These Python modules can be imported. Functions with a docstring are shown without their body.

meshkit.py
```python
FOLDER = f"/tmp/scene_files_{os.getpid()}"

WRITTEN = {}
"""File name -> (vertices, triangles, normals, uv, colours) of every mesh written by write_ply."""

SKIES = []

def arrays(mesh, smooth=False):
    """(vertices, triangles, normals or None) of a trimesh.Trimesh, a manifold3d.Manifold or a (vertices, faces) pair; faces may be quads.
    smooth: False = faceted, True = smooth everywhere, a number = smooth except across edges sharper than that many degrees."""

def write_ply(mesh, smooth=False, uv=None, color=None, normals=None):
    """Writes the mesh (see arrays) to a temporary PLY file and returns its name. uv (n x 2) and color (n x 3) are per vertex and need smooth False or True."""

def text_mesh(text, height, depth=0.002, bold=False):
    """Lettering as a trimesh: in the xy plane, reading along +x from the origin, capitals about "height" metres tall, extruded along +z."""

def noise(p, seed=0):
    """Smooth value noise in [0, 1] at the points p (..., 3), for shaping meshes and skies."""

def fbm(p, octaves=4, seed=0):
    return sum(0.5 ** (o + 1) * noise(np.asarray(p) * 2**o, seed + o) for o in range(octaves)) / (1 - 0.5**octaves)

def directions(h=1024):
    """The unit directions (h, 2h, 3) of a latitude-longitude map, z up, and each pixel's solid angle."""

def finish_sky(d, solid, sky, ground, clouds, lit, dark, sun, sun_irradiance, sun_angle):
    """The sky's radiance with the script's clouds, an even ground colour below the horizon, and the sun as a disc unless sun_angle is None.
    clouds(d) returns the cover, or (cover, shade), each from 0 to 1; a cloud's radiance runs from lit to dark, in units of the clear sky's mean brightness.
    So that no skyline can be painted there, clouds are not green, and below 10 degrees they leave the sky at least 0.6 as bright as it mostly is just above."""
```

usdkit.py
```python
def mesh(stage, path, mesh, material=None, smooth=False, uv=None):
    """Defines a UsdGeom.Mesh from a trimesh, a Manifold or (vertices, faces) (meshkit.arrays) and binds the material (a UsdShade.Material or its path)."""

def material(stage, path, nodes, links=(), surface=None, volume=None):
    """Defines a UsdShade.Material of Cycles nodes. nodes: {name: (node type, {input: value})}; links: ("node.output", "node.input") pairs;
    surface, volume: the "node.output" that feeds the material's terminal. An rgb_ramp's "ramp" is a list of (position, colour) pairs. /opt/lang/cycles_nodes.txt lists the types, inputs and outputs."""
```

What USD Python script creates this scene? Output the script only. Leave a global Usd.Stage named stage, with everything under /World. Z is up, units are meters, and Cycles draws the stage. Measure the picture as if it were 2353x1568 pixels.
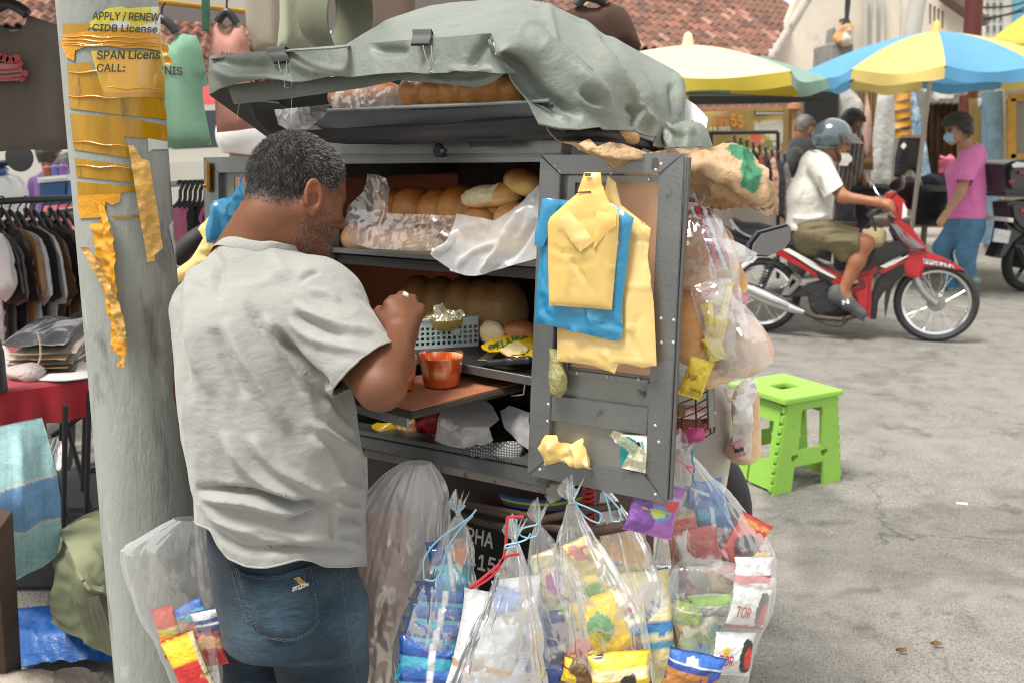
import math,random,numpy as np,trimesh,usdkit,meshkit,shapely
from scipy.interpolate import PchipInterpolator
from scipy.spatial import Delaunay
from shapely.geometry import Polygon
from pxr import Usd,UsdGeom,UsdLux,UsdShade,Gf,Sdf,Vt
# ---------------------------------------------------------------- camera, sky, sun, exposure
stage=Usd.Stage.CreateInMemory()
UsdGeom.Xform.Define(stage,'/World')
UsdGeom.Scope.Define(stage,'/World/Looks')
CAM_Z,FPX,CX,CY,HORIZON=1.45,2287.0,1176.0,784.0,310.0
PITCH=math.atan((CY-HORIZON)/FPX)
cam=UsdGeom.Camera.Define(stage,'/World/camera')
cam.AddTranslateOp().Set((0,0,CAM_Z))
cam.AddRotateXOp().Set(90-math.degrees(PITCH))
cam.CreateHorizontalApertureAttr(36.0)
cam.CreateVerticalApertureAttr(24.0)
cam.CreateFocalLengthAttr(35.0)
cam.CreateFStopAttr(6.3)
cam.CreateFocusDistanceAttr(1.85)
cam.CreateExposureAttr(1.22)
cam.CreateClippingRangeAttr((0.05,2000.0))
SUN_EL,SUN_AZ=math.radians(64),math.radians(-128)
sun=UsdLux.DistantLight.Define(stage,'/World/sun')
sun.CreateIntensityAttr(0.66)
sun.CreateAngleAttr(20.0)
sun.CreateColorAttr((1.0,0.95,0.88))
sun.CreateNormalizeAttr(True)
sun.AddRotateZOp().Set(-math.degrees(SUN_AZ))
sun.AddRotateXOp().Set(-(90-math.degrees(SUN_EL)))
sky_m=usdkit.material(stage,'/World/Looks/sky_look',{
    'sky':('sky_texture',{'sky_type':'single_scattering','sun_disc':False,'sun_elevation':SUN_EL,'sun_rotation':SUN_AZ,'aerosol_density':3.0}),
    'tc':('texture_coordinate',{}),
    'ns':('noise_texture',{'scale':2.2,'detail':5.0,'roughness':0.6}),
    'rp':('rgb_ramp',{'ramp':[(0.0,(0.8,0.8,0.8)),(0.35,(0.86,0.86,0.86)),(0.7,(1,1,1))]}),
    'cl':('rgb_ramp',{'ramp':[(0.3,(4.7,4.6,4.45)),(0.7,(6.7,6.5,6.2))]}),
    'mx':('mix_color',{'blend_type':'mix','use_clamp':True}),
    'bg':('background_shader',{'strength':0.098})},
    [('tc.generated','ns.vector'),('ns.fac','rp.fac'),('ns.fac','cl.fac'),('rp.color','mx.fac'),('sky.color','mx.a'),('cl.color','mx.b'),('mx.result','bg.color')],surface='bg.background')
dome=UsdLux.DomeLight.Define(stage,'/World/sky')
UsdShade.MaterialBindingAPI.Apply(dome.GetPrim()).Bind(sky_m)
dome.GetPrim().SetCustomDataByKey('kind','structure')
# ---------------------------------------------------------------- measuring
FW=np.array([0,math.cos(PITCH),-math.sin(PITCH)]);UPV=np.array([0,math.sin(PITCH),math.cos(PITCH)]);RT=np.array([1.0,0,0]);EYE=np.array([0,0,CAM_Z])
def A(*x):return np.array(x,float)
def ray(px,py):return FW+(px-CX)/FPX*RT+(CY-py)/FPX*UPV
def P(px,py,Y):
    d=ray(px,py);return EYE+d*(Y/d[1])
def G(px,py,z=0.0):
    d=ray(px,py);return EYE+d*((z-CAM_Z)/d[2])
def PP(pts):return np.array([P(*p)for p in pts])
def proj(v):
    q=np.asarray(v)-EYE;w=q@FW
    return np.stack([CX+FPX*(q@RT)/w,CY-FPX*(q@UPV)/w],-1)
def unit(v):v=np.asarray(v,float);return v/np.linalg.norm(v)
class Plane:
    """A standing plane: o is its origin, x its horizontal direction, n its normal towards the viewer."""
    def __init__(s,o,x,n=None,y=(0,0,1)):
        s.o,s.x,s.y=A(*o),unit(A(x[0],x[1],0)),A(*y);s.n=unit(np.cross(s.x,s.y))if n is None else unit(n)
        if s.n@(EYE-s.o)<0:s.n=-s.n
    def at(s,px,py,off=0.0):
        d=ray(px,py);o=s.o+s.n*off
        return EYE+d*(((o-EYE)@s.n)/(d@s.n))
    def loc(s,px,py,off=0.0):
        q=s.at(px,py,off)-s.o;return A(q@s.x,q@s.y)
    def w(s,a,b,off=0.0):return s.o+s.x*a+s.y*b+s.n*off
# ---------------------------------------------------------------- naming
taken={}
def numbered(path):
    k=taken.get(path,0);taken[path]=k+1
    return path if k==0 else f'{path}_{k:03d}'
def tag(p,label=None,cat=None,group=None,kind=None):
    p=p.GetPrim()if hasattr(p,'GetPrim')else stage.GetPrimAtPath(p)
    for k,v in(('label',label),('category',cat),('group',group),('kind',kind)):
        if v:p.SetCustomDataByKey(k,v)
    return str(p.GetPath())
def thing(name,label,cat,group=None,loc=None,rz=0.0):
    x=UsdGeom.Xform.Define(stage,numbered('/World/'+name))
    if loc is not None:
        x.AddTranslateOp().Set(Gf.Vec3d(*map(float,loc)))
        if rz:x.AddRotateZOp().Set(math.degrees(rz))
    return tag(x,label,cat,group)
def put(parent,name,mesh,mat,smooth=35,col=None,label=None,uv=None):
    if col is not None or uv is not None:smooth=True if smooth else False
    m=usdkit.mesh(stage,numbered(f'{parent or "/World"}/{name}'),mesh,mat,smooth=smooth,uv=uv)
    if col is not None:
        UsdGeom.PrimvarsAPI(m).CreatePrimvar('col',Sdf.ValueTypeNames.Color3fArray,'vertex').Set(Vt.Vec3fArray.FromNumpy(np.asarray(col,np.float32)))
    if label:m.GetPrim().SetCustomDataByKey('label',label)
    return str(m.GetPrim().GetPath())
def one(name,label,cat,mesh,mat,smooth=35,col=None,group=None,kind=None):
    return tag(put(None,name,mesh,mat,smooth,col),label,cat,group,kind)
def copy_of(src,name,label,cat,group,loc,rz=0.0,scale=None):
    x=UsdGeom.Xform.Define(stage,numbered('/World/'+name));x.AddTranslateOp().Set(Gf.Vec3d(*map(float,loc)))
    if rz:x.AddRotateZOp().Set(math.degrees(rz))
    if scale:x.AddScaleOp().Set(Gf.Vec3f(*scale))
    x.GetPrim().GetReferences().AddInternalReference(src);x.GetPrim().SetInstanceable(True)
    return tag(x,label,cat,group)
# ---------------------------------------------------------------- materials
def C(h,k=0.8):
    v=np.array([int(h[i:i+2],16)/255 for i in(0,2,4)])
    return np.where(v<=0.04045,v/12.92,((v+0.055)/1.055)**2.4)*k
made={}
def M(name,color=(0.5,0.5,0.5),rough=0.6,metal=0.0,spec=0.5,var=None,stain=None,bump=None,col=False,coat=0.0,sheen=0.0,sss=0.0,back=0.0,stretch=(1,1,1),space='p',bump2=None):
    """var (scale, amount): light and dark mottling. stain (colour, scale, low, high). bump (scale, distance). col: colours come with the mesh. back: light through thin cloth."""
    if name in made:return made[name]
    n={'geo':('geometry',{}),'tc':('texture_coordinate',{}),'mp':('mapping',{'scale':stretch}),'p':('principled_bsdf',{'base_color':tuple(color),'roughness':rough,'metallic':metal,'specular_ior_level':spec,'coat_weight':coat,'sheen_weight':sheen,'subsurface_weight':sss,'subsurface_radius':(0.01,0.004,0.002),'subsurface_scale':1.0})}
    l=[('geo.position' if space=='p' else 'tc.object','mp.vector')]
    cur=None
    if col:
        n['at']=('attribute',{'attribute':'col'});cur='at.color'
    def feed(node,slot,const):
        if cur:l.append((cur,f'{node}.{slot}'))
        else:n[node][1][slot]=const
    if var:
        n['vn']=('noise_texture',{'scale':var[0],'detail':5.0,'roughness':0.6});n['vr']=('rgb_ramp',{'ramp':[(0.25,(1-var[1],)*3),(0.75,(1+var[1],)*3)]})
        n['vm']=('mix_color',{'blend_type':'multiply','fac':1.0,'a':tuple(color)})
        l+=[('mp.vector','vn.vector'),('vn.fac','vr.fac'),('vr.color','vm.b')]
        if cur:l.append((cur,'vm.a'))
        cur='vm.result'
    if stain:
        for i,st in enumerate(stain if isinstance(stain,list)else[stain]):
            n[f'sn{i}']=('noise_texture',{'scale':st[1],'detail':6.0,'roughness':0.65,'distortion':0.4});n[f'sr{i}']=('rgb_ramp',{'ramp':[(st[2],(0,0,0)),(st[3],(1,1,1))]})
            n[f'sm{i}']=('mix_color',{'blend_type':'mix','a':tuple(color),'b':tuple(st[0])})
            n[f'so{i}']=('vector_math',{'math_type':'add','vector2':(3.7*i+1,1.3,2.9*i)})
            l+=[('mp.vector',f'so{i}.vector1'),(f'so{i}.vector',f'sn{i}.vector'),(f'sn{i}.fac',f'sr{i}.fac'),(f'sr{i}.color',f'sm{i}.fac')]
            if cur:l.append((cur,f'sm{i}.a'))
            cur=f'sm{i}.result'
    if cur:l.append((cur,'p.base_color'))
    if bump:
        n['bn']=('noise_texture',{'scale':bump[0],'detail':6.0,'roughness':0.65});n['bp']=('bump',{'strength':1.0,'distance':bump[1]})
        l+=[('mp.vector','bn.vector'),('bn.fac','bp.height'),('bp.normal','p.normal')]
        if bump2:
            n['bo']=('noise_texture',{'scale':bump2[0],'detail':3.0});n['bq']=('bump',{'strength':1.0,'distance':bump2[1]})
            l+=[('mp.vector','bo.vector'),('bo.fac','bq.height'),('bq.normal','bp.normal')]
    out='p.BSDF'
    if back:
        n['tl']=('translucent_bsdf',{'color':tuple(color)});n['mc']=('mix_closure',{'fac':back})
        if cur:l.append((cur,'tl.color'))
        l+=[('p.BSDF','mc.closure1'),('tl.BSDF','mc.closure2')];out='mc.closure'
    made[name]=usdkit.material(stage,'/World/Looks/'+name,n,l,surface=out)
    return made[name]
def film(name,white=(0.85,0.86,0.86),low=0.06,high=0.5,rough=0.1,tint=(0.97,0.98,0.98),scale=35.0,dist=0.004,power=1.6,back=0.4,shine=.75):
    """Thin plastic film: see-through, whiter where it turns away, with sharp shiny crinkles."""
    if name in made:return made[name]
    n={'geo':('geometry',{}),'mp':('mapping',{'scale':(1,1,.45)}),'bn':('noise_texture',{'scale':scale,'detail':4.0,'roughness':0.6,'type':'ridged_multifractal','distortion':0.8}),'bp':('bump',{'strength':1.0,'distance':dist}),
         'lw':('layer_weight',{'blend':0.5}),'pw':('math',{'math_type':'power','value2':power}),'mr':('map_range',{'to_min':low,'to_max':high}),'mg':('map_range',{'from_min':.02,'to_min':.05,'to_max':shine}),
         'tr':('transparent_bsdf',{'color':tint}),'p':('diffuse_bsdf',{'color':tuple(white)}),'gl':('glossy_bsdf',{'color':(.95,.95,.95),'roughness':rough}),
         'tl':('translucent_bsdf',{'color':tuple(white)}),'m1':('mix_closure',{'fac':back}),'m2':('mix_closure',{}),'m3':('mix_closure',{})}
    l=[('geo.position','mp.vector'),('mp.vector','bn.vector'),('bn.fac','bp.height'),('bp.normal','p.normal'),('bp.normal','gl.normal'),('bp.normal','lw.normal'),('lw.facing','pw.value1'),('pw.value','mr.value'),('mr.result','m2.fac'),
         ('lw.fresnel','mg.value'),('mg.result','m3.fac'),('p.BSDF','m1.closure1'),('tl.BSDF','m1.closure2'),('tr.BSDF','m2.closure1'),('m1.closure','m2.closure2'),('m2.closure','m3.closure1'),('gl.BSDF','m3.closure2')]
    made[name]=usdkit.material(stage,'/World/Looks/'+name,n,l,surface='m3.closure')
    return made[name]
def pane(name,tint=(0.9,0.92,0.92),gloss=0.04,refl=0.5):
    if name in made:return made[name]
    made[name]=usdkit.material(stage,'/World/Looks/'+name,{'lw':('layer_weight',{'blend':0.35}),'mr':('map_range',{'to_min':0.04,'to_max':refl}),'tr':('transparent_bsdf',{'color':tint}),'gl':('glossy_bsdf',{'color':(0.95,)*3,'roughness':gloss}),'m':('mix_closure',{})},
        [('lw.fresnel','mr.value'),('mr.result','m.fac'),('tr.BSDF','m.closure1'),('gl.BSDF','m.closure2')],surface='m.closure')
    return made[name]
# ---------------------------------------------------------------- shapes
def cat(*ms):
    out=[]
    for m in(ms[0]if len(ms)==1 and isinstance(ms[0],list)else ms):
        if isinstance(m,tuple):
            f=np.asarray(m[1])
            if f.shape[1]==4:f=np.vstack([f[:,[0,1,2]],f[:,[0,2,3]]])
            m=trimesh.Trimesh(m[0],f,process=False)
        out.append(m)
    return trimesh.util.concatenate(out)if len(out)>1 else out[0]
_B=np.array([[x,y,z]for x in(-1,1)for y in(-1,1)for z in(-1,1)],float)
def _cb():
    v=[]
    for b in _B:
        for k in range(3):
            q=b.copy();q[k]*=0.8;q=b*0.8;q[k]=b[k];v.append(q)
    v=np.array(v);h=trimesh.convex.convex_hull(v)
    from scipy.spatial import cKDTree
    idx=cKDTree(v).query(h.vertices)[1]
    return idx[h.faces]
_CBF=_cb()
def cbox(c,ax,half,ch=0.003):
    """A chamfered box: centre, three unit axes as rows, half sizes."""
    half=A(*half);ch=min(ch,half.min()*0.45);v=[]
    for b in _B:
        for k in range(3):
            q=half-ch;q[k]=half[k];v.append(b*q)
    return trimesh.Trimesh(np.array(v)@np.asarray(ax,float)+np.asarray(c,float),_CBF,process=False)
def box(lo,hi,ch=0.003):
    lo,hi=A(*lo),A(*hi);return cbox((lo+hi)/2,np.eye(3),(hi-lo)/2,ch)
def bar(p,q,w,h,up=(0,0,1),ch=0.002):
    """A square bar from p to q, w wide across, h along up."""
    p,q=A(*p),A(*q);x=unit(q-p);y=np.cross(up,x)
    y=unit(y)if np.linalg.norm(y)>1e-6 else unit(np.cross((1,0,0),x));z=np.cross(x,y)
    return cbox((p+q)/2,[x,y,z],(np.linalg.norm(q-p)/2,w/2,h/2),ch)
def spl(pts,n,closed=False):
    p=np.asarray(pts,float)
    if len(p)==2:return p[0]+(p[1]-p[0])*np.linspace(0,1,n)[:,None]
    if closed:p=np.vstack([p[-2:],p,p[:3]])if True else p
    s=np.r_[0,np.cumsum(np.maximum(np.linalg.norm(np.diff(p,axis=0),axis=1),1e-9))]
    if closed:
        t=np.linspace(s[2],s[-3],n,endpoint=False)
        from scipy.interpolate import CubicSpline
        return CubicSpline(s,p)(t)
    return PchipInterpolator(s,p)(np.linspace(0,s[-1],n))
def tube(pts,r,sides=8,n=None,caps=True):
    p=np.asarray(pts,float)if n is None else spl(pts,n)
    r=np.broadcast_to(np.interp(np.linspace(0,1,len(p)),np.linspace(0,1,len(np.atleast_1d(r))),np.atleast_1d(r)),(len(p),))
    t=np.gradient(p,axis=0);t/=np.linalg.norm(t,axis=1,keepdims=True)+1e-12
    a=np.cross(t[0],(0,0,1))if abs(t[0][2])<0.9 else np.cross(t[0],(1,0,0));a=unit(a);fr=[]
    for k in range(len(p)):
        a=unit(a-t[k]*(a@t[k]));fr.append((a,np.cross(t[k],a)))
    g=np.arange(sides)*2*np.pi/sides
    v=np.concatenate([p[k]+r[k]*(np.cos(g)[:,None]*fr[k][0]+np.sin(g)[:,None]*fr[k][1])for k in range(len(p))])
    f=[]
    for k in range(len(p)-1):
        for j in range(sides):
            a0,b0=k*sides+j,k*sides+(j+1)%sides;f+=[[a0,b0,b0+sides],[a0,b0+sides,a0+sides]]
    if caps:
        v=np.vstack([v,p[0],p[-1]]);n0=len(v)-2;e=(len(p)-1)*sides
        f+=[[n0,(j+1)%sides,j]for j in range(sides)]+[[n0+1,e+j,e+(j+1)%sides]for j in range(sides)]
    return trimesh.Trimesh(v,np.array(f),process=False)
def lathe(profile,c=(0,0,0),axis=(0,0,1),n=32):
    """profile: (radius, height) pairs turned round the axis through c."""
    z=unit(axis);x=unit(np.cross(z,(1,0,0))if abs(z[0])<0.9 else np.cross(z,(0,1,0)));y=np.cross(z,x)
    g=np.arange(n)*2*np.pi/n;pr=np.asarray(profile,float)
    v=np.concatenate([A(*c)+z*h+r*(np.cos(g)[:,None]*x+np.sin(g)[:,None]*y)for r,h in pr])
    f=[]
    for k in range(len(pr)-1):
        j=np.arange(n);a0,b0=k*n+j,k*n+(j+1)%n
        f+=[np.stack([a0,b0,b0+n],1),np.stack([a0,b0+n,a0+n],1)]
    return trimesh.Trimesh(v,np.vstack(f),process=False)
def grid(g,closed=False):
    """Faces of a (rows, columns, 3) grid of points."""
    nv,nu=g.shape[:2];i,j=np.meshgrid(np.arange(nv-1),np.arange(nu if closed else nu-1),indexing='ij')
    a,b=i*nu+j,i*nu+(j+1)%nu
    q=np.stack([a,b,b+nu,a+nu],-1).reshape(-1,4)
    return g.reshape(-1,3),np.vstack([q[:,[0,1,2]],q[:,[0,2,3]]])
def gnormals(g,closed=False):
    du=(np.roll(g,-1,1)-np.roll(g,1,1))if closed else np.gradient(g,axis=1)
    n=np.cross(du,np.gradient(g,axis=0));return n/(np.linalg.norm(n,axis=-1,keepdims=True)+1e-12)
def loft(rows,nu=60,nv=60,closed=False):
    r=np.array([spl(x,nu,closed)for x in rows]);s=np.linspace(0,1,len(rows))
    d=np.r_[0,np.cumsum([np.linalg.norm(r[i+1]-r[i],axis=1).mean()+1e-6 for i in range(len(r)-1)])]
    return PchipInterpolator(d,r,axis=0)(np.linspace(0,d[-1],nv))if len(rows)>2 else r[0]+(r[1]-r[0])*np.linspace(0,1,nv)[:,None,None]
def ridge(p,seed=0,oct=3):
    s,a,t=0,1.0,0
    for o in range(oct):
        s=s+a*(1-np.abs(2*meshkit.noise(np.asarray(p)*2**o,seed+7*o)-1))**2;t+=a;a*=0.5
    return s/t
def solid(g,thick,closed=False):
    """A sheet of cloth with a thickness."""
    n=gnormals(g,closed);v0,f0=grid(g,closed);v1=(g-n*thick).reshape(-1,3);N=len(v0)
    f=[f0,f0[:,::-1]+N];nv,nu=g.shape[:2]
    def rim(idx):
        a,b=idx[:-1],idx[1:];f.append(np.stack([b,a,a+N],1));f.append(np.stack([b,a+N,b+N],1))
    k=np.arange(nu);k=np.r_[k,0]if closed else k
    rim(k);rim((k+(nv-1)*nu)[::-1])
    if not closed:rim((np.arange(nv)*nu)[::-1]);rim(np.arange(nv)*nu+nu-1)
    return trimesh.Trimesh(np.vstack([v0,v1]),np.vstack(f),process=False)
def folds(v,n,lst,face=True):
    """Pushes v along n by soft ridges (or creases) that run along lines: (points, height in m, half width in px)."""
    q=proj(v);d=np.zeros(len(v));look=((np.asarray(n)*(EYE-v)).sum(1)>0)if face else np.ones(len(v),bool)
    for pts,h,w in lst:
        p=spl(np.c_[np.asarray(pts,float),np.zeros(len(pts))],24)[:,:2];best=np.full(len(v),1e9);tt=np.zeros(len(v))
        for i in range(len(p)-1):
            e=p[i+1]-p[i];t=np.clip(((q-p[i])@e)/(e@e+1e-9),0,1);r=np.linalg.norm(q-p[i]-t[:,None]*e,axis=1)
            k=r<best;best[k]=r[k];tt[k]=(i+t[k])/(len(p)-1)
        d+=h*np.exp(-(best/w)**2)*np.clip(np.minimum(tt,1-tt)*5,0,1)**0.7
    return v+n*(d*look)[:,None]
def vn(m):
    return np.array(trimesh.Trimesh(m.vertices,m.faces,process=False).vertex_normals)
def cast(mesh,px):
    px=np.asarray(px,float);d=np.array([ray(*q)for q in px]);d/=np.linalg.norm(d,axis=1,keepdims=True)
    loc,ri,ti=mesh.ray.intersects_location(np.repeat(EYE[None],len(px),0),d,multiple_hits=False)
    out=np.full((len(px),3),np.nan);nn=np.full((len(px),3),np.nan);out[ri]=loc;nn[ri]=mesh.face_normals[ti]
    s=np.sign(-(nn*d).sum(1));return out,nn*s[:,None]
def decal(mesh,poly,off=0.001,step=6.0):
    """A flat patch (print, pocket, tape, patch) laid on a surface, its outline given as it is seen."""
    pg=Polygon(poly).buffer(0);b=np.array(pg.exterior.segmentize(step).coords)[:-1];x0,y0,x1,y1=pg.bounds
    gx,gy=np.meshgrid(np.arange(x0,x1,step),np.arange(y0,y1,step));inner=np.c_[gx.ravel(),gy.ravel()]
    inner=inner[shapely.contains_xy(pg.buffer(-step*0.4),inner[:,0],inner[:,1])]
    pt=np.vstack([b,inner])if len(inner)else b;tri=Delaunay(pt).simplices;c=pt[tri].mean(1)
    tri=tri[shapely.contains_xy(pg,c[:,0],c[:,1])];v,n=cast(mesh,pt);ok=~np.isnan(v[:,0]);tri=tri[ok[tri].all(1)]
    v=np.nan_to_num(v+n*off);m=trimesh.Trimesh(v,tri,process=False);m.remove_unreferenced_vertices();return m
def text2(text,bold=True):
    """Lettering with capitals 1 high, as a flat sheet of triangles."""
    m=meshkit.text_mesh(text,1.0,0.01,bold);keep=m.vertices[:,2]>0.005
    f=m.faces[keep[m.faces].all(1)];m=trimesh.Trimesh(m.vertices,f,process=False);m.remove_unreferenced_vertices()
    v,f=np.array(m.vertices),np.array(m.faces);v[:,0]-=v[:,0].min();return v[:,:2],f
def text_seen(text,p0,p1,up,surf,off=0.0015,bold=True):
    """Lettering on a surface: baseline from p0 to p1 and the capitals' height as the pixel vector up. surf is a Plane or a mesh."""
    v,f=text2(text,bold);p0,p1,up=A(*p0),A(*p1),A(*up);q=p0+v[:,:1]/v[:,0].max()*(p1-p0)+v[:,1:]*up
    if isinstance(surf,Plane):w=np.array([surf.at(*k,off)for k in q])
    else:
        w,n=cast(surf,q);w=w+n*off;ok=~np.isnan(w[:,0]);f=f[ok[f].all(1)];w=np.nan_to_num(w)
    m=trimesh.Trimesh(w,f,process=False);m.remove_unreferenced_vertices();return m
def text_at(text,o,x,y,height,bold=True,width=None):
    """Lettering in place: o origin, x reading direction, y up, capitals height metres."""
    v,f=text2(text,bold);s=(width/v[:,0].max())if width else height
    return trimesh.Trimesh(A(*o)+v[:,:1]*s*unit(x)+v[:,1:]*height*unit(y),f,process=False)
def prism(poly,depth,o,x,y,holes=(),ch=0.0):
    """A plate: outline (metres in the plane o, x, y) given a thickness along x cross y."""
    pg=poly if isinstance(poly,Polygon)else Polygon(poly,holes).buffer(0)
    x,y=unit(x),unit(y);z=np.cross(x,y);parts=[]
    for g in getattr(pg,'geoms',[pg]):
        m=trimesh.creation.extrude_polygon(g,depth,engine='earcut');v=np.array(m.vertices)
        if ch:
            i=g.buffer(-ch)
            if i.is_empty or i.geom_type!='Polygon':i=None
            m1=trimesh.creation.extrude_polygon(g,depth-2*ch,engine='earcut');m1 .apply_translation((0,0,ch));parts.append(m1)
            if i is not None:
                m=trimesh.creation.extrude_polygon(i,depth,engine='earcut')
            else:continue
        parts.append(m)
    m=trimesh.util.concatenate(parts);v=np.array(m.vertices)
    return trimesh.Trimesh(A(*o)+v[:,:1]*x+v[:,1:2]*y+v[:,2:]*z,m.faces,process=False)
# ---------------------------------------------------------------- rounded bodies from distance fields
def surface_nets(F,lo,h):
    s=F<0;nx,ny,nz=F.shape;c=np.zeros((nx-1,ny-1,nz-1),np.int8)
    for d in np.ndindex(2,2,2):c+=s[d[0]:nx-1+d[0],d[1]:ny-1+d[1],d[2]:nz-1+d[2]]
    cell=np.argwhere((c>0)&(c<8));idx=np.full(c.shape,-1,np.int64);idx[tuple(cell.T)]=np.arange(len(cell))
    acc=np.zeros((len(cell),3));cnt=np.zeros(len(cell))
    for ax in range(3):
        o=[k for k in range(3)if k!=ax]
        for a,b in np.ndindex(2,2):
            i0=cell.copy();i0[:,o[0]]+=a;i0[:,o[1]]+=b;i1=i0 .copy();i1[:,ax]+=1
            f0,f1=F[tuple(i0 .T)],F[tuple(i1 .T)];k=(f0<0)!=(f1<0);t=f0[k]/(f0[k]-f1[k]);p=i0[k].astype(float);p[:,ax]+=t
            acc[k]+=p;cnt[k]+=1
    v=acc/cnt[:,None]*h+lo;faces=[]
    for ax in range(3):
        o1,o2=(ax+1)%3,(ax+2)%3;sl=[slice(None)]*3;sl[ax]=slice(0,-1);s0=s[tuple(sl)];sl[ax]=slice(1,None);s1=s[tuple(sl)]
        e=np.argwhere(s0!=s1);ins=s0[tuple(e.T)]
        ok=(e[:,o1]>0)&(e[:,o2]>0)&(e[:,o1]<F.shape[o1]-1)&(e[:,o2]<F.shape[o2]-1);e,ins=e[ok],ins[ok]
        q=[]
        for a,b in((1,1),(0,1),(0,0),(1,0)):
            k=e.copy();k[:,o1]-=a;k[:,o2]-=b;q.append(idx[tuple(k.T)])
        q=np.stack(q,1);q[~ins]=q[~ins][:,::-1];faces.append(q)
    q=np.vstack(faces);return trimesh.Trimesh(v,np.vstack([q[:,[0,1,2]],q[:,[0,2,3]]]),process=False)
def taubin(m,n=4,lam=.5,mu=-.52):
    from scipy.sparse import coo_matrix
    f=np.array(m.faces);v=np.array(m.vertices);i=np.r_[f[:,0],f[:,1],f[:,2],f[:,1],f[:,2],f[:,0]];j=np.r_[f[:,1],f[:,2],f[:,0],f[:,0],f[:,1],f[:,2]]
    w=coo_matrix((np.ones(len(i)),(i,j)),(len(v),len(v))).tocsr();w.data[:]=1;d=np.maximum(np.asarray(w.sum(1)).ravel(),1)[:,None]
    for _ in range(n):
        for k in(lam,mu):v=v+k*(w@v/d-v)
    m.vertices=v;return m
def smin(a,b,k):
    h=np.maximum(k-np.abs(a-b),0)/k;return np.minimum(a,b)-h*h*k*0.25
def d_cone(p,a,b,ra,rb):
    a,b=A(*a),A(*b);e=b-a;t=np.clip(((p-a)@e)/(e@e+1e-12),0,1);return np.linalg.norm(p-a-t[...,None]*e,axis=-1)-(ra+(rb-ra)*t)
def d_ell(p,c,r,R=None):
    q=p-A(*c);q=q@np.asarray(R).T if R is not None else q;r=A(*r);k0=np.linalg.norm(q/r,axis=-1);k1=np.linalg.norm(q/(r*r),axis=-1);return k0*(k0-1)/(k1+1e-9)
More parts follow.
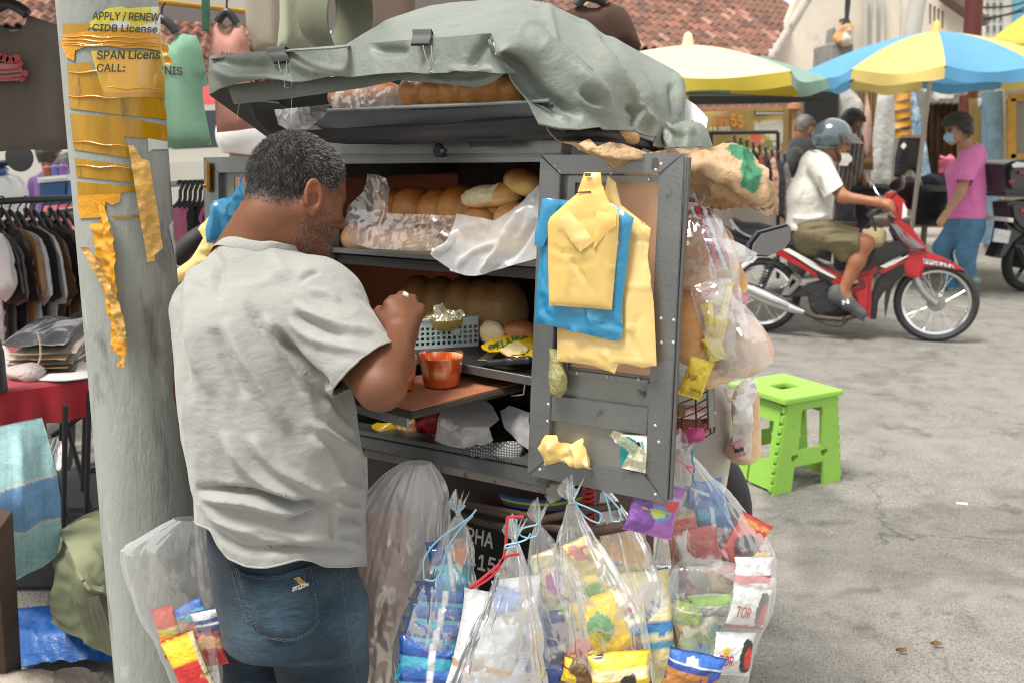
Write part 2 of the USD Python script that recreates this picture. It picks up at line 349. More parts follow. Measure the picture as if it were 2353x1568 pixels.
def body(prims,h,k=0.03,lo=None,hi=None,smooth=4,extra=None):
    """prims: ('c', a, b, ra, rb[, k]) rounded cones, ('e', centre, radii, axes[, k]) ellipsoids, ('s', ...) ellipsoids taken away, ('f', function, lo, hi[, k])."""
    bb=[]
    for q in prims:
        if q[0]=='c':r=max(q[3],q[4]);bb.append((np.minimum(q[1],q[2])-r,np.maximum(q[1],q[2])+r))
        elif q[0]=='f':bb.append((A(*q[2]),A(*q[3])))
        else:r=max(q[2]);bb.append((A(*q[1])-r,A(*q[1])+r))
    if lo is None:lo=np.min([b[0]for b in bb],0)-3*h;hi=np.max([b[1]for b in bb],0)+3*h
    lo,hi=A(*lo),A(*hi);n=np.ceil((hi-lo)/h).astype(int)+1;gx=[lo[i]+np.arange(n[i])*h for i in range(3)];Fd=np.full(n,9.0,np.float32)
    for q,(b0,b1)in zip(prims,bb):
        kk=(q[5]if len(q)>5 else k)if q[0]=='c' else(q[4]if len(q)>4 else k);mg=kk+2*h
        i0=np.clip(np.floor((b0-mg-lo)/h).astype(int),0,n);i1=np.clip(np.ceil((b1+mg-lo)/h).astype(int)+1,0,n)
        if(i1<=i0).any():continue
        sl=tuple(slice(a,b)for a,b in zip(i0,i1));p=np.stack(np.meshgrid(*[gx[i][sl[i]]for i in range(3)],indexing='ij'),-1)
        d=d_cone(p,*q[1:5])if q[0]=='c' else q[1](p)if q[0]=='f' else d_ell(p,*q[1:4])
        Fd[sl]=-smin(-Fd[sl],d,kk)if q[0]=='s' else smin(Fd[sl],d,kk)
    m=surface_nets(Fd,lo,h)
    if smooth:taubin(m,smooth)
    return m
def clip(m,s):
    """Keeps the part of a mesh where the vertex values s are below zero."""
    v,f=np.array(m.vertices),np.array(m.faces);c=(s[f]<0).sum(1);keep=[f[c==3]];nv=list(v);edge={}
    def mid(a,b):
        key=(min(a,b),max(a,b))
        if key not in edge:
            t=s[a]/(s[a]-s[b]);edge[key]=len(nv);nv.append(v[a]+(v[b]-v[a])*t)
        return edge[key]
    out=[]
    for t in f[(c==1)|(c==2)]:
        r=next(i for i in range(3)if(s[t[i]]<0)==((s[t]<0).sum()==1));a,b,d=t[r],t[(r+1)%3],t[(r+2)%3]
        if s[a]<0:out.append((a,mid(a,b),mid(a,d)))
        else:x,y=mid(a,b),mid(a,d);out+=[(x,b,d),(x,d,y)]
    m=trimesh.Trimesh(np.array(nv),np.vstack(keep+([np.array(out)]if out else[])),process=False);m.remove_unreferenced_vertices();return m
def rim_loops(m):
    """Open edges of a mesh as ordered loops of points."""
    e=np.sort(m.edges,axis=1);u,c=np.unique(e,axis=0,return_counts=True);import networkx as nx
    g=nx.Graph();g.add_edges_from(u[c==1]);out=[]
    for comp in nx.connected_components(g):
        sub=g.subgraph(comp);a=next(iter(comp));path=list(nx.dfs_preorder_nodes(sub,a));out.append(m.vertices[path])
    return out
def stack(rows,p_=2.2):
    """Distance to a body given by level rings: (px left, px right, py, depth, half depth)."""
    c=[]
    for xl,xr,y,Y,b in rows:l,r=P(xl,y,Y),P(xr,y,Y);c.append(((l[2]+r[2])/2,(l[0]+r[0])/2,Y,(r[0]-l[0])/2,b))
    c=np.array(sorted(c));z=c[:,0];ip=[PchipInterpolator(z,c[:,i])for i in range(1,5)]
    lo,hi=A((c[:,1]-c[:,3]).min(),(c[:,2]-c[:,4]).min(),z[0]),A((c[:,1]+c[:,3]).max(),(c[:,2]+c[:,4]).max(),z[-1])
    def f(p):
        zz=np.clip(p[...,2],z[0],z[-1]);cx,cy,a,b=(i(zz[0,0])for i in ip)
        r=(np.abs((p[...,0]-cx)/a)**p_+np.abs((p[...,1]-cy)/b)**p_)**(1/p_);return np.maximum((r-1)*np.minimum(a,b),np.maximum(p[...,2]-z[-1],z[0]-p[...,2]))
    return('f',f,lo,hi)
def cut(m,o,n,cap=False):
    """Keeps the side of the plane that n points to."""
    return trimesh.intersections.slice_mesh_plane(m,plane_normal=unit(n),plane_origin=A(*o),cap=False)
def shell(m,t):
    """Turns an open skin into cloth of thickness t (inwards)."""
    m=trimesh.Trimesh(m.vertices,m.faces,process=True);n=np.array(m.vertex_normals);v=np.array(m.vertices);N=len(v);f=np.array(m.faces)
    e=np.sort(m.edges,axis=1);u,inv,c=np.unique(e,axis=0,return_inverse=True,return_counts=True);b=m.edges[c[inv]==1]
    return trimesh.Trimesh(np.vstack([v,v-n*t]),np.vstack([f,f[:,::-1]+N,np.stack([b[:,1],b[:,0],b[:,0]+N],1),np.stack([b[:,1],b[:,0]+N,b[:,1]+N],1)]),process=False)
def pillow(c,x,y,w,h,t,n=14,seed=0,crimp=0.12):
    """A filled packet: centre, width direction, height direction, sizes; sealed ends are flat."""
    x,y=unit(x),unit(y);y=unit(y-x*(x@y));z=np.cross(x,y);u=np.linspace(-1,1,n);U,V=np.meshgrid(u,u);out=[]
    rng=np.random.default_rng(seed);jit=meshkit.fbm(np.stack([U*1.7+seed*3.1,V*1.7,U*0+seed],-1),3,seed)-0.5
    for s in(1,-1):
        H=np.clip(1-U**4,0,1)**0.5*np.clip(1-(np.abs(V)/(1-crimp))**2.4,0,1)**0.7
        w2=w/2*(1-0.10*(1-np.abs(V)**3));g=A(*c)+x*(U*w2)[...,None]+y*(V*h/2)[...,None]+z*(s*H*t/2+0.0008*s+jit*t*0.35)[...,None]
        out.append(grid(g if s>0 else g[:,::-1]))
    return cat(*out)
def ptube(name,parent,pts,r,mat,n=None,sides=6):return put(parent,name,tube(pts,r,sides,n),mat,60)
rng=np.random.default_rng(7);random.seed(7)

# ---------------------------------------------------------------- shapes traced in the planes they stand in
def cutout(pl,pts,thick,off=0.0,holes=(),ch=0.0):
    """A flat thing with a thickness: outline as seen, on a standing plane, thickness away from the viewer."""
    lp=[pl.loc(*q)for q in pts];hp=[[pl.loc(*q)for q in h]for h in holes]
    s=np.sign(np.cross(pl.x,pl.y)@pl.n);x=pl.x if s>0 else-pl.x
    f=(lambda q:(q[0]*s,q[1]))
    return prism([f(q)for q in lp],thick,pl.o+pl.n*(off-thick),x,pl.y,[[f(q)for q in h]for h in hp],ch)
def puff(pl,pts,thick,step=0.02,fold=(0.0,12.0,1.0),seed=0,off=0.0,round_=0.04,smoothpts=0):
    """A soft thing with an outline: both faces swell away from the plane, with folds (height, how many per metre across, along)."""
    lp=np.array([pl.loc(*q)for q in pts])
    if smoothpts:lp=spl(np.c_[lp,np.zeros(len(lp))],smoothpts,True)[:,:2]
    pg=Polygon(lp).buffer(0)
    if pg.geom_type!='Polygon':pg=max(pg.geoms,key=lambda g:g.area)
    b=np.array(pg.exterior.segmentize(step).coords)[:-1];x0,y0,x1,y1=pg.bounds
    gx,gy=np.meshgrid(np.arange(x0,x1,step),np.arange(y0,y1,step));gx=gx+(np.arange(gx.shape[0])%2)[:,None]*step/2
    q=np.c_[gx.ravel(),gy.ravel()];q=q[shapely.contains_xy(pg.buffer(-step*0.5),q[:,0],q[:,1])];pt=np.vstack([b,q]);tri=Delaunay(pt).simplices
    c=pt[tri].mean(1);tri=tri[shapely.contains_xy(pg,c[:,0],c[:,1])];a,bb,cc=pt[tri[:,0]],pt[tri[:,1]],pt[tri[:,2]]
    fl=((bb-a)[:,0]*(cc-a)[:,1]-(bb-a)[:,1]*(cc-a)[:,0])<0;tri[fl]=tri[fl][:,::-1]
    d=shapely.distance(pg.exterior,shapely.points(pt));t=thick/2*np.sqrt(np.clip(1-(1-np.clip(d/round_,0,1))**2,0,1))+0.0008
    w=fold[0]*(ridge(np.c_[pt[:,0]*fold[1],pt[:,1]*fold[2],np.full(len(pt),seed*5.3)],seed,2)-0.5)
    def side(s):return np.array([pl.o])+pt[:,:1]*pl.x+pt[:,1:]*pl.y+(off+w+s*t)[:,None]*pl.n
    N=len(pt);nb=len(b);k=np.arange(nb);k2=(k+1)%nb
    sg=np.cross(pl.x,pl.y)@pl.n;f1=tri if sg>0 else tri[:,::-1]
    return trimesh.Trimesh(np.vstack([side(1),side(-1)]),np.vstack([f1,f1[:,::-1]+N,np.stack([k,k+N,k2+N],1),np.stack([k,k2+N,k2],1)]),process=False)
def SP(Y,px=1176,x=(1,0,0)):return Plane(P(px,HORIZON,Y),x)
def Z6(*p):return[(1579.5+.3284*x,.3284*y)for x,y in p]
def Z7(*p):return[(1579.5+.3876*x,212.6+.3876*y)for x,y in p]
def Z1(*p):return[(.3487*x,.3487*y)for x,y in p]
# common materials
steel=M('brushed_steel',C('8f9293',.72),.33,.78,var=(9,.18),bump=(160,.0006),stain=(C('6b6358',.5),14,.62,.74))
dark_metal=M('dark_metal',(.03,.03,.033),.45,.6,bump=(60,.001))
black_plastic=M('black_plastic',(.018,.018,.02),.4,bump=(120,.0005))
rubber=M('rubber',(.022,.022,.024),.7,bump=(70,.001))
chrome=M('chrome',(.75,.76,.77),.16,1.0)
white_film=film('white_film',(.82,.83,.84),.25,.7)
clear_film=film('clear_film',(.9,.91,.91),.02,.26,.12,power=1.8,dist=.0016,scale=20,shine=.24)
def cloth(name,color,**k):
    return M(name,color,.85,0,.25,k.pop('var',(7,.12)),bump=k.pop('bump',(260,.0006)),sheen=.15,**k)
from scipy.interpolate import RBFInterpolator
def depth_of(ctrl):
    c=np.asarray(ctrl,float);r=RBFInterpolator(c[:,:2]/100,c[:,2],kernel='thin_plate_spline',smoothing=0.002);return lambda q:r(np.asarray(q)/100)
def relief(poly,ctrl,thick=.003,step=6.0,fold=(),noise=None,smoothpts=0,colf=None,flat=None,back=None):
    """Draped sheet with a real depth everywhere: outline, control depths, folds; back gives it a swollen far side instead of an even thickness."""
    pl=np.asarray(poly,float)
    if smoothpts:pl=spl(np.c_[pl,np.zeros(len(pl))],smoothpts,True)[:,:2]
    pg=Polygon(pl).buffer(0)
    if pg.geom_type!='Polygon':pg=max(pg.geoms,key=lambda g:g.area)
    b=np.array(pg.exterior.segmentize(step).coords)[:-1];x0,y0,x1,y1=pg.bounds
    gx,gy=np.meshgrid(np.arange(x0,x1,step),np.arange(y0,y1,step));gx=gx+(np.arange(gx.shape[0])%2)[:,None]*step/2
    q=np.c_[gx.ravel(),gy.ravel()];q=q[shapely.contains_xy(pg.buffer(-step*0.5),q[:,0],q[:,1])];pt=np.vstack([b,q]);tri=Delaunay(pt).simplices
    c=pt[tri].mean(1);tri=tri[shapely.contains_xy(pg,c[:,0],c[:,1])];a,bb,cc=pt[tri[:,0]],pt[tri[:,1]],pt[tri[:,2]]
    fl=((bb-a)[:,0]*(cc-a)[:,1]-(bb-a)[:,1]*(cc-a)[:,0])>0;tri[fl]=tri[fl][:,::-1]
    Y=depth_of(ctrl)(pt);d=np.stack([np.ones(len(pt))*0+(pt[:,0]-CX)/FPX,FW[1]+(CY-pt[:,1])/FPX*UPV[1],FW[2]+(CY-pt[:,1])/FPX*UPV[2]],-1)
    v=EYE+d*(Y/d[:,1])[:,None]
    for _ in range(2):
        n=vn(trimesh.Trimesh(v,tri,process=False));n*=np.sign(((EYE-v)*n).sum(1))[:,None]
        if _==0:
            if fold:v=folds(v,n,fold,False)
            if noise:v=v+n*(noise[0]*(ridge(v*noise[1],int(noise[2])if len(noise)>2 else 0,3)-.4))[:,None]
    N=len(v);nb=len(b);k=np.arange(nb);k2=(k+1)%nb
    if back:
        dd=shapely.distance(pg.exterior,shapely.points(pt));t=back*np.sqrt(np.clip(1-(1-np.clip(dd/60,0,1))**2,0,1))+.001;v1=v+unit(A(0,1,0))*t[:,None]
    else:v1=v-n*thick
    m=trimesh.Trimesh(np.vstack([v,v1]),np.vstack([tri,tri[:,::-1]+N,np.stack([k,k2,k2+N],1),np.stack([k,k2+N,k+N],1)][0:4]),process=False)
    m.fix_normals(multibody=False)if False else None
    if colf is not None:return m,colf(np.vstack([pt,pt]),np.vstack([v,v1]))
    return m
def Z2(*p):return[(.3487*x,425.2+.3487*y)for x,y in p]
def Z3(*p):return[(.3487*x,1021.2+.3487*y)for x,y in p]
def Z4(*p):return[(425.2+.2712*x,.2712*y)for x,y in p]
def Z5(*p):return[(972+.284*x,.284*y)for x,y in p]

# ================================================================ ground and the buildings behind
gx,gy=np.meshgrid(np.r_[-300,-60,np.linspace(-5,9,260),60,300],np.r_[-40,0,1.2*1.0125**np.arange(260),40,120,600]);gz=.016*(meshkit.fbm(np.stack([gx*.8,gy*.8,gx*0],-1),4,3)-.5)
gp=np.stack([gx,gy,gz],-1).reshape(-1,3);fr_=gp[:,1]>.9;rq=np.zeros((len(gp),2));rq[fr_]=proj(gp[fr_]);n4=meshkit.fbm(gp*1.7,5,6);n5=meshkit.fbm(gp*7,4,12);wear=np.zeros(len(gp))
for pg_,amt,soft_ in(([(1770,1165),(1930,1150),(2110,1185),(2400,1215),(2400,1330),(2200,1350),(2000,1370),(1880,1400),(1760,1330)],.26,26),([(1930,850),(2030,830),(2160,800),(2130,860),(2010,880)],.22,16),([(1700,1100),(1830,1110),(1960,1120),(1900,1160),(1760,1165)],.35,16),([(20,900),(240,900),(260,1260),(40,1260)],.62,30),([(1580,770),(2250,780),(2100,830),(1700,810)],.16,20)):
    P_=Polygon(pg_);k=np.where(fr_&(np.abs(rq[:,0]-P_.centroid.x)<900)&(np.abs(rq[:,1]-P_.centroid.y)<500))[0];pt_=shapely.points(rq[k]);d_=np.where(shapely.contains(P_,pt_),shapely.distance(P_.exterior,pt_),-shapely.distance(P_.exterior,pt_))/soft_+(n4[k]-.5)*9+(n5[k]-.5)*9;wear[k]=np.maximum(wear[k],amt*np.clip(d_+.3,0,1))
cr_=np.zeros(len(gp))
for pts in([(1795,1195),(1900,1205),(2010,1198),(2150,1216),(2400,1226)],[(1790,1330),(1880,1362),(1990,1352),(2120,1372),(2400,1362)]):
    c=spl(np.c_[A(*pts[0:1]).reshape(-1,2)if False else np.array(pts,float),np.zeros(len(pts))],60)[:,:2];k=np.where(fr_&(rq[:,1]>1100)&(rq[:,0]>1700)&(rq[:,0]<2500))[0];dd_=np.abs(rq[k,1]-np.interp(rq[k,0],c[:,0],c[:,1])+30*(n4[k]-.5));cr_[k]=np.maximum(cr_[k],np.exp(-(dd_/4)**2)*.5*(n5[k]>.42))
road_c=A(.214,.205,.186)*((1-np.maximum(wear,cr_))*(.86+.28*n4))[:,None]
asphalt=usdkit.material(stage,'/World/Looks/asphalt',{'g':('geometry',{}),'at':('attribute',{'attribute':'col'}),'n1':('noise_texture',{'scale':170.0,'detail':3.0}),'r1':('rgb_ramp',{'ramp':[(.28,(.35,)*3),(.45,(.95,)*3),(.6,(1.05,)*3),(.74,(1.7,1.66,1.58))]}),'n2':('noise_texture',{'scale':6.0,'detail':8.0,'roughness':.7}),'r2':('rgb_ramp',{'ramp':[(.3,(.72,)*3),(.5,(1,)*3),(.7,(1.14,)*3)]}),
    'n3':('noise_texture',{'scale':3.0,'detail':5.0}),'va':('vector_math',{'math_type':'add'}),'vs':('vector_math',{'math_type':'scale','scale':.55}),'vo':('voronoi_texture',{'feature':'distance_to_edge','scale':1.15}),'r3':('rgb_ramp',{'ramp':[(0.0,(.62,)*3),(.006,(.74,)*3),(.014,(1,)*3)]}),'n4':('noise_texture',{'scale':.9,'detail':2.0}),'r4':('rgb_ramp',{'ramp':[(.52,(0,)*3),(.64,(1,)*3)]}),'n5':('noise_texture',{'scale':2.6,'detail':7.0,'roughness':.72}),'r5':('rgb_ramp',{'ramp':[(.56,(1,)*3),(.66,(.62,.6,.57))]}),
    'm1':('mix_color',{'blend_type':'multiply','fac':1.0}),'m2':('mix_color',{'blend_type':'multiply','fac':1.0}),'m3':('mix_color',{'blend_type':'multiply'}),'m4':('mix_color',{'blend_type':'multiply','fac':1.0}),'b1':('bump',{'strength':1.0,'distance':.006}),'p':('principled_bsdf',{'roughness':.9,'specular_ior_level':.3})},
    [('g.position','n1.vector'),('g.position','n2.vector'),('g.position','n3.vector'),('g.position','n4.vector'),('g.position','n5.vector'),('n1.fac','r1.fac'),('n2.fac','r2.fac'),('n3.color','vs.vector1'),('vs.vector','va.vector1'),('g.position','va.vector2'),('va.vector','vo.vector'),('vo.distance','r3.fac'),('n4.fac','r4.fac'),('n5.fac','r5.fac'),('at.color','m1.a'),('r1.color','m1.b'),('m1.result','m2.a'),('r2.color','m2.b'),('m2.result','m3.a'),('r3.color','m3.b'),('r4.color','m3.fac'),('m3.result','m4.a'),('r5.color','m4.b'),('m4.result','p.base_color'),('n1.fac','b1.height'),('b1.normal','p.normal')],surface='p.BSDF')
one('road',None,None,grid(gp.reshape(gx.shape+(3,))),asphalt,True,col=road_c,kind='structure')
pv=[(3.0,12.4),(16,11.6),(16,22),(-9,22),(-9,13.5),(2.9,13.0)]
one('pavement',None,None,prism(pv,.2,(0,0,-.08),(1,0,0),(0,1,0)),M('old_concrete',A(.30,.28,.25),.85,var=(2,.2),bump=(40,.004)),False,kind='structure')
# ---- tiled roofs
def tile_mesh(w,l):
    u=np.linspace(0,1,9);prof=.035*np.sin(u*2*np.pi-.6)
    g=np.array([[(a*w*1.06,v*l*1.14,prof[i]+.022*(1-v)+t)for i,a in enumerate(u)]for v,t in((0,-.03),(0,0),(1,0))])
    return g
roof_mats=[M(f'clay_tile_{n}',C(h,.44),.75,var=(5,.3),stain=(C('3a2a24',.5),8,.55,.75),bump=(50,.002))for n,h in zip(('brown','dark','red','pale'),('9a6a55','7d5446','b5745c','cf9c86'))]
def roof(parent,E0,u,pitch,inside,nA,nB,w=.215,l=.30,limit=300):
    u=unit(u);away=unit(A(-u[1],u[0],0));s=away*math.cos(pitch)+A(0,0,math.sin(pitch));n=np.cross(u,s);r=random.Random(5);got=[]
    for b in range(nB):
        for a in range(*nA):
            o=E0+u*(a*w)+s*(b*l);q=proj(o+u*w/2+s*l/2)
            if inside(*q):got.append((np.linalg.norm(o-EYE),o,r.choices(range(4),(5,4,2.2,1.0))[0],r.uniform(-.012,.012),r.uniform(-.006,.006)))
    got.sort(key=lambda x:x[0]);g=tile_mesh(w,l);rest=[]
    for i,(d,o,k,t,dz)in enumerate(got):
        v=o+g[...,:1]*u+g[...,1:2]*(s+t*u)+(g[...,2:]+dz)*n
        if i<limit:put(parent,'roof_tile',grid(v),roof_mats[k],40)
        else:rest.append(grid(v))
    if rest:tag(put(parent,'far_roof_tiles',cat(rest),roof_mats[0],40),kind='stuff')
    return u,s,n
house=thing('tiled_house','house with brown clay tile roof behind the yellow and white umbrella','house','old houses behind the market')
E0=P(1769,131,20.);uA=P(1769,131,20.)-P(1169,89,16.2);uA[2]=0
ins=lambda x,y:x<1858-(y/131)*89 and x>1225 and y>-45
u,s,n=roof(house,E0-0*uA,uA,math.radians(32),ins,(-52,16),16,limit=290)
put(house,'roof_deck',(np.array([E0-u*12-n*.08,E0+u*.2-n*.08,E0+u*.2+s*5-n*.08,E0-u*12+s*5-n*.08]),np.array([[0,1,2,3]])),M('roof_deck',(.05,.04,.035),.9))
vp=SP(20.0);ver=[P(1866-t*96,-20+t*158,19.9)for t in(0,1)]
put(house,'verge_cap',tube(ver,.09,10,8),M('lime_mortar',A(.42,.39,.34),.85,var=(3,.3),stain=((.12,.1,.09),4,.55,.7),bump=(20,.01)),60)
put(house,'gutter',cutout(SP(19.6),[(1715,128),(1772,129),(1772,152),(1715,149)],.12,ch=.01),M('zinc',A(.36,.39,.41),.5,.3,var=(4,.15)))
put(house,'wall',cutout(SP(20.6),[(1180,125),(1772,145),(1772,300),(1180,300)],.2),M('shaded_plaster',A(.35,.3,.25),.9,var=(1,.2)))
house2=thing('tiled_house','house with a low brown tile roof behind the hanging shirts','house','old houses behind the market')
E1=P(700,268,17.0)
ins2=lambda x,y:-40<x<660 and y>-40 and not(170<x<350)and not(x<130 and 60<y)
roof(house2,E1,(1,.10,0),math.radians(34),ins2,(-40,2),20,w=.20,l=.27,limit=295)
u2=unit(A(1,.1,0));s2=unit(A(-u2[1],u2[0],0))*math.cos(math.radians(34))+A(0,0,math.sin(math.radians(34)))
put(house2,'roof_deck',(np.array([E1-u2*8-A(0,0,.1),E1-u2*.3-A(0,0,.12),E1-u2*.3+s2*6-A(0,0,.12),E1-u2*8+s2*6-A(0,0,.1)]),np.array([[0,1,2,3]])),M('roof_deck'))
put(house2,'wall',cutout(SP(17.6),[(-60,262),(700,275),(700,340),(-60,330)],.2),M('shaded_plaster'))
# ---- the cream buildings
cream=M('cream_plaster',A(.62,.56,.47),.85,var=(.7,.1),stain=((.36,.31,.25),1.3,.60,.75),bump=(15,.01))
hall=thing('cream_hall','cream rendered hall with narrow slits and downpipes right of the tiled roof','building',None)
hp=SP(22.0)
put(hall,'wall',cutout(hp,[(1852,-60),(2172,-60),(2262,52),(2262,330),(1700,330),(1775,135)],.4,holes=[Z6((x,28+k*16),(x+16,30+k*16),(x+16,172+k*10),(x,170+k*10))for k,x in enumerate((1690,1720,1748,1776))]),cream)
for k,x in enumerate((1690,1720,1748,1776)):
    put(hall,'slit',cutout(hp,Z6((x,28+k*16),(x+16,30+k*16),(x+16,172+k*10),(x,170+k*10)),.02,off=-.25),M('slit_dark',(.03,.03,.03),.8))
for x,r in((1245,.05),(1310,.055),(1368,.04),(1490,.02)):
    q=Z6((x,-60),(x-4,340));put(hall,'downpipe',tube([P(*q[0],21.88),P(*q[1],21.88)],r,8),M('grey_pipe',A(.42,.42,.38),.6,var=(2,.15)),60)
q=Z6((1800,-30),(2075,165));put(hall,'eave',bar(P(*q[0],21.7),P(*q[1],21.7),.5,.14),M('brown_eave',A(.13,.09,.065),.8,var=(3,.2)))
q=Z6((1618,-40),(1575,215));one('utility_pole','grey steel utility pole leaning in front of the cream hall','pole',tube([P(*q[0],18.5),P(*q[1],18.5),P(*Z6((1560,640))[0],18.5)],.15,14),M('grey_pipe'),60)
far=thing('shop_block','pale shop block with rows of windows and a blue sign at the far corner','building')
fp=SP(40.0)
put(far,'wall',cutout(fp,[(2215,-120),(2500,-120),(2500,320),(2215,320)],.5),M('pale_plaster',A(.55,.52,.46),.85,var=(.4,.15)))
for i in range(3):
    for j in range(4):
        x,y=2262+i*15-j*0,-20+j*26
        w=put(far,'window',cutout(fp,[(x,y),(x+9,y),(x+9,y+17),(x,y+17)],.06,off=.07),M('window_frame',A(.5,.5,.48),.5))
        put(w,'pane',cutout(fp,[(x+1.2,y+1.2),(x+7.8,y+1.2),(x+7.8,y+15.8),(x+1.2,y+15.8)],.02,off=.085),M('far_glass',(.07,.09,.1),.1))
put(far,'sign',cutout(fp,Z6((2252,-30),(2400,-30),(2400,150),(2252,165)),.15,off=.35),M('sign_blue',C('6fc0dc',.6),.5))
for k,(a,b,c)in enumerate([((2020,55),(2200,50),(2400,0)),((2030,130),(2200,110),(2400,30)),((2060,150),(2230,105),(2400,70))]):
    q=Z6(a,b,c);one('overhead_cable',('upper','middle','lower')[k]+' black overhead cable crossing in front of the blue shop sign','cable',tube([P(*x,19)for x in q],.022,6,14),black_plastic,60,group='overhead cables')
# ---- beams, posts, fence
rust=M('rusty_iron',C('c98a63',.55),.8,var=(14,.25),bump=(60,.003))
fence=thing('rusty_fence','rusty iron bar fence above the yellow banner','fence')
for k in range(14):
    x=1580+k*20.4;put(fence,'bar',tube([P(x,210+k%2,13.2),P(x,262,13.2),P(x,420,13.2)],.022,6),rust,60)
put(fence,'rail',bar(P(1560,252,13.16),P(1850,246,13.16),.03,.04),rust);put(fence,'rail',bar(P(1560,420,13.16),P(1850,412,13.16),.03,.04),rust)
one('boundary_wall','dark stained wall behind the rusty fence and stalls','wall',cutout(SP(14.6),[(1100,175),(2500,165),(2500,560),(1100,560)],.2),M('stained_wall',A(.16,.14,.12),.9,var=(1.3,.35),stain=((.3,.27,.23),2.2,.55,.7),bump=(20,.01)))
one('shed_beam','brown timber beam under the blue and yellow umbrella','beam',bar(P(1880,182,13.0),P(2420,196,13.0),.2,.13),M('brown_timber',C('6d3c33',.5),.75,var=(3,.2)))
q=Z6((2005,-40),(1992,240),(1955,840),(1940,1400));one('red_brown_post','red brown steel post standing behind the woman in pink','post',tube([P(*x,12.7)for x in q],.105,12,10),M('red_brown_paint',C('6b2f2a',.6),.6,var=(3,.2)),60)
post=thing('taped_post','timber post wrapped in torn yellow tape behind the rider','post')
put(post,'post',bar(P(2079,176,12.1),P(2076,560,12.1),.13,.13,(0,1,0)),M('grey_timber',A(.2,.16,.12),.85,var=(8,.3)))
for k in range(5):
    y=212+k*21;put(post,'yellow_tape',solid(loft([PP([(2062-k%3*5,y,11.95),(2080,y+3,11.93),(2094,y-2,11.97)]),PP([(2056-k%2*9,y+24,11.95),(2078,y+17,11.9),(2092,y+15,11.97)])],10,6),.004),M('yellow_tape_far',C('d79a2c',.6),.35),60)
q=Z6((2130,640),(2122,1160));one('blue_post','weathered blue timber post right of the red brown post','post',bar(P(*q[0],12.2),P(q[1][0],560,12.2),.17,.17,(0,1,0)),M('blue_paint',C('86abc0',.5),.7,var=(10,.3),stain=((.2,.18,.15),9,.58,.68)))
q=Z6((2182,620),(2175,1160));one('thin_pale_post','thin pale post beside the weathered blue post','post',tube([P(*q[0],12.3),P(q[1][0],560,12.3)],.06,8),M('pale_wood',A(.42,.36,.28),.8,var=(8,.2)),60)
one('ochre_panel','ochre plywood panel between red brown post and blue post','panel',cutout(SP(12.5),Z6((1975,690),(2105,680),(2110,1180),(1990,1180)),.04),M('ochre_ply',C('a98c4e',.55),.8,var=(5,.25)))
bl=thing('bamboo_blind','brown bamboo slat blind behind the pink plastic bags','blind')
for k in range(15):
    q=Z6((1672+k*15.5,735-k%3*8),(1668+k*15,1235+k%2*6));put(bl,'slat',bar(P(*q[0],12.25),P(*q[1],12.25),.052,.02,(0,-1,0)),M(f'bamboo_{k % 3}',C(('8d6a48','75563c','9c7a55')[k%3],.55),.75,var=(12,.3)))
one('grey_shutter','grey shutter between the taped post and the bamboo blind','shutter',cutout(SP(12.9),Z6((1430,640),(1690,640),(1690,1250),(1430,1250)),.05),M('shutter_grey',A(.22,.22,.2),.7,var=(3,.2)))
fr=thing('gilt_frame','gold framed mirror leaning at the right edge behind the scooter','mirror')
for a,b in(((2262,690),(2262,1110)),((2250,685),(2420,678)),((2250,1105),(2420,1098))):
    q=Z6(a,b);put(fr,'frame',bar(P(*q[0],12.0),P(*q[1],12.0),.07,.09),M('gilt',C('d9a441',.6),.4,.2,var=(9,.2)))
put(fr,'glass',cutout(SP(12.02),Z6((2275,700),(2420,695),(2420,1095),(2275,1100)),.02),M('dusty_glass',(.2,.19,.17),.2))
one('wall_lamp','black wall lamp on the cream hall above the cat','lamp',cat(lathe([(0,.62),(.07,.7),(.1,.6),(.05,.42),(.06,.3),(.045,.0),(.09,-.1),(.1,-.3),(.0,-.32)],P(*Z6((1113,130))[0],21.6),(0,0,1),12),tube([P(*Z6((1113,130))[0],21.6),P(*Z6((1113,130))[0],21.6)+A(0,.45,0)],.03)),black_plastic,40)
one('gate_pillar','grey stone gate pillar that the ginger cat sits on','pillar',cat(box(P(*Z6((1000,300))[0],16)+A(0,0,-2.2),P(*Z6((1165,296))[0],16)+A(0,.9,0),.03),cutout(SP(16.4),Z6((1002,296),(1016,200),(1030,190),(1046,250),(1056,296)),.3)),M('grey_stone',A(.2,.2,.19),.9,var=(5,.3),bump=(30,.01)),False)
# cat
ct=thing('cat','ginger and white cat sitting on the gate pillar','cat')
def zc(x,y,Y=16.1):return P(*Z6((x,y))[0],Y)
cm=body([('c',zc(1085,268),zc(1098,228,16.08),.155,.11),('c',zc(1098,228),zc(1112,206,16.0),.09,.07),('e',zc(1120,203,15.95),(.085,.09,.078),None),('c',zc(1128,208,15.9),zc(1136,210,15.86),.04,.03),('c',zc(1110,192,15.95),zc(1112,182,15.95),.028,.008,.015),('c',zc(1128,192,15.93),zc(1132,181,15.93),.028,.008,.015),('c',zc(1112,238,16.0),zc(1122,290,15.95),.055,.038),('c',zc(1126,238,15.98),zc(1136,290,15.95),.05,.038),('c',zc(1080,285,16.0),zc(1062,292,15.9),.07,.03),('e',zc(1096,278,15.98),(.13,.14,.1),None)],.022,.05)
nz=meshkit.fbm(cm.vertices*7,3,2);wh=((cm.vertices-zc(1128,250))@A(1,-.6,-.2)>-.02)&(cm.vertices[:,2]<zc(0,212)[2])
put(ct,'body',cm,M('cat_fur',(.5,.3,.15),.9,col=True,bump=(40,.02)),True,col=np.where(wh[:,None],A(.62,.56,.48),A(.5,.25,.1))*(0.75+.5*nz[:,None]))
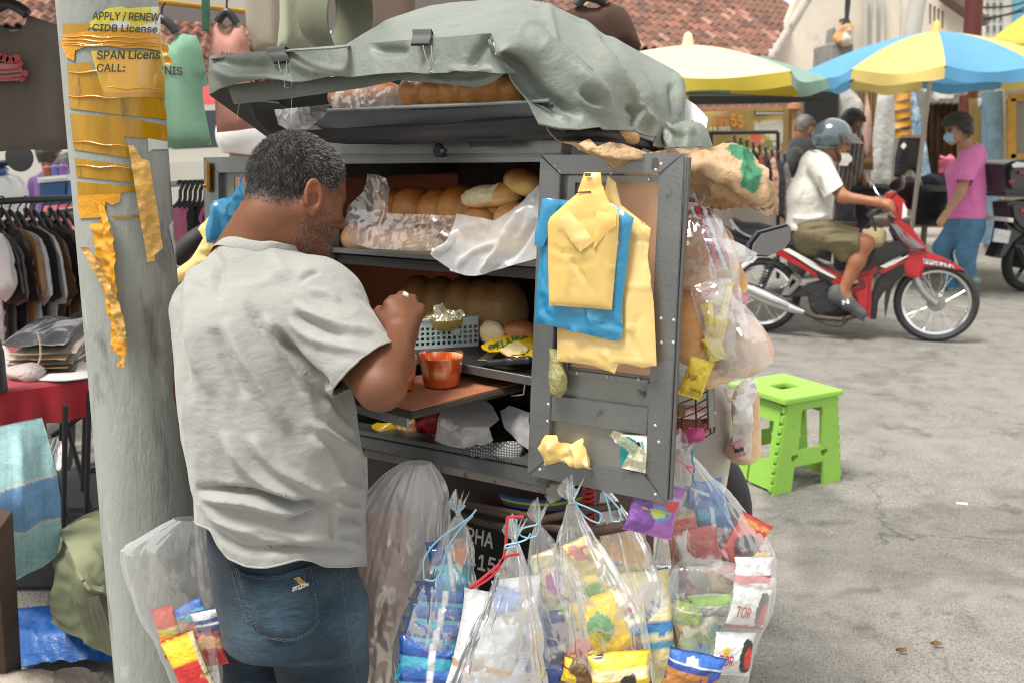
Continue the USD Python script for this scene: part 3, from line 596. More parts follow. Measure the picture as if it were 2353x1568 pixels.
# ---- umbrellas
def umbrella(name,label,c,R,rim,apex,nP,phase,cols,valance=.09,mats=None,sag=.05,poleend=None,under=None,hems=None):
    t=thing(name,label,'umbrella');top=A(c[0],c[1],apex);m=12
    for k in range(nP):
        a0=phase+2*math.pi*k/nP;a1=phase+2*math.pi*(k+1)/nP;rows=[]
        for v in np.linspace(0.015,1,11):
            row=[]
            for w in np.linspace(0,1,m):
                p0=A(math.sin(a0),-math.cos(a0));p1=A(math.sin(a1),-math.cos(a1));q=(p0*(1-w)+p1*w)*R*v
                z=apex-(apex-rim)*(v**1.9*.7+v*.3)-sag*math.sin(math.pi*w)*v*(.3+.7*v);q=q*(1-.06*math.sin(math.pi*w)*v)
                row.append((c[0]+q[0],c[1]+q[1],z))
            rows.append(row)
        e=np.array(rows[-1]);w=np.linspace(0,1,m);dn=e.copy();dn[:,2]-=valance*(1+.15*np.sin(w*9+k*2));dn[:,:2]+=(e[:,:2]-A(*c[:2]))*.015*np.sin(w*7+k)[:,None]
        g=np.concatenate([np.array(rows),((e+dn)/2)[None],dn[None]])
        put(t,'panel',grid(g[:-2]),mats[k%len(mats)],50);put(t,'valance',grid(g[-3:]),(hems or mats)[k%len(hems or mats)],50)
        put(t,'rib',tube([top-A(0,0,.03),A(*rows[5][0])-A(0,0,.02),A(*rows[-1][0])-A(0,0,.015)],.008,5),dark_metal,60)
        put(t,'strut',tube([A(*rows[5][0])-A(0,0,.02),A(c[0],c[1],rim-.05)],.006,5),dark_metal,60)
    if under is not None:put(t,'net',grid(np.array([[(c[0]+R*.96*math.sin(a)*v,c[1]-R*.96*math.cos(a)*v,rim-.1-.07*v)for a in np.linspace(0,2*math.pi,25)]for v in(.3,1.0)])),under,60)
    put(t,'finial',lathe([(0,.1),(.03,.08),(.04,.03),(.05,-.01),(0,-.02)],top,(0,0,1),12),mats[-1],50)
    pe=A(c[0],c[1],0)if poleend is None else A(*poleend)
    put(t,'pole',tube([top,pe],.021,10),M('aluminium_pole',A(.5,.45,.38),.4,.4),60)
    return t
uy=M('umbrella_yellow',C('f8e08a',.75),.55,var=(2,.08),back=.35);ub=M('umbrella_blue',C('6db6e8',.72),.55,var=(2,.08),back=.3)
c2=P(2131,310,9.5);umbrella('market_umbrella','large market umbrella of alternating blue and yellow panels',(c2[0],9.5),1.22,2.0,2.38,10,-math.pi/10,None,mats=[ub,uy],poleend=P(2104,330,9.9)+A(0,0,-1.37))
uw=M('umbrella_cream',C('fbf2c0',.82),.6,var=(1.5,.1),back=.3);ug=M('umbrella_green',C('9cc4b4',.6),.5,var=(4,.2),back=.2);uyl=M('umbrella_hem',C('f3d94e',.65),.55,back=.3)
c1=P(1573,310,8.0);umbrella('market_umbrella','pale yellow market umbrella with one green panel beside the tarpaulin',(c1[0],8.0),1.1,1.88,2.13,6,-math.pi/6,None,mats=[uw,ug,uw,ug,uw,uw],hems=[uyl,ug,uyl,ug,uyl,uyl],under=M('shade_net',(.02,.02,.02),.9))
c3=P(2545,310,11);umbrella('market_umbrella','yellow umbrella with a green edge cut off by the top right corner',(c3[0],11),1.35,2.45,3.15,8,0,None,mats=[M('umbrella_bright',C('f5e05a',.62),.55,back=.35),M('umbrella_bright')],valance=.03)
# ---- cloths, banner, rack in the far stalls
wplast=M('white_sheet',C('e6e6e2',.65),.5,var=(3,.06),bump=(9,.03),back=.15)
one('white_sheet','white plastic sheet draped over the rack behind the masked man','sheet',puff(SP(11.9),Z6((1010,620),(1120,612),(1180,660),(1232,740),(1228,1010),(1190,1180),(1150,1000),(1060,960)),.06,.05,(.06,5,1)),wplast)
one('white_sheet','long narrow white sheet hanging right of the masked man','sheet',puff(SP(11.6),Z6((1330,645),(1450,640),(1452,900),(1415,1300),(1300,1290),(1290,960)),.05,.05,(.07,6,1),3),wplast)
one('white_sheet','crumpled white sheet with green border slung under the blue umbrella','sheet',puff(SP(12.2),Z6((1590,600),(1930,585),(1945,660),(1880,680),(1810,722),(1740,715),(1680,660)),.12,.05,(.12,4,4),5),wplast)
one('pink_cloth','pale pink cloth hanging between the two white sheets','cloth',puff(SP(11.7),Z6((1250,640),(1268,720),(1290,900),(1270,1060),(1225,1115),(1205,1080),(1235,800)),.04,.04,(.05,7,1),7),cloth('pale_pink',C('e5bdb4',.6)))
one('plaid_cloth','blue checked cloth hanging behind the black shorts','cloth',puff(SP(12.0),Z6((1560,640),(1590,650),(1660,980),(1700,1230),(1640,1270),(1560,1150),(1550,800)),.04,.04,(.05,6,1),8),M('blue_check',C('8db8d8',.6),.8,stain=[(C('d5e4ee',.6),16,.5,.53),(C('5c8fbf',.6),23,.56,.6)]))
one('grey_cloth','grey rag hanging on the ochre panel','cloth',puff(SP(12.35),Z6((2025,690),(2075,680),(2080,740),(2050,775),(2028,750)),.05,.03,(.03,9,2),9),cloth('rag_grey',A(.3,.33,.33)))
bars2=thing('yellow_railing','yellow iron railing between the white sheets','railing')
for k in range(6):
    q=Z6((1190+k*24,640),(1190+k*24,1190));put(bars2,'bar',tube([P(*q[0],12.6),P(*q[1],12.6)],.02,6),M('yellow_iron',C('9a7a45',.5),.7,var=(9,.2)),60)
q=Z6((1170,1130),(1340,1120));put(bars2,'rail',bar(P(*q[0],12.55),P(*q[1],12.55),.03,.05),M('yellow_iron'))
mb=thing('black_board','black display board with rounded corners behind the rider','board')
pl=SP(11.8);o=Z6((800,640),(812,626),(1052,622),(1066,640),(1062,1000),(1060,1180),(800,1180));put(mb,'frame',cutout(pl,o,.06,ch=.01),M('board_rim',(.13,.12,.1),.6))
put(mb,'face',cutout(pl,Z6((815,640),(1050,637),(1046,1170),(815,1170)),.02,off=.015),M('board_face',(.012,.012,.012),.9,bump=(80,.003)))
bn=thing('banner','golden printed banner with red and orange figures below the rusty fence','banner');pl=SP(11.4)
pg=[(1520,262),(1810,246),(1812,350),(1520,352)]
u=np.linspace(0,1,60);gg=np.array([[pl.at(1520+291*a,(262-16*a)*(1-b)+352*b)+A(0,.02*math.sin(a*9+b*3),0)for a in u]for b in np.linspace(0,1,24)])
uu,vv=np.meshgrid(u,np.linspace(0,1,24));nn=meshkit.fbm(np.stack([uu*9,vv*5,uu*0],-1),4,4)
cc=C('b39a57',.6)*(.7+.7*nn[...,None]);cc=np.where(((uu>.74)&(vv>.3)&(nn>.42))[...,None],C('d9d3c2',.6),cc);cc=np.where(((vv>.72)&(nn>.5))[...,None],C('8a8440',.55),cc);cc=np.where((((uu-.745)/.05)**2+((vv-.68)/.17)**2<1)[...,None],C('cf5f45',.6),cc)
put(bn,'sheet',grid(gg),M('banner_print',(.4,.35,.2),.55,col=True),True,col=cc.reshape(-1,3))
def on_banner(txt,p0,p1,h,colr,nm):put(bn,nm,text_seen(txt,*Z6(p0,p1),(0,-h*.3284),pl,.045),M('print_'+nm,colr,.5),False)
on_banner('55',(305,880),(390,895),82,C('e08a2e',.7),'number')
on_banner('2.5.2021',(152,925),(300,915),30,C('ece6d4',.7),'date')
put(bn,'heading',cutout(pl,Z6((455,780),(685,776),(685,802),(470,812)),.004,off=.04),M('print_dark',(.05,.045,.04),.5))
for k in range(9):put(bn,'character',cutout(pl,Z6((475+k*22,788),(490+k*22,787),(490+k*22,800),(475+k*22,801)),.002,off=.046,holes=[Z6((479+k*22,792),(486+k*22,791),(486+k*22,796),(479+k*22,797))]),M('print_date'))
for k in range(3):
    x=182+k*39
    for a,b,w in(((x,842),(x+30,840),5),((x+2,858),(x+30,856),4),((x,878),(x+32,875),5),((x+6,836),(x+4,880),5),((x+22,836),(x+26,878),5),((x+13,850),(x+16,870),4)):
        put(bn,'stroke',bar(*[pl.at(*q,.046)for q in Z6(a,b)],w*.3284/FPX*11.4,.003,(0,-1,0)),M('print_number'))
    put(bn,'small_character',bar(*[pl.at(*q,.046)for q in Z6((x,822),(x+30,819))],.018,.003,(0,-1,0)),M('print_red',C('d0565a',.6),.5))
put(bn,'pole',tube([P(1811,236,11.35),P(1806,420,11.35),P(1803,590,11.35)],.05,8),M('banner_wood',C('9c7d45',.5),.7,var=(9,.2)),60)
q=Z6((750,640),(738,1200));one('rust_stake','rusty stake tied with yellow cord at the end of the banner','stake',cat(tube([P(*q[0],11.2),P(q[1][0],560,11.2)],.03,6),lathe([(0,.05),(.08,.03),(.09,-.02),(0,-.06)],P(*Z6((748,750))[0],11.2),(0,0,1),8)),rust,60)
# rack of clothes by the banner
rk=thing('clothes_rail','black clothes rail standing in front of the yellow banner','clothes rail');pl=SP(9.3)
put(rk,'rail',tube([pl.at(*q)for q in Z6((60,935),(200,930),(630,925))],.018,8),dark_metal,60)
for x in(165,632):put(rk,'post',tube([pl.at(*Z6((x,925))[0]),pl.at(1579.5+.3284*x,640)],.018,8),dark_metal,60)
gar=[('2f3a55','navy'),('3f6fa8','blue'),('e7e7ea','white'),('26262a','black'),('a35a34','rust brown'),('2c3440','slate'),('f0b89c','peach'),('40404a','charcoal'),('8a7f7c','taupe')]
for k,(h,nme)in enumerate(gar):
    x=330+k*44;top=1000+k*16;gt=thing('hung_garment',f'{nme} garment on the rail in front of the banner','garment','garments on the rail by the banner')
    put(gt,'cloth',puff(Plane(P(*Z6((x,top))[0],9.2),(.8,-.6,0)),Z6((x-20,top+40),(x,top),(x+26,top+30),(x+44,top+150),(x+40,1330+k*30),(x-22,1310+k*26)),.05,.035,(.05,14,1),k),cloth('rail_'+nme.replace(' ','_'),C(h,.55)))
    put(gt,'hanger',tube([P(*q,9.22)for q in Z6((x-18,top+34),(x,top-6),(x-6,top-40),(x+10,top-55))],.012,6,10),black_plastic,60)
sh=thing('black_shorts','black pleated shorts with white tag hanging on the post','shorts');pl=SP(11.2)
put(sh,'shorts',puff(pl,Z6((1480,965),(1655,960),(1640,1195),(1612,1245),(1570,1190),(1540,1190),(1500,1245),(1440,1240),(1450,1100)),.09,.03,(.04,10,1),4),cloth('shorts_black',A(.014,.014,.016)))
put(sh,'hanger',cutout(pl,Z6((1485,945),(1655,940),(1655,962),(1485,966)),.03,off=.05),M('card_brown',C('a4876a',.6),.8));put(sh,'tag',cutout(pl,Z6((1468,1025),(1490,998),(1508,1018),(1486,1046)),.01,off=.1),M('white_card',(.75,.75,.73),.6))
one('pink_bag','bright pink plastic bags hanging in front of the bamboo blind','bag',puff(SP(11),Z6((1750,1080),(1800,1100),(1840,1076),(1872,1110),(1860,1200),(1800,1225),(1762,1215)),.14,.035,(.12,6,5),6),M('pink_plastic',C('f07a9c',.62),.35,back=.2))
pile=[('maroon','5a3038',[(1190,540),(1240,505),(1330,498),(1390,535),(1395,570),(1340,700),(1300,690),(1240,585),(1195,575)],10.6),('black','232327',[(1330,560),(1420,545),(1530,560),(1535,640),(1500,770),(1440,785),(1350,780),(1335,650)],10.3),('dark grey','3a3a40',[(960,560),(1010,525),(1100,540),(1190,545),(1200,600),(1100,620),(980,600)],10.5),('navy','1d2236',[(1390,500),(1450,480),(1530,500),(1540,560),(1400,560)],10.9),('purple brown','43323d',[(985,610),(1060,620),(1085,700),(1085,810),(1000,815)],10.2),('slate','46494f',[(860,600),(980,605),(985,760),(880,750)],10.2)]
for k,(nme,h,pts,Y)in enumerate(pile):one('heaped_clothes',f'{nme} clothes heaped on the stall behind the motorcycle','clothes',puff(SP(Y),Z7(*pts),.3,.05,(.16,4,3),k,round_=.15),cloth('heap_'+nme.replace(' ','_'),C(h,.5)),group=None)
tbl=thing('stall_table','low trestle table under the heaped dark clothes','table')
put(tbl,'top',box((P(1830,520,10.8)[0],10.3,.52),(P(2170,520,10.8)[0],11.2,.56)),M('grey_timber'))
for x in(1850,1990,2150):
    for Y in(10.4,11.1):put(tbl,'leg',bar(P(x,520,10.8)*A(1,0,0)+A(0,Y,0),P(x,520,10.8)*A(1,0,0)+A(0,Y,.52),.05,.05,(0,1,0)),M('grey_timber'))

# ================================================================ left: the concrete pole and the clothes stall
ax0=P(308,784,1.95);PX,PYY,PR=ax0[0],ax0[1],.0885
th=np.linspace(0,2*np.pi,97)[:-1];zz=np.linspace(0,2.6,131);TH,ZZ=np.meshgrid(th,zz)
rr=PR+(2.6-ZZ)*.0015+.0012*(meshkit.fbm(np.stack([np.cos(TH)*3,np.sin(TH)*3,ZZ*3],-1),3)-.5)
seam=np.exp(-((np.arctan2(np.cos(TH),-np.sin(TH))-.38-.02*np.sin(ZZ*9))/.03)**2)*.004;rr=rr-seam*(meshkit.noise(np.stack([ZZ*12,ZZ*0,ZZ*0],-1))+.3)
pole_mesh=cat(grid(np.stack([PX+np.sin(TH)*rr,PYY-np.cos(TH)*rr,ZZ],-1),True))
pole=thing('concrete_pole','concrete street pole wrapped in peeling yellow tape with a torn notice','pole')
put(pole,'shaft',pole_mesh,M('pole_concrete',C('a9aea8',.64),.85,var=(13,.15),stretch=(1,1,.28),stain=[(C('7c7d77',.54),9,.56,.68),(C('c9cdc6',.6),17,.60,.70),(C('6a6255',.5),3.2,.62,.74)],bump=(90,.003)),True)
amber=M('amber_tape',C('c4920c',.58),.16,var=(22,.28),stretch=(1,1,.25),bump=(14,.003),stain=(C('7c6a3c',.5),40,.58,.68));orange_tape=M('orange_tape',C('eba51d',.62),.25,var=(15,.15),bump=(20,.005));pale_tape=M('pale_tape',C('d0a24c',.6),.35,var=(18,.2),bump=(45,.004))
notice=M('notice_paper',C('f2e352',.62),.5,var=(12,.1),bump=(20,.002));white_paper=M('white_paper',C('e6e6e2',.68),.6,var=(14,.12),stain=(C('9a9a94',.6),25,.6,.66))
def on_pole(name,pts,mat,off,step=5):put(pole,name,decal(pole_mesh,pts,off,step),mat,60)
on_pole('notice',Z1((560,175),(660,95),(700,60),(800,42),(840,58),(900,50),(1044,45),(1052,225),(850,205),(640,190)),notice,.0012)
on_pole('white_paper',Z1((985,48),(1045,46),(1055,225),(900,215),(905,175),(1000,150)),white_paper,.0016);on_pole('white_paper',Z1((720,160),(760,138),(850,140),(860,175),(790,190),(730,180)),white_paper,.0018)
on_pole('notice',Z1((600,335),(1078,350),(1088,640),(690,640),(640,480)),notice,.0012)
on_pole('amber_tape',Z1((412,158),(600,156),(575,215),(420,232)),amber,.0014)
on_pole('amber_tape',Z1((446,420),(600,412),(690,612),(1090,606),(1106,790),(790,757),(463,715)),amber,.0017)
on_pole('amber_tape',Z1((466,752),(800,768),(1112,835),(1116,932),(960,912),(815,900),(862,1042),(490,985)),amber,.0017)
on_pole('amber_tape',Z1((497,1045),(760,1078),(855,1100),(878,1204),(508,1165)),amber,.0017)
on_pole('amber_tape',Z1((510,1198),(905,1232),(905,1255),(795,1272),(520,1290)),amber,.0017)
on_pole('amber_tape',Z1((735,1424),(912,1418),(912,1434),(760,1440)),amber,.0016)
on_pole('orange_tape',Z1((412,232),(600,205),(760,188),(1052,228),(1066,340),(900,318),(600,300),(500,335),(495,402),(445,380),(418,315)),orange_tape,.0026)
on_pole('orange_tape',Z1((515,1290),(795,1272),(790,1330),(740,1352),(700,1330),(690,1380),(700,1430),(530,1440)),orange_tape,.0026)
glaze=film('yellow_glaze',C('eeb01c',.75),.3,.6,.2,(1,.82,.25),30,.003,back=.1,shine=.3)
on_pole('tape_layer',Z1((615,345),(1080,380),(1090,655),(1000,640),(690,640),(650,520)),glaze,.0035)
for pts in([(1062,285),(1100,283),(1112,330),(1095,355),(1132,400),(1120,428),(1086,425),(1066,330)],):put(pole,'torn_tape',relief(Z1(*pts),[(q[0],q[1],1.9)for q in Z1((1062,285),(1130,400),(1070,420),(1110,330))],.001,3,noise=(.01,60)),orange_tape,60)
for k,(a,h)in enumerate([((418,240),255),((420,262),290),((425,285),330),((430,300),300),((455,480),452),((455,632),658),((485,928),1000),((500,1092),1115),((700,580),590)]):
    xs=np.linspace(a[0],min(1085,a[0]+(640 if k<4 else 380)),26);w,nn=cast(pole_mesh,Z1(*[(x,a[1]+(h-a[1])*((x-a[0])/640)+5*math.sin(x*.03+k))for x in xs]));ok=~np.isnan(w[:,0])
    put(pole,'tape_edge',tube((w+nn*.0032)[ok],[.0005,.0017,.0012,.0005],5),orange_tape,60)
ink=M('notice_ink',(.035,.033,.02),.6,stain=(C('d8c948',.6),45,.63,.68))
for txt,a,b,h in(('APPLY / RENEW',(612,131),(1032,140),50),('CIDB License',(612,206),(1022,216),44),('SPAN Licens',(640,392),(1040,388),54),('CALL:',(640,472),(818,473),48)):
    put(pole,'lettering',text_seen(txt,*Z1(a,b),(1.5,-h*.3487),pole_mesh,.0046),ink,False)
put(pole,'peeling_tape',relief(Z1((845,960),(880,960),(930,1045),(985,1062),(1010,1240),(1040,1400),(1062,1568))+Z2((1073,415),(1018,462),(1022,500),(968,506),(962,440),(925,240),(890,20)),[(300,340,1.853),(345,380,1.855),(320,480,1.845),(365,480,1.858),(340,590,1.848),(372,570,1.856)],.0008,5,noise=(.006,45)),pale_tape,60)
on_pole('white_paper',Z1((860,1050),(930,1060),(940,1150),(900,1215),(870,1130)),white_paper,.003);on_pole('white_paper',Z1((968,912),(1116,936),(1122,985),(1000,985),(975,1005)),white_paper,.0018)
on_pole('white_paper',[(386,520),(398,500),(404,560),(407,600),(400,590)],white_paper,.0016)
put(pole,'hanging_tape',relief(Z2((608,88),(680,140),(722,250),(752,400),(768,640),(776,760),(812,880),(838,1040),(834,1150),(820,1212),(806,1205),(815,1170),(770,1200),(765,1180),(800,1150),(775,1090),(742,1090),(728,960),(740,940),(700,770),(655,560),(630,450),(620,300),(590,290),(588,262),(640,250),(672,220),(650,130)),[(q[0],q[1],Y)for q,Y in zip(Z2((610,90),(700,250),(640,440),(770,600),(700,700),(830,900),(740,1000),(800,1200)),(1.86,1.84,1.853,1.83,1.848,1.825,1.84,1.83))],.0008,4,noise=(.012,38,3)),orange_tape,60)
put(pole,'hanging_tape',relief(Z2((535,412),(582,412),(640,500),(722,650),(790,800),(828,930),(836,1015),(780,1010),(745,860),(690,680),(625,580)),[(q[0],q[1],Y)for q,Y in zip(Z2((540,410),(620,560),(720,640),(800,900),(760,1000)),(1.85,1.83,1.82,1.81,1.815))],.0008,4,noise=(.01,42,5)),pale_tape,60)
# rubble at its foot
rub=[(50,1600,.17,.05),(165,1590,.12,.045)]
for k,(x,y,w,h)in enumerate(rub):
    m=trimesh.creation.icosphere(4);v=np.array(m.vertices);v*=(.75+.5*meshkit.fbm(v*1.7+k*7,4))[:,None];v[:,2]=np.maximum(v[:,2],-.5);v=v*A(w*.75,w*.5,h)+G(x,y)+A(0,0,.015)
    one('broken_concrete',('large pale chunk of broken concrete at the foot of the rusty post','small lump of broken concrete among the dark rubble')[k>0],'rubble',trimesh.Trimesh(v,m.faces,process=False),M(f'rubble_{min(k, 1)}',(A(.34,.30,.25),A(.13,.115,.1))[k>0],.9,var=(20,.3),bump=(50,.01)),60,group='lumps of rubble by the pole' if k else None)
# ---- hanging shirts
def hanger(t,pl,a,b,top,w=.012):put(t,'hanger',tube([pl.at(*q,.01)for q in(a,((a[0]+top[0])/2,(a[1]*.35+top[1]*.65)),top,((b[0]+top[0])/2,(b[1]*.35+top[1]*.65)),b)],w,8,20),black_plastic,60);put(t,'hook',tube([pl.at(top[0],top[1],.01),pl.at(top[0],top[1]-25,.01),pl.at(top[0]+8,top[1]-38,.01)],.003,6,8),black_plastic,60)
def tshirt(label,Y,pts,mat,px=(1,0,0),col=None,fold=(.03,9,.8),seed=0,thick=.05):
    t=thing('hanging_tshirt',label,'t-shirt');pl=SP(Y,x=px,px=np.mean([q[0]for q in pts]));put(t,'shirt',puff(pl,pts,thick,.016,fold,seed,round_=.05,smoothpts=0),mat,50);return t,pl
t,pl=tshirt('dark grey brown t-shirt with a red strawberry cake print left of the pole',2.55,[(-120,70),(-25,40),(-5,52),(8,64),(24,73),(44,71),(57,56),(64,36),(138,59),(150,100),(156,190),(170,342),(120,347),(60,344),(-20,350),(-120,348)],cloth('taupe_tee',C('6f675d',.5)),fold=(.012,8,.6),seed=2)
hanger(t,pl,(-30,36),(62,33),(16,8),.014)
red=M('print_berry',C('b5484a',.5),.8,var=(40,.3));dk=M('print_outline',(.06,.03,.03),.8)
for k,(x,y,r)in enumerate([(3,140,10),(16,134,11),(31,138,10),(44,141,10),(58,138,10),(66,150,7),(75,172,9),(70,184,7)]):
    put(t,'berry_print',cutout(pl,[(x+r*math.cos(a),y+r*.95*math.sin(a))for a in np.linspace(0,2*math.pi,14)[:-1]],.003,off=.045),red,False)
put(t,'cake_print',cutout(pl,[(-20,148),(66,150),(72,172),(60,188),(-20,190)],.003,off=.0435),M('print_cream',C('c98078',.5),.8,var=(30,.3)),False)
for k,y in enumerate((160,170,179)):put(t,'cake_layer_print',cutout(pl,[(-20,y),(30,y+2),(66,y-2),(66,y+2),(30,y+6),(-20,y+4)],.003,off=.0455),red if k!=1 else dk,False)
t,pl=tshirt('mint green t-shirt with dark lettering hanging right of the pole',2.75,[(300,85),(371,83),(381,100),(392,104),(402,92),(406,76),(449,82),(460,106),(466,140),(473,180),(474,200),(464,198),(462,180),(466,240),(484,333),(440,337),(390,340),(300,335)],cloth('mint_tee',C('9fd0b0',.62),back=.15),fold=(.02,9,.5),seed=3)
hanger(t,pl,(330,60),(404,74),(372,44),.013);put(t,'lettering',text_seen('TENNIS',(330,168),(419,173),(0,-18),pl,.034),M('print_outline'),False)
t,pl=tshirt('pale pink t-shirt with red lettering hanging above the tarpaulin corner',3.0,[(487,62),(500,50),(508,66),(518,78),(528,78),(536,68),(540,54),(558,64),(570,95),(578,140),(584,190),(572,180),(605,292),(550,300),(497,305),(492,230),(494,160),(486,185),(474,150)],cloth('pink_tee',C('f0b3a4',.66),back=.2),fold=(.03,10,.6),seed=5)
hanger(t,pl,(500,52),(542,54),(521,27),.012);put(t,'lettering',text_seen('PARK',(508,131),(546,134),(0,-11),pl,.036),M('print_wine',C('a04350',.5),.8),False)
tshirt('cream t-shirt hanging left of the sage green garment',3.0,[(560,-60),(648,-60),(655,60),(648,122),(600,124),(585,118),(575,90),(566,60)],cloth('cream_tee',C('bdb3a0',.58)),seed=6)
tshirt('faded blue shirt edge hanging behind the sage green garment',3.15,[(605,-60),(640,-60),(640,70),(628,112),(618,100),(606,70)],cloth('faded_blue',C('8d9fa8',.55)),seed=7)
tshirt('plain brown board-like shirt hanging behind the top of the tarpaulin',3.3,[(828,-60),(955,-60),(952,90),(830,90)],cloth('plain_brown',C('8d7a6a',.5)),seed=8,fold=(.005,3,.5))
tshirt('dark brown t-shirt on a black hanger above the right of the tarpaulin',2.9,Z5((1150,90),(1290,38),(1335,62),(1400,66),(1445,48),(1500,20),(1600,58),(1655,110),(1700,210),(1760,375),(1742,412),(1620,380),(1600,700),(1200,700),(1150,200)),cloth('dark_brown_tee',C('5f4638',.45)),seed=9)
hanger('/World/'+'hanging_tshirt_006',SP(2.9),*Z5((1240,45),(1480,20)),Z5((1320,-30))[0],.014)
t=thing('sage_garment','sage green garment with a round rolled cuff hanging above the tarpaulin','garment')
put(t,'cloth',puff(SP(2.8),[(640,-60),(745,-60),(745,20),(725,125),(690,128),(632,118),(640,40)],.08,.012,(.05,14,.4),4,round_=.05),cloth('sage',C('b0b49a',.6)),50)
c0=P(770,30,2.65);a1=unit(A(.8,-.45,-.12));ring=lathe([(.075,-.06),(.088,-.03),(.092,.0),(.094,.05),(.090,.052),(.086,.0),(.07,-.05)],c0,a1,36);v=np.array(ring.vertices);v[:,2]=(v[:,2]-c0[2])*1.15+c0[2];put(t,'cuff',trimesh.Trimesh(v,ring.faces,process=False),cloth('sage_dark',C('8f937a',.5)),50)
one('green_tent_pole','green metal tent pole hanging down above the pink t-shirt','pole',bar(P(472,-60,2.9),P(473,72,2.9),.019,.019,(0,1,0)),M('green_paint',C('2f6b4f',.55),.45,var=(5,.15)))
cn=thing('stall_canopy','grey stall canopy with a yellow edge above the hanging shirts','canopy')
put(cn,'cloth',grid(solid(loft([[P(-500,-60,2.3),P(200,2,2.6),P(400,8,2.9),P(560,26,3.1)],[P(-500,-160,4.2),P(200,-40,4.2),P(420,-22,4.2),P(580,-10,4.2)]],20,8),.004).vertices[:160].reshape(8,20,3)),M('canopy_grey',C('9d958a',.55),.6,var=(3,.1),back=.25),60)
put(cn,'edge',tube([P(-500,-60,2.3),P(200,2,2.6),P(400,8,2.9),P(560,26,3.1)],.008,6,24),M('yellow_webbing',C('d9a42c',.6),.6),60)
# ---- rail with shirts
rail=thing('clothes_rail','black clothes rail full of shirts left of the concrete pole','clothes rail')
rp=[P(-160,472,3.2),P(0,463,3.4),P(172,455,3.7)];put(rail,'rail',tube(rp,.012,10,12),dark_metal,60)
for q in(P(-160,472,3.2),P(178,455,3.72)):put(rail,'post',tube([q,A(q[0],q[1],0)],.012,8),dark_metal,60)
cols=[('white','d9d9d9'),('black','1b1b1e'),('charcoal','4a4746'),('black','1d1d1f'),('tan','a07545'),('white','e2e2e4'),('black','161618'),('white','d8dadc'),('brown','5e4028'),('black','19191b'),('bronze','7c5a34'),('grey','a9abae')]
for k,(nme,h)in enumerate(cols):
    x=-62+k*18.5;Y=3.3+k*.034;t=thing('rail_shirt',f'{nme} short-sleeved shirt on the left rail, {["first", "second", "third", "fourth", "fifth", "sixth", "seventh", "eighth", "ninth", "tenth", "eleventh", "last"][k]} along from the left edge','shirt','shirts on the left rail')
    pl=Plane(P(x,470,Y),(.62,.60,0)if False else(.80,-.60,0));y0=505+(k%3)*4
    pts=[(x-14,y0+8),(x+2,y0-4),(x+24,y0+12),(x+58,y0+34),(x+76,y0+78),(x+92,y0+160+k%4*9),(x+70,y0+190),(x+60,y0+175),(x+62,800),(x-12,806),(x-14,y0+120)]
    put(t,'shirt',puff(pl,pts,.045,.02,(.03,9,.8),k,round_=.04),cloth('rail_shirt_'+nme,C(h,.5)),50)
    put(t,'hanger',tube([P(*q,Y-.012)for q in((x-12,y0+4),(x+10,y0-14),(x+8,y0-26),(x+36,y0+14))],.007,6,12),black_plastic,60)
    put(t,'hook',tube([P(*q,Y)for q in((x+9,y0-22),(x+11,y0-36),(x+18,y0-46),(x+10,y0-54),(x+1,y0-46))],.0028,6,12),black_plastic,60)
rail2=thing('clothes_rail','grey clothes rail with black hangers between the pole and the cart','clothes rail')
put(rail2,'rail',tube([P(330,428,3.3),P(520,415,3.4)],.01,8),M('zinc'),60)
for k in range(6):
    x=412+k*11.5;t=thing('rail_garment',f'{"pink" if k in (0, 3, 4) else "black"} garment on a black hanger right of the pole, {["first", "second", "third", "fourth", "fifth", "sixth"][k]} from the pole','garment','garments on the grey rail')
    put(t,'cloth',puff(Plane(P(x,470,3.3),(.7,-.7,0)),[(x-16,478),(x,462),(x+22,474),(x+26,560),(x-14,620)],.04,.02,(.03,12,1),k),cloth('pink_rail' if k in(0,3,4)else 'black_rail',C('d77a9e' if k in(0,3,4)else '202024',.5)),50)
    put(t,'hanger',tube([P(*q,3.26)for q in((x-14,476),(x+2,454),(x+2,440),(x+8,424),(x+1,416),(x-4,424))],.006,6,14),black_plastic,60)
# ---- table with goods
tab=thing('stall_table','folding stall table covered with a bright red cloth','table');zt=.765
ta,tb,tc,td=P(-330,930,2.28),P(228,872,2.80),None,None;zt=.77
fa,fb=G(-330,944,zt),G(226,868,zt);inw=unit(A(-(fb-fa)[1],(fb-fa)[0],0));put(tab,'top',prism([(0,0),(np.linalg.norm(fb-fa),0),(np.linalg.norm(fb-fa),.7),(0,.7)],.02,fa-A(0,0,.03),fb-fa,inw),M('grey_timber'))
L=np.linspace(0,1,60);rowsn=[]
for d,z,w in((.66,.002,0),(.3,.002,0),(.02,.002,0),(-.004,-.004,.0),(-.012,-.05,.6),(-.016,-.105,1)):rowsn.append(fa+(fb-fa)*L[:,None]+inw*d+A(0,0,z)-inw*(w*.012*np.sin(L*31+np.sin(L*9)*2))[:,None])
put(tab,'red_cloth',solid(np.array(rowsn),.002),M('red_cloth',C('c8142c',.5),.8,sheen=.2,var=(8,.1),bump=(300,.0004)),50)
for px,y in((150,930),(205,900)):
    q=G(px,y,.74);put(tab,'leg',tube([q,q*A(1,1,0)+A(-.12,.1,.02)],.008,8),dark_metal,60);put(tab,'leg',tube([q+inw*.5,q*A(1,1,0)+inw*.35+A(.16,-.1,.02)],.008,8),dark_metal,60)
chair=thing('folding_chair','black folding chair with a woven back behind the red table','chair')
pl=SP(3.05);put(chair,'back',cutout(pl,[(150,740),(165,722),(215,715),(225,725),(228,822),(155,826)],.02,ch=.006),M('chair_black',(.03,.03,.033),.6,bump=(90,.004)))
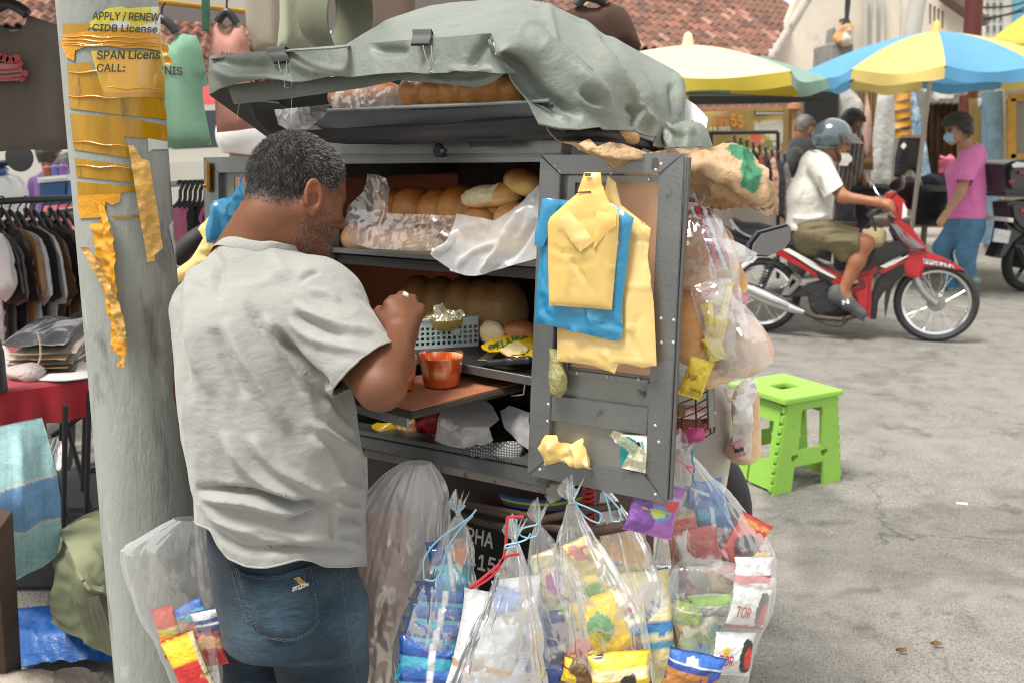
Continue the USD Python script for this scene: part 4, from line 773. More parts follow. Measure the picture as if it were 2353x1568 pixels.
for k in range(7):put(chair,'back_rib',tube([pl.at(158,738+k*12,.004),pl.at(226,732+k*12,.004)],.004,6),black_plastic,60)
for a,b in(((196,930),(190,1126)),((120,1000),(215,935)),((192,1085),(245,1072)),((152,826),(140,1010))):put(chair,'leg',tube([P(*a,3.0),P(*b,3.0)],.008,8),dark_metal,60)
stackd=[('dark','4a4d52',150,42),('taupe','b8a894',151,20),('beige','ecd0b0',140,22),('grey','9a9c9e',150,16),('tan','d4aa80',138,16),('slate','7c7f85',146,18),('rust','a8745a',128,12)]
y=852;base=G(100,862,zt+.004)
for k,(nme,h,w,t)in enumerate(stackd[::-1]):
    zc_=base+A((k%3-1)*.006-.01,.12,sum(s[3]for s in stackd[::-1][:k])*.00085+t*.00042)
    one('packed_shirt',f'{nme} folded shirt in film, {["bottom", "second lowest", "third lowest", "middle", "third highest", "second highest", "topmost"][k]} in the stack on the red table','shirt',pillow(zc_,(1,.12*(k%2),0),(0,1,.02*k),w*.00122,.28,t*.0012,22,k),M('packed_'+nme,C(h,.72),.2,coat=1.0,var=(25,.2),bump=(25,.006)),60,group='packed shirts stacked on the red table')
for s in(-1,1):pass
one('rubber_band','pale elastic band round the stack of packed shirts','band',tube([P(*q,2.62)for q in((86,763),(92,790),(93,815),(86,838))],.0025,6,14),M('elastic',C('e3c9b4',.7),.6),60)
one('paper_sheet','white paper sheets lying on the red cloth','paper',solid(loft([[G(*q,zt+z)for q,z in zip(((62,866),(140,872),(222,862)),(.006,.012,.006))],[G(*q,zt+z)for q,z in zip(((75,840),(150,838),(218,824)),(.014,.02,.03))]],20,10),.003),M('table_paper',(.74,.74,.72),.6),50)
one('white_carrier','small white plastic bag with pink tint on the red cloth','bag',body([('e',G(42,880,zt)+A(0,.05,.022),(.055,.05,.022),None),('c',G(60,884,zt)+A(0,.03,.02),G(74,870,zt)+A(0,0,.03),.018,.008),('c',G(20,870,zt)+A(0,.03,.03),G(14,840,zt)+A(0,.0,.06),.02,.006)],.006,.03),M('white_carrier',C('f2e4de',.7),.35,back=.2,bump=(40,.012)),60)
one('flask','black flask at the left edge of the red table','flask',lathe([(0,0),(.022,0),(.024,.004),(.024,.11),(.020,.125),(.020,.14),(0,.142)],G(-4,898,zt+.003),n=28),black_plastic,40)
def bag_cols(q,v):
    def ln(a,b):return(q[:,1]-a[1])-(q[:,0]-a[0])*(b[1]-a[1])/(b[0]-a[0])
    w1,w2=ln((0,1126),(120,1091)),ln((0,1236),(138,1189));n=meshkit.noise(v*300)[:,None];tl,bl_,wh_=C('a6d2d6',.68),C('78acda',.62),C('d9dcd2',.65)
    c=np.where((w1<0)[:,None],tl,np.where((w2<0)[:,None],bl_,tl));c=np.where(((np.abs(w1)<3.5)|(np.abs(w2)<3.5))[:,None],wh_,c);return c*(.8+.4*n)*np.where((np.sin(q[:,0]*.55)>.93),.85,1)[:,None]
m,c=relief([(-60,990),(95,958),(113,1018),(130,1090),(138,1150),(141,1216),(130,1275),(100,1300),(60,1318),(24,1338),(14,1310),(-60,1300)],[(-60,990,2.42),(95,960,2.55),(-60,1300,2.40),(140,1216,2.52),(40,1150,2.38),(24,1338,2.42)],.004,4,fold=[([(40,980),(50,1150),(60,1300)],.012,14),([(95,1000),(100,1150),(110,1280)],-.012,16)],noise=(.008,9),colf=bag_cols)
one('woven_bag','blue and white striped woven plastic bag hanging under the red table','bag',m,M('woven_plastic',(.5,.6,.6),.5,col=True,bump=(500,.001)),True,col=c)
q=G(20,1590);one('rusty_post','rusty brown square post at the bottom left corner','post',bar(P(-26,1190,2.2),G(2,1556)*A(1,1,0)+A(0,0,-.02),.075,.075,(0,1,0)),M('rusty_post',C('5b4335',.5),.85,var=(12,.35),bump=(40,.004)))
duf=thing('duffel_bag','olive green canvas duffel bag with a grey strap behind the pole','bag')
canvas=M('olive_canvas',C('83896a',.55),.9,var=(6,.15),bump=(300,.001))
put(duf,'body',relief([(122,1262),(139,1224),(195,1196),(250,1186),(300,1230),(300,1520),(275,1511),(223,1486),(180,1462),(115,1430),(120,1370)],[(122,1262,2.55),(195,1196,2.75),(250,1186,2.8),(290,1300,2.45),(275,1510,2.35),(115,1430,2.5),(200,1340,2.3),(170,1280,2.42)],.01,5,fold=[([(140,1230),(180,1300),(212,1350)],.02,10),([(120,1300),(160,1400),(200,1470)],-.02,16)],noise=(.03,6),back=.25),canvas,60)
put(duf,'flap',relief([(138,1222),(195,1194),(252,1184),(262,1262),(268,1380),(228,1362),(208,1352),(175,1300)],[(138,1222,2.52),(250,1186,2.72),(262,1380,2.33),(208,1352,2.27),(200,1280,2.36)],.008,5,noise=(.02,7)),M('olive_canvas_light',C('9aa07c',.6),.9,var=(6,.12),bump=(300,.001)),60)
put(duf,'strap',relief([(200,1376),(226,1368),(245,1420),(265,1480),(272,1512),(240,1500),(215,1432)],[(200,1376,2.25),(226,1368,2.25),(270,1510,2.24),(240,1500,2.25)],.004,5,fold=[([(208,1380),(222,1432),(250,1500)],.004,3),([(218,1376),(234,1430),(262,1504)],.004,3)]),M('strap_web',C('6d6a55',.5),.8,bump=(200,.001)),60)
one('blue_tarpaulin','bright blue plastic tarpaulin spread on the ground under the duffel bag','tarpaulin',solid(loft([[G(40,1524,.03),G(140,1512,.05),G(290,1520,.02)],[G(36,1460,.06),G(140,1450,.1),G(290,1460,.05)],[G(20,1404,.02),G(130,1385,.03),G(290,1390,.02)]],40,30)+(meshkit.fbm(np.stack(list(np.meshgrid(np.arange(40)*.15,np.arange(30)*.15))+[np.zeros((30,40))],-1),3)-.5)[...,None]*A(0,0,.03),.002),M('blue_tarp',C('1562b8',.55),.35,var=(6,.15),bump=(25,.006)),50)
one('dark_crate','dark plastic crate in the shade behind the woven bag','crate',cat(box((-1.9,3.0,.0),(-1.27,3.4,.28),.02),box((-1.92,2.98,.24),(-1.25,3.42,.27),.01)),M('crate_dark',(.02,.022,.026),.6),False)
# ---- traffic and people seen between the shirts
car=thing('parked_car','pale silver car parked behind the mint green t-shirt','car');pl=SP(6.6)
bodyc=M('car_paint',C('cfcdc2',.68),.3,.1,coat=.5,var=(2,.04))
put(car,'body',cutout(pl,[(150,640),(160,400),(250,355),(380,345),(640,332),(700,345),(860,380),(880,640)],1.5,ch=.08),bodyc,40)
put(car,'roof',cutout(pl,[(330,350),(385,262),(430,240),(560,236),(610,262),(655,340)],1.3,off=-.1,ch=.06),bodyc,40)
for a in([(395,338),(402,278),(430,255),(500,252),(500,335)],[(510,335),(510,252),(556,250),(592,272),(622,330)],[(345,343),(386,276),(392,338)]):put(car,'window',cutout(pl,a,.03,off=-.085),M('car_glass',(.03,.04,.05),.06),False)
for x in(270,760):put(car,'wheel',lathe([(0,.1),(.2,.11),(.3,.08),(.31,0),(.3,-.1),(0,-.1)],pl.at(x,0)*A(1,1,0)+A(0,0,.31),(0,-1,0),28),rubber,40)
one('red_awning','red awning edge seen between the green and pink t-shirts','awning',grid(solid(loft([[P(440,196,8),P(620,190,8)],[P(440,240,7.6),P(620,238,7.6)]],20,6),.01).vertices[:120].reshape(6,20,3)),M('awning_red',C('d43b45',.6),.6,back=.2),60)
cool=thing('cooler_box','blue cooler box with a white lid behind the left clothes rail','cooler');pl=SP(4.4)
put(cool,'box',cutout(pl,[(88,420),(155,414),(152,470),(92,474)],.3,ch=.01),M('cooler_blue',C('2e6fb0',.55),.4));put(cool,'lid',cutout(pl,[(85,408),(158,402),(157,415),(87,421)],.32,off=.01,ch=.01),M('cooler_white',(.72,.73,.74),.4))
one('cooler_table','plain low table that the blue cooler box stands on','table',cat(box((-2.1,4.38,1.09),(-1.7,4.8,1.115)),*[box((x,y_,0),(x+.04,y_+.04,1.09))for x in(-2.08,-1.76)for y_ in(4.4,4.74)]),M('grey_timber'),False)
for k,(x,h,nme)in enumerate(((100,'b05a3c','orange'),(118,'6f6fb4','purple'),(136,'8a5fa8','violet'))):one('drink_bottle',f'{nme} drink bottle standing on the blue cooler box','bottle',lathe([(0,0),(.02,0),(.022,.01),(.022,.045),(.009,.055),(.009,.065),(0,.066)],P(x,409-k*2,4.5)+A(0,.05,-.002),n=20),M('bottle_'+nme,C(h,.55),.2),50)

# ================================================================ the bread cart
F=Plane(P(1262,1115,1.80),(.793,-.609,0));IN=-F.n
cart=thing('bread_cart','steel bread vending cart with open doors and hanging snack bags','cart')
def fpart(name,pts,thick,off=0.0,mat=steel,ch=.0015,par=None):return put(par or cart,name,cutout(F,pts,thick,off,ch=ch),mat)
fpart('header',[(728,322),(1292,321),(1290,353),(730,356)],.03,.0);fpart('header_groove',[(730,356.5),(1290,353.5),(1290,360),(730,363)],.02,-.006);fpart('header_lip',[(730,363),(1290,360),(1288,372),(732,377)],.03,.004)
fpart('post',[(730,377),(758,377),(757,984),(726,978)],.03,.001);fpart('post',[(1258,372),(1292,372),(1272,1072),(1238,1066)],.03,.001)
fpart('sill',[(700,962),(1262,1066),(1262,1078),(700,973)],.05,.004);fpart('sill_groove',[(700,973.5),(1262,1078.5),(1262,1082),(700,976)],.02,-.004);fpart('sill',[(700,976.5),(1262,1082.5),(1256,1119),(700,999)],.035,.002)
fpart('rusty_beam',[(690,1004),(1268,1122),(1270,1144),(690,1024)],.04,-.012,M('rusty_white',C('b5b0a4',.55),.8,var=(14,.2),stain=(C('6b4a36',.45),22,.55,.64),bump=(50,.003)))
fpart('bracket',[(1250,1108),(1276,1114),(1274,1150),(1262,1160),(1248,1140)],.03,-.003,M('rusty_white'))
pe=F.at(1013,347,.004);put(cart,'lock_plate',lathe([(0,.004),(.012,.004),(.014,.001),(.014,0)],F.at(1008,346,0),F.n,20),black_plastic,40);put(cart,'lock',lathe([(0,.007),(.004,.007),(.005,.004)],F.at(1021,347,0),F.n,14),chrome,40)
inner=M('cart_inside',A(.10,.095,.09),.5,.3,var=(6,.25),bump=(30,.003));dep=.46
aL,aR=F.loc(745,600)[0],F.loc(1275,700)[0];bT,bB=F.loc(1000,350)[1],F.loc(1000,1040)[1]
def slabF(name,a0,a1,b0,b1,o0,o1,mat,ch=.001):
    c=F.w((a0+a1)/2,(b0+b1)/2,-(o0+o1)/2);return put(cart,name,cbox(c,[F.x,F.y,F.n],(abs(a1-a0)/2,abs(b1-b0)/2,abs(o1-o0)/2),ch),mat)
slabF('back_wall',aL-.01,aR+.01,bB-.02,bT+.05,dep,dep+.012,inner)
slabF('right_wall',aR,aR+.012,bB-.02,bT+.05,.03,dep,M('cart_side',C('b9bdbd',.6),.45,.5,var=(6,.15)))
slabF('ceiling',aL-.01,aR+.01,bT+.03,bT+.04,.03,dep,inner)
# left wall: frame with amber panes
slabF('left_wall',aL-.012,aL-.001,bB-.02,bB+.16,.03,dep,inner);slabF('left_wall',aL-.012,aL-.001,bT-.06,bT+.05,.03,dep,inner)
amberp=usdkit.material(stage,'/World/Looks/amber_acrylic',{'tr':('transparent_bsdf',{'color':(.2,.115,.085)}),'d':('principled_bsdf',{'base_color':(.17,.095,.062),'roughness':.3}),'t':('translucent_bsdf',{'color':(.36,.19,.12)}),'m1':('mix_closure',{'fac':.5}),'m2':('mix_closure',{'fac':.6})},[('d.BSDF','m1.closure1'),('t.BSDF','m1.closure2'),('tr.BSDF','m2.closure1'),('m1.closure','m2.closure2')],surface='m2.closure')
slabF('amber_pane',aL-.009,aL-.005,bB+.16,bT-.06,.03,dep,amberp)
sb=[F.loc(762,566)[1],F.loc(1240,602)[1]]
def shelf(name,fl,fr_,depth,lip,mat_top,off=-.012,lipmat=steel,lipoff=.0):
    a,b=F.at(*fl,off),F.at(*fr_,off);d=IN*depth
    put(cart,name,prism([(0,0),(np.linalg.norm(b-a),0),(np.linalg.norm(b-a),depth),(0,depth)],.008,a-A(0,0,.01),b-a,IN*1 if abs(unit(b-a)@IN)<.2 else IN),mat_top)
    put(cart,name+'_lip',bar(a+F.n*.004-A(0,0,lip/2-.002),b+F.n*.004-A(0,0,lip/2-.002),.006,lip),lipmat)
shelf('upper_shelf',(757,569),(1262,603),dep-.02,.012,inner);a,b=F.at(757,584,-.02),F.at(1262,620,-.02);put(cart,'shelf_beam',bar(a-A(0,0,.008),b-A(0,0,.008),.012,.022),M('shelf_beam',(.035,.034,.033),.5,.3))
shelf('middle_shelf',(757,779),(1262,872),dep-.02,.018,M('black_mat',(.016,.016,.017),.45,bump=(90,.002)))
shelf('cart_floor',(757,985),(1262,1078),dep-.02,.01,inner,-.03)
slabF('under_box',aL-.02,aR-.03,bB-.46,bB-.07,.12,dep,M('under_maroon',C('4a2420',.5),.5,var=(9,.3),stain=((.03,.028,.027),5,.45,.6)),.01)
# pull-out board
zb=F.at(1195,880,-.07)[2];bd=[G(*q,zb)for q in((770,897),(945,942),(1196,879),(1040,845))]
o=bd[1];bx,by=bd[0]-bd[1],bd[2]-bd[1];pts2=[(q-o)for q in bd];ex=unit(bd[0]-bd[1]);ey=unit(np.cross((0,0,1),ex));ey=ey if ey@by>0 else-ey
wood=M('board_wood',C('b07050',.75),.65,var=(11,.28),stretch=(1,.12,1)if False else(1,1,1),stain=[(C('c08a60',.6),50,.56,.62),(C('54311f',.5),5,.56,.7)],bump=(130,.002))
bdp=[(q@ex,q@ey)for q in pts2]
if np.cross(ex,ey)[2]<0:bdp=[(y_,x_)for x_,y_ in bdp];ex,ey=ey,ex
cb=thing('cutting_board','worn wooden cutting board sliding out of the cart','cutting board');put(cb,'board',prism(bdp,.016,o-A(0,0,.016),ex,ey,ch=.0025),wood);
put(cb,'dark_edge',tube([bd[0]-A(0,0,.009),bd[1]-A(0,0,.009),bd[2]-A(0,0,.009)],.0078,6),M('board_edge',C('3f362c',.5),.85,var=(40,.4)),30)
tr0=[G(*q,zb-.035)for q in((790,915),(938,958),(1195,892),(1060,868))];put(cart,'tray',prism([((q-tr0[1])@ex,(q-tr0[1])@ey)for q in tr0],.004,tr0[1],ex,ey),steel)
put(cart,'tray_lip',bar(tr0[0]-A(0,0,.008),tr0[1]-A(0,0,.008),.004,.026),M('bright_steel',C('c7c9c8',.75),.35,.7,var=(14,.1)))
q=[F.at(*p,-.02)for p in((1221,866),(1207,868),(1203,904),(1175,908))];put(cart,'wire_hook',tube(q,.002,6),chrome,60)
# roof tray and its lip
rt=[(753,254),(1262,231),(1262,262),(1180,282),(1040,296),(745,309),(720,300)]
put(cart,'roof_tray',relief(rt,[(753,254,1.99),(1262,231,1.70),(1262,262,1.74),(745,309,2.06),(1040,296,1.90)],.004,8,noise=(.002,9)),M('tray_grey',C('7b8488',.6),.45,.5,var=(7,.2),stain=(C('c9b98a',.5),20,.64,.7)),50)
put(cart,'roof_lip',tube([P(753,254,1.985),P(1000,244,1.84),P(1262,231,1.695)],.0035,6),steel,60)
put(cart,'roof_floor',(np.array([P(745,262,2.02),P(1262,240,1.72),P(1262,240,1.72)+IN*.5,P(745,262,2.02)+IN*.5]),np.array([[0,1,2,3]])),inner)
put(cart,'gasket',relief([(690,300),(800,294),(1000,292),(1230,270),(1262,262),(1300,300),(1292,322),(1100,324),(990,330),(800,332),(735,326)],[(690,300,2.04),(1262,262,1.74),(735,328,2.08),(1292,322,1.75),(1000,305,1.89)],.01,7,fold=[([(740,312),(1000,308),(1280,295)],.012,5),([(740,322),(1000,320),(1280,312)],.010,4)]),rubber,60)
put(cart,'rubber_tube',tube([P(*Z5(q)[0],Y)for q,Y in(((900,1100),1.80),((1130,1080),1.75),((1400,1070),1.74),((1600,1110),1.78),((1920,1215),1.9))],.0085,10,30),rubber,60);put(cart,'rubber_tube',tube([P(*Z5(q)[0],Y)for q,Y in(((1130,1110),1.76),((1400,1120),1.76),((1750,1200),1.86))],.006,8,24),rubber,60)
put(cart,'bent_wire',tube([P(*Z5(q)[0],1.72)for q in((1000,1030),(1040,1090),(1110,1145),(1240,1165),(1330,1160))],.0022,6,24),M('bare_wire',C('b9a793',.6),.4,.7),60)
# ---- doors
D=Plane(P(1228,700,1.79),P(1565,700,1.655)-P(1228,700,1.79))
door=put(cart,'door',cutout(D,[(1268,404),(1520,404),(1488,1092),(1258,1056)],.004,-.012,holes=[[(1322,420),(1511,420),(1488,868),(1304,845)]]),M('door_sheet',C('a3a6a3',.65),.42,.6,var=(7,.15),stain=(C('5c5a55',.5),9,.62,.7)))
ot,inn=[(1243,357),(1574,353),(1534,1156),(1213,1089)],[(1289,400),(1515,399),(1484,1088),(1262,1050)]
for k in range(4):
    j=(k+1)%4;put(door,'frame',cutout(D,[ot[k],ot[j],inn[j],inn[k]],.018,.004,ch=.0012),steel)
mit=M('mitre_dirt',(.05,.047,.043),.8)
for k in range(4):put(door,'mitre',cutout(D,[ot[k],(ot[k][0]+(5 if k in(0,3)else-5),ot[k][1]+1),(inn[k][0]+3,inn[k][1]+(4 if k<2 else-3)),(inn[k][0]-3,inn[k][1])],.001,.0046),mit)
put(door,'mid_rail',cutout(D,[(1266,907),(1491,937),(1485,998),(1264,965)],.02,.001,ch=.0012),steel)
put(door,'inner_rim',cutout(D,[(1302,404),(1530,404),(1530,420),(1318,420),(1300,850),(1488,874),(1486,884),(1284,858)],.003,-.005),M('door_sheet'))
put(door,'pane',cutout(D,[(1318,417),(1514,417),(1490,872),(1300,850)],.002,-.018),usdkit.material(stage,'/World/Looks/cloudy_acrylic',{'tr':('transparent_bsdf',{'color':(1,.9,.82)}),'d':('principled_bsdf',{'base_color':tuple(C('e8c0a0',.8)),'roughness':.12}),'t':('translucent_bsdf',{'color':(.95,.72,.55)}),'m1':('mix_closure',{'fac':.45}),'m2':('mix_closure',{'fac':.55})},[('d.BSDF','m1.closure1'),('t.BSDF','m1.closure2'),('tr.BSDF','m2.closure1'),('m1.closure','m2.closure2')],surface='m2.closure'))
put(door,'seal',tube([D.at(*q,-.004)for q in((1583,362),(1562,700),(1541,1146))],.004,6),M('door_seal',(.09,.085,.08),.6),60)
for q in((1275,382),(1286,394),(1398,371),(1398,385),(1506,391),(1518,378),(1287,530),(1403,398),(1513,1015),(1496,1046),(1505,977),(1259,928),(1257,967),(1252,1066),(1240,1078),(1488,1114),(1505,1135),(1518,732),(1547,736),(1546,787),(1519,787),(1325,856),(1394,864),(1466,871),(1345,413),(1490,413)):
    put(door,'rivet',lathe([(0,.0022),(.0016,.002),(.003,.001),(.0034,0)],D.at(*q,.004 if not 1300<q[0]<1500 or q[1]<400 else-.003),D.n,10),M('rivet',(.42,.42,.41),.45,.6),40)
put(door,'paint_chip',cutout(D,[(1500,365),(1512,362),(1516,380),(1508,396),(1498,388)],.0006,.0045),M('chip_dark',(.07,.06,.05),.8))
put(door,'tape_patch',cutout(D,[(1488,880),(1510,870),(1512,900),(1505,915),(1487,915)],.0006,.0045),M('dull_tape',C('73787a',.6),.5))
D2=Plane(P(735,500,2.16),P(469,500,2.26)-P(735,500,2.16));door2=put(cart,'door',cutout(D2,[(490,380),(735,378),(735,905),(490,905)],.004,-.012,holes=[[(530,408),(700,408),(700,700),(530,700)]]),M('door_sheet'))
ot,inn=[(469,362),(738,356),(738,930),(480,930)],[(504,397),(705,394),(705,890),(512,890)]
for k in range(4):put(door2,'frame',cutout(D2,[ot[k],ot[(k+1)%4],inn[(k+1)%4],inn[k]],.018,.004,ch=.0012),steel)
put(door2,'pane',cutout(D2,[(526,404),(704,404),(704,704),(526,704)],.002,-.018),'/World/Looks/cloudy_acrylic')
brass=M('brass',C('c08f45',.7),.3,.9,var=(30,.2));b2=put(door2,'bolt',tube([D2 .at(478,374,.012),D2 .at(479,438,.012)],.0055,10),brass,60);put(b2,'plate',cutout(D2,[(485,376),(494,377),(493,442),(484,442)],.003,.007),M('old_brass',C('7a5f3a',.6),.5,.7));put(b2,'knob',tube([D2 .at(478,425,.012),D2 .at(466,428,.02)],.004,8),brass,60)
# ---- underneath: pipes, number plate, wheel side, basket
iron=M('pipe_iron',C('6b5a4e',.5),.6,.4,var=(16,.3),bump=(60,.002))
for pts,r in(([(1010,1140),(1180,1185),(1300,1216),(1440,1205)],.010),([(1000,1138),(1090,1158),(1250,1190)],.007),([(1150,1212),(1190,1216),(1250,1196)],.008),([(1040,1175),(1100,1196),(1190,1212),(1260,1190),(1420,1160)],.008)):put(cart,'rack_pipe',tube([F.at(*q,-.03+k*.004)for k,q in enumerate(pts)],r,8,24),iron,60)
npl=Plane(P(1110,1260,2.02),(.90,-.43,0));pt=put(cart,'number_plate',cutout(npl,[(1040,1150),(1330,1190),(1310,1440),(1060,1400)],.006,ch=.002),M('plate_black',(.012,.012,.013),.35))
lw=M('plate_letters',(.62,.62,.6),.5,var=(40,.15));put(pt,'lettering',text_seen('PHA',(1071,1242),(1132,1258),(3,-33),npl,.002),lw,False);put(pt,'lettering',text_seen('4157',(1072,1300),(1160,1322),(3,-34),npl,.002),lw,False)
put(cart,'tail_box',cutout(Plane(P(1100,1180,2.2),(.9,-.43,0)),[(1050,1145),(1250,1170),(1240,1215),(1060,1210)],.05,ch=.008),M('tail_red',C('6d2018',.5),.35))
for k,h in enumerate(('2f5fb0','e0cf3a','2f8a4c','5a4a9c')):put(cart,'strap',tube([F.at(1150+k*4,1136+k*6,-.06),F.at(1260,1152+k*5,-.05),F.at(1345,1130+k*9,-.06)],.005,6,16),M(f'strap_{k}',C(h,.55),.6),60)
th_=np.linspace(0,2*np.pi*7,120);put(cart,'coiled_cable',tube(np.array([F.at(1352+13*math.cos(t),1118+t*1.9+6*math.sin(t),-.04+.012*math.sin(t))for t in th_]),.0035,6),M('coil_red',C('c8372c',.6),.4),60)
sp=SP(2.25);put(cart,'side_panel',puff(sp,[(1500,800),(1640,846),(1655,870),(1670,900),(1680,945),(1682,1000),(1678,1060),(1668,1120),(1640,1180),(1500,1180)],.06,.02,round_=.03),M('cream_paint',C('d8d4ca',.65),.4,coat=.3,var=(3,.08),stain=(C('9a8a70',.5),7,.64,.7)),60)
wc=P(1512,1160,2.75);whl=put(cart,'wheel',lathe([(.20,-.03),(.235,-.042),(.262,-.03),(.27,0),(.262,.03),(.235,.042),(.20,.03)],wc,unit(A(-.35,-.94,0)),40),rubber,60);put(whl,'rim',lathe([(.2,-.025),(.19,-.02),(.185,0),(.19,.02),(.2,.025)],wc,unit(A(-.35,-.94,0)),40),chrome,60);put(whl,'hub',lathe([(0,-.06),(.05,-.06),(.05,.06),(0,.06)],wc,unit(A(-.35,-.94,0)),20),M('zinc'),40)
for k in range(18):
    a=k*2*math.pi/18;ux=unit(np.cross(A(-.35,-.94,0),(0,0,1)));put(whl,'spoke',tube([wc+.05*(ux*math.cos(a)+A(0,0,math.sin(a))),wc+.19*(ux*math.cos(a+.2)+A(0,0,math.sin(a+.2)))],.0018,4),chrome,60)
# wire basket on the far side
def Z5b(*p):return[(1184.6+.3487*x,668.2+.3487*y)for x,y in p]
wb=thing('wire_basket','black wire basket on the cart side holding a tub and pink bag','basket');bp=Plane(P(1600,940,2.02),(.8,.6,0));wirem=M('black_wire',(.03,.03,.03),.4,.5)
def wl(pts,r=.0016):put(wb,'wire',tube([bp.at(*q,.0)for q in pts],r,5),wirem,60)
for k in range(7):
    t=k/6;a,b=Z5b((1072,742+300*t),(1300+10*t,634+290*t));wl([a,((a[0]+b[0])/2,(a[1]+b[1])/2+4),b])
for x in(1090,1184,1275,1300):a,b=Z5b((x,742-(x-1072)*.48),(x+8,1040-(x-1072)*.5));wl([a,b],.002)
put(wb,'bracket',cutout(Plane(bp.o+bp.n*.01,bp.x),Z5b((1268,645),(1302,632),(1312,890),(1276,902)),.006),M('bracket_steel',(.25,.24,.23),.5,.5));put(wb,'hinge',cutout(Plane(bp.o+bp.n*.02,bp.x),Z5b((1072,740),(1120,748),(1116,828),(1072,824)),.008),M('old_brass'))
mp_=Plane(P(1760,550,2.55),(.93,.36,0));mo=put(cart,'rear_mirror',cutout(mp_,Z7((378,900),(432,828),(600,782),(619,798),(614,882),(578,932),(482,976),(366,972)),.03,ch=.008),black_plastic);put(mo,'mirror_glass',cutout(mp_,Z7((386,900),(438,836),(598,792),(608,802),(604,878),(572,924),(480,966),(376,962)),.002,.003),M('mirror_dim',(.30,.31,.32),.1,1.0),False);put(cart,'mirror_stem',tube([mp_.at(*q,-.02)for q in Z7((420,960),(330,1030),(260,1080),(180,1150))],.007,8,12),chrome,60)

# ================================================================ tarpaulin, sack, bread and the hanging bags
def Z0(*p):return[(729+.2905*x,303.8+.2905*y)for x,y in p]
def Zb(*p):return[(729+.3292*x,668.2+.3292*y)for x,y in p]
def Zd(*p):return[(1184.6+.3487*x,668.2+.3487*y)for x,y in p]
def Zu(*p):return[(1184.6+.3487*x,305+.3487*y)for x,y in p]
def Zc(*p):return[(789.8+.3413*x,1032.8+.3413*y)for x,y in p]
def Ze(*p):return[(1275.8+.3413*x,1032.8+.3413*y)for x,y in p]
tarpm=M('tarp_green',C('98a298',.44),.5,0,.45,var=(4,.10),stain=[(C('8d8467',.5),5,.60,.74),(C('74817b',.5),11,.60,.72)],bump=(130,.0012),bump2=(22,.006))
tarp=thing('tarpaulin','grey green tarpaulin draped over the heaped goods on the cart roof','tarpaulin')
sheet=[(483,129),(560,122),(645,115),(720,110),(795,103),(832,79),(886,46),(967,19),(1033,8),(1114,1),(1216,0),(1256,8),(1273,17),(1333,43),(1398,85),(1492,131),(1551,163),(1563,180),(1571,210),(1575,256),(1571,284),(1548,289),(1537,297),(1529,338),(1512,338),(1503,335),(1500,318),(1455,301),(1387,298),(1378,292),(1327,298),(1284,295),(1239,284),(1228,261),(1211,221),(1182,168),(1150,120),(1128,78),(1060,82),(960,90),(800,103),(645,116),(560,124),(484,132)]
sheet=sheet[:38]+[(1040,86),(960,91),(880,98),(760,110),(645,119),(560,126),(484,134)]
yt=lambda x:np.interp(x,[485,1128],[2.24,1.75])
ct=[(485,130,2.24),(645,117,yt(645)),(800,103,yt(800)),(960,90,yt(960)),(1128,77,1.75),(832,79,2.45),(886,46,2.5),(1033,8,2.45),(1216,0,2.3),(1333,43,2.25),(1398,85,2.2),(1492,131,2.15),(1551,163,2.08),(1575,256,2.0),(1571,284,1.98),(1190,62,1.80),(1264,57,1.95),(1000,45,2.2),(1284,136,1.74),(1341,182,1.72),(1387,227,1.73),(1392,273,1.73),(1239,284,1.68),(1182,168,1.72),(1284,270,1.70),(1398,136,1.86),(1455,227,1.82),(1512,256,1.88),(1503,327,1.83),(1529,338,1.86),(1455,300,1.79)]
TF=[(Z5((770,225),(900,315),(1100,480),(1300,640),(1450,800),(1480,950)),.030,13),(Z5((560,300),(700,490),(900,730),(1100,880),(1290,940)),-.030,13),(Z5((1270,730),(1330,800),(1410,845)),-.016,7),(Z5((1250,740),(1300,830),(1420,900),(1470,960)),.012,7),(Z5((1270,160),(1500,480),(1700,790),(1760,890)),.022,9),(Z5((1380,260),(1600,560),(1760,800)),-.012,9),(Z5((1480,290),(1700,560),(1900,900)),.014,10),(Z5((1640,870),(1715,920),(1700,1040)),-.030,6),(Z5((1690,870),(1755,880),(1745,960),(1690,1040)),.018,5),(Z5((1760,900),(1850,1000),(1870,1150)),.018,8),(Z5((2035,590),(2060,800),(2045,990)),.022,7),(Z5((2005,680),(2025,850),(2030,980)),-.018,6),(Z5((1000,30),(1030,200),(1060,400)),.016,8),(Z5((780,225),(900,195),(1010,200)),.010,6),(Z5((790,240),(870,330),(960,380)),-.012,8),(Z5((0,60),(200,120),(400,60)),.006,16),(Z4((1500,330),(1900,180),(2200,120)),-.006,14),(Z5((940,800),(1050,900),(1200,960)),.015,8)]
put(tarp,'sheet',relief(sheet,ct,.003,5,[(a,b*.68,c*1.25)for a,b,c in TF],(.003,6,2)),tarpm,60)
flap=[(483,129),(560,122),(645,116),(800,104),(960,91),(1128,76),(1150,118),(1182,168),(1150,169),(1080,166),(972,169),(940,166),(859,172),(778,180),(696,188),(615,191),(520,201),(505,205),(480,218),(477,170)]
cf=[(483,129,2.24),(1128,77,1.75),(800,103,yt(800)),(480,217,2.22),(520,200,2.17),(696,187,yt(696)-.03),(940,165,yt(940)-.035),(1179,166,1.71),(800,150,yt(800)-.035),(620,165,yt(620)-.03),(1060,125,yt(1060)-.02)]
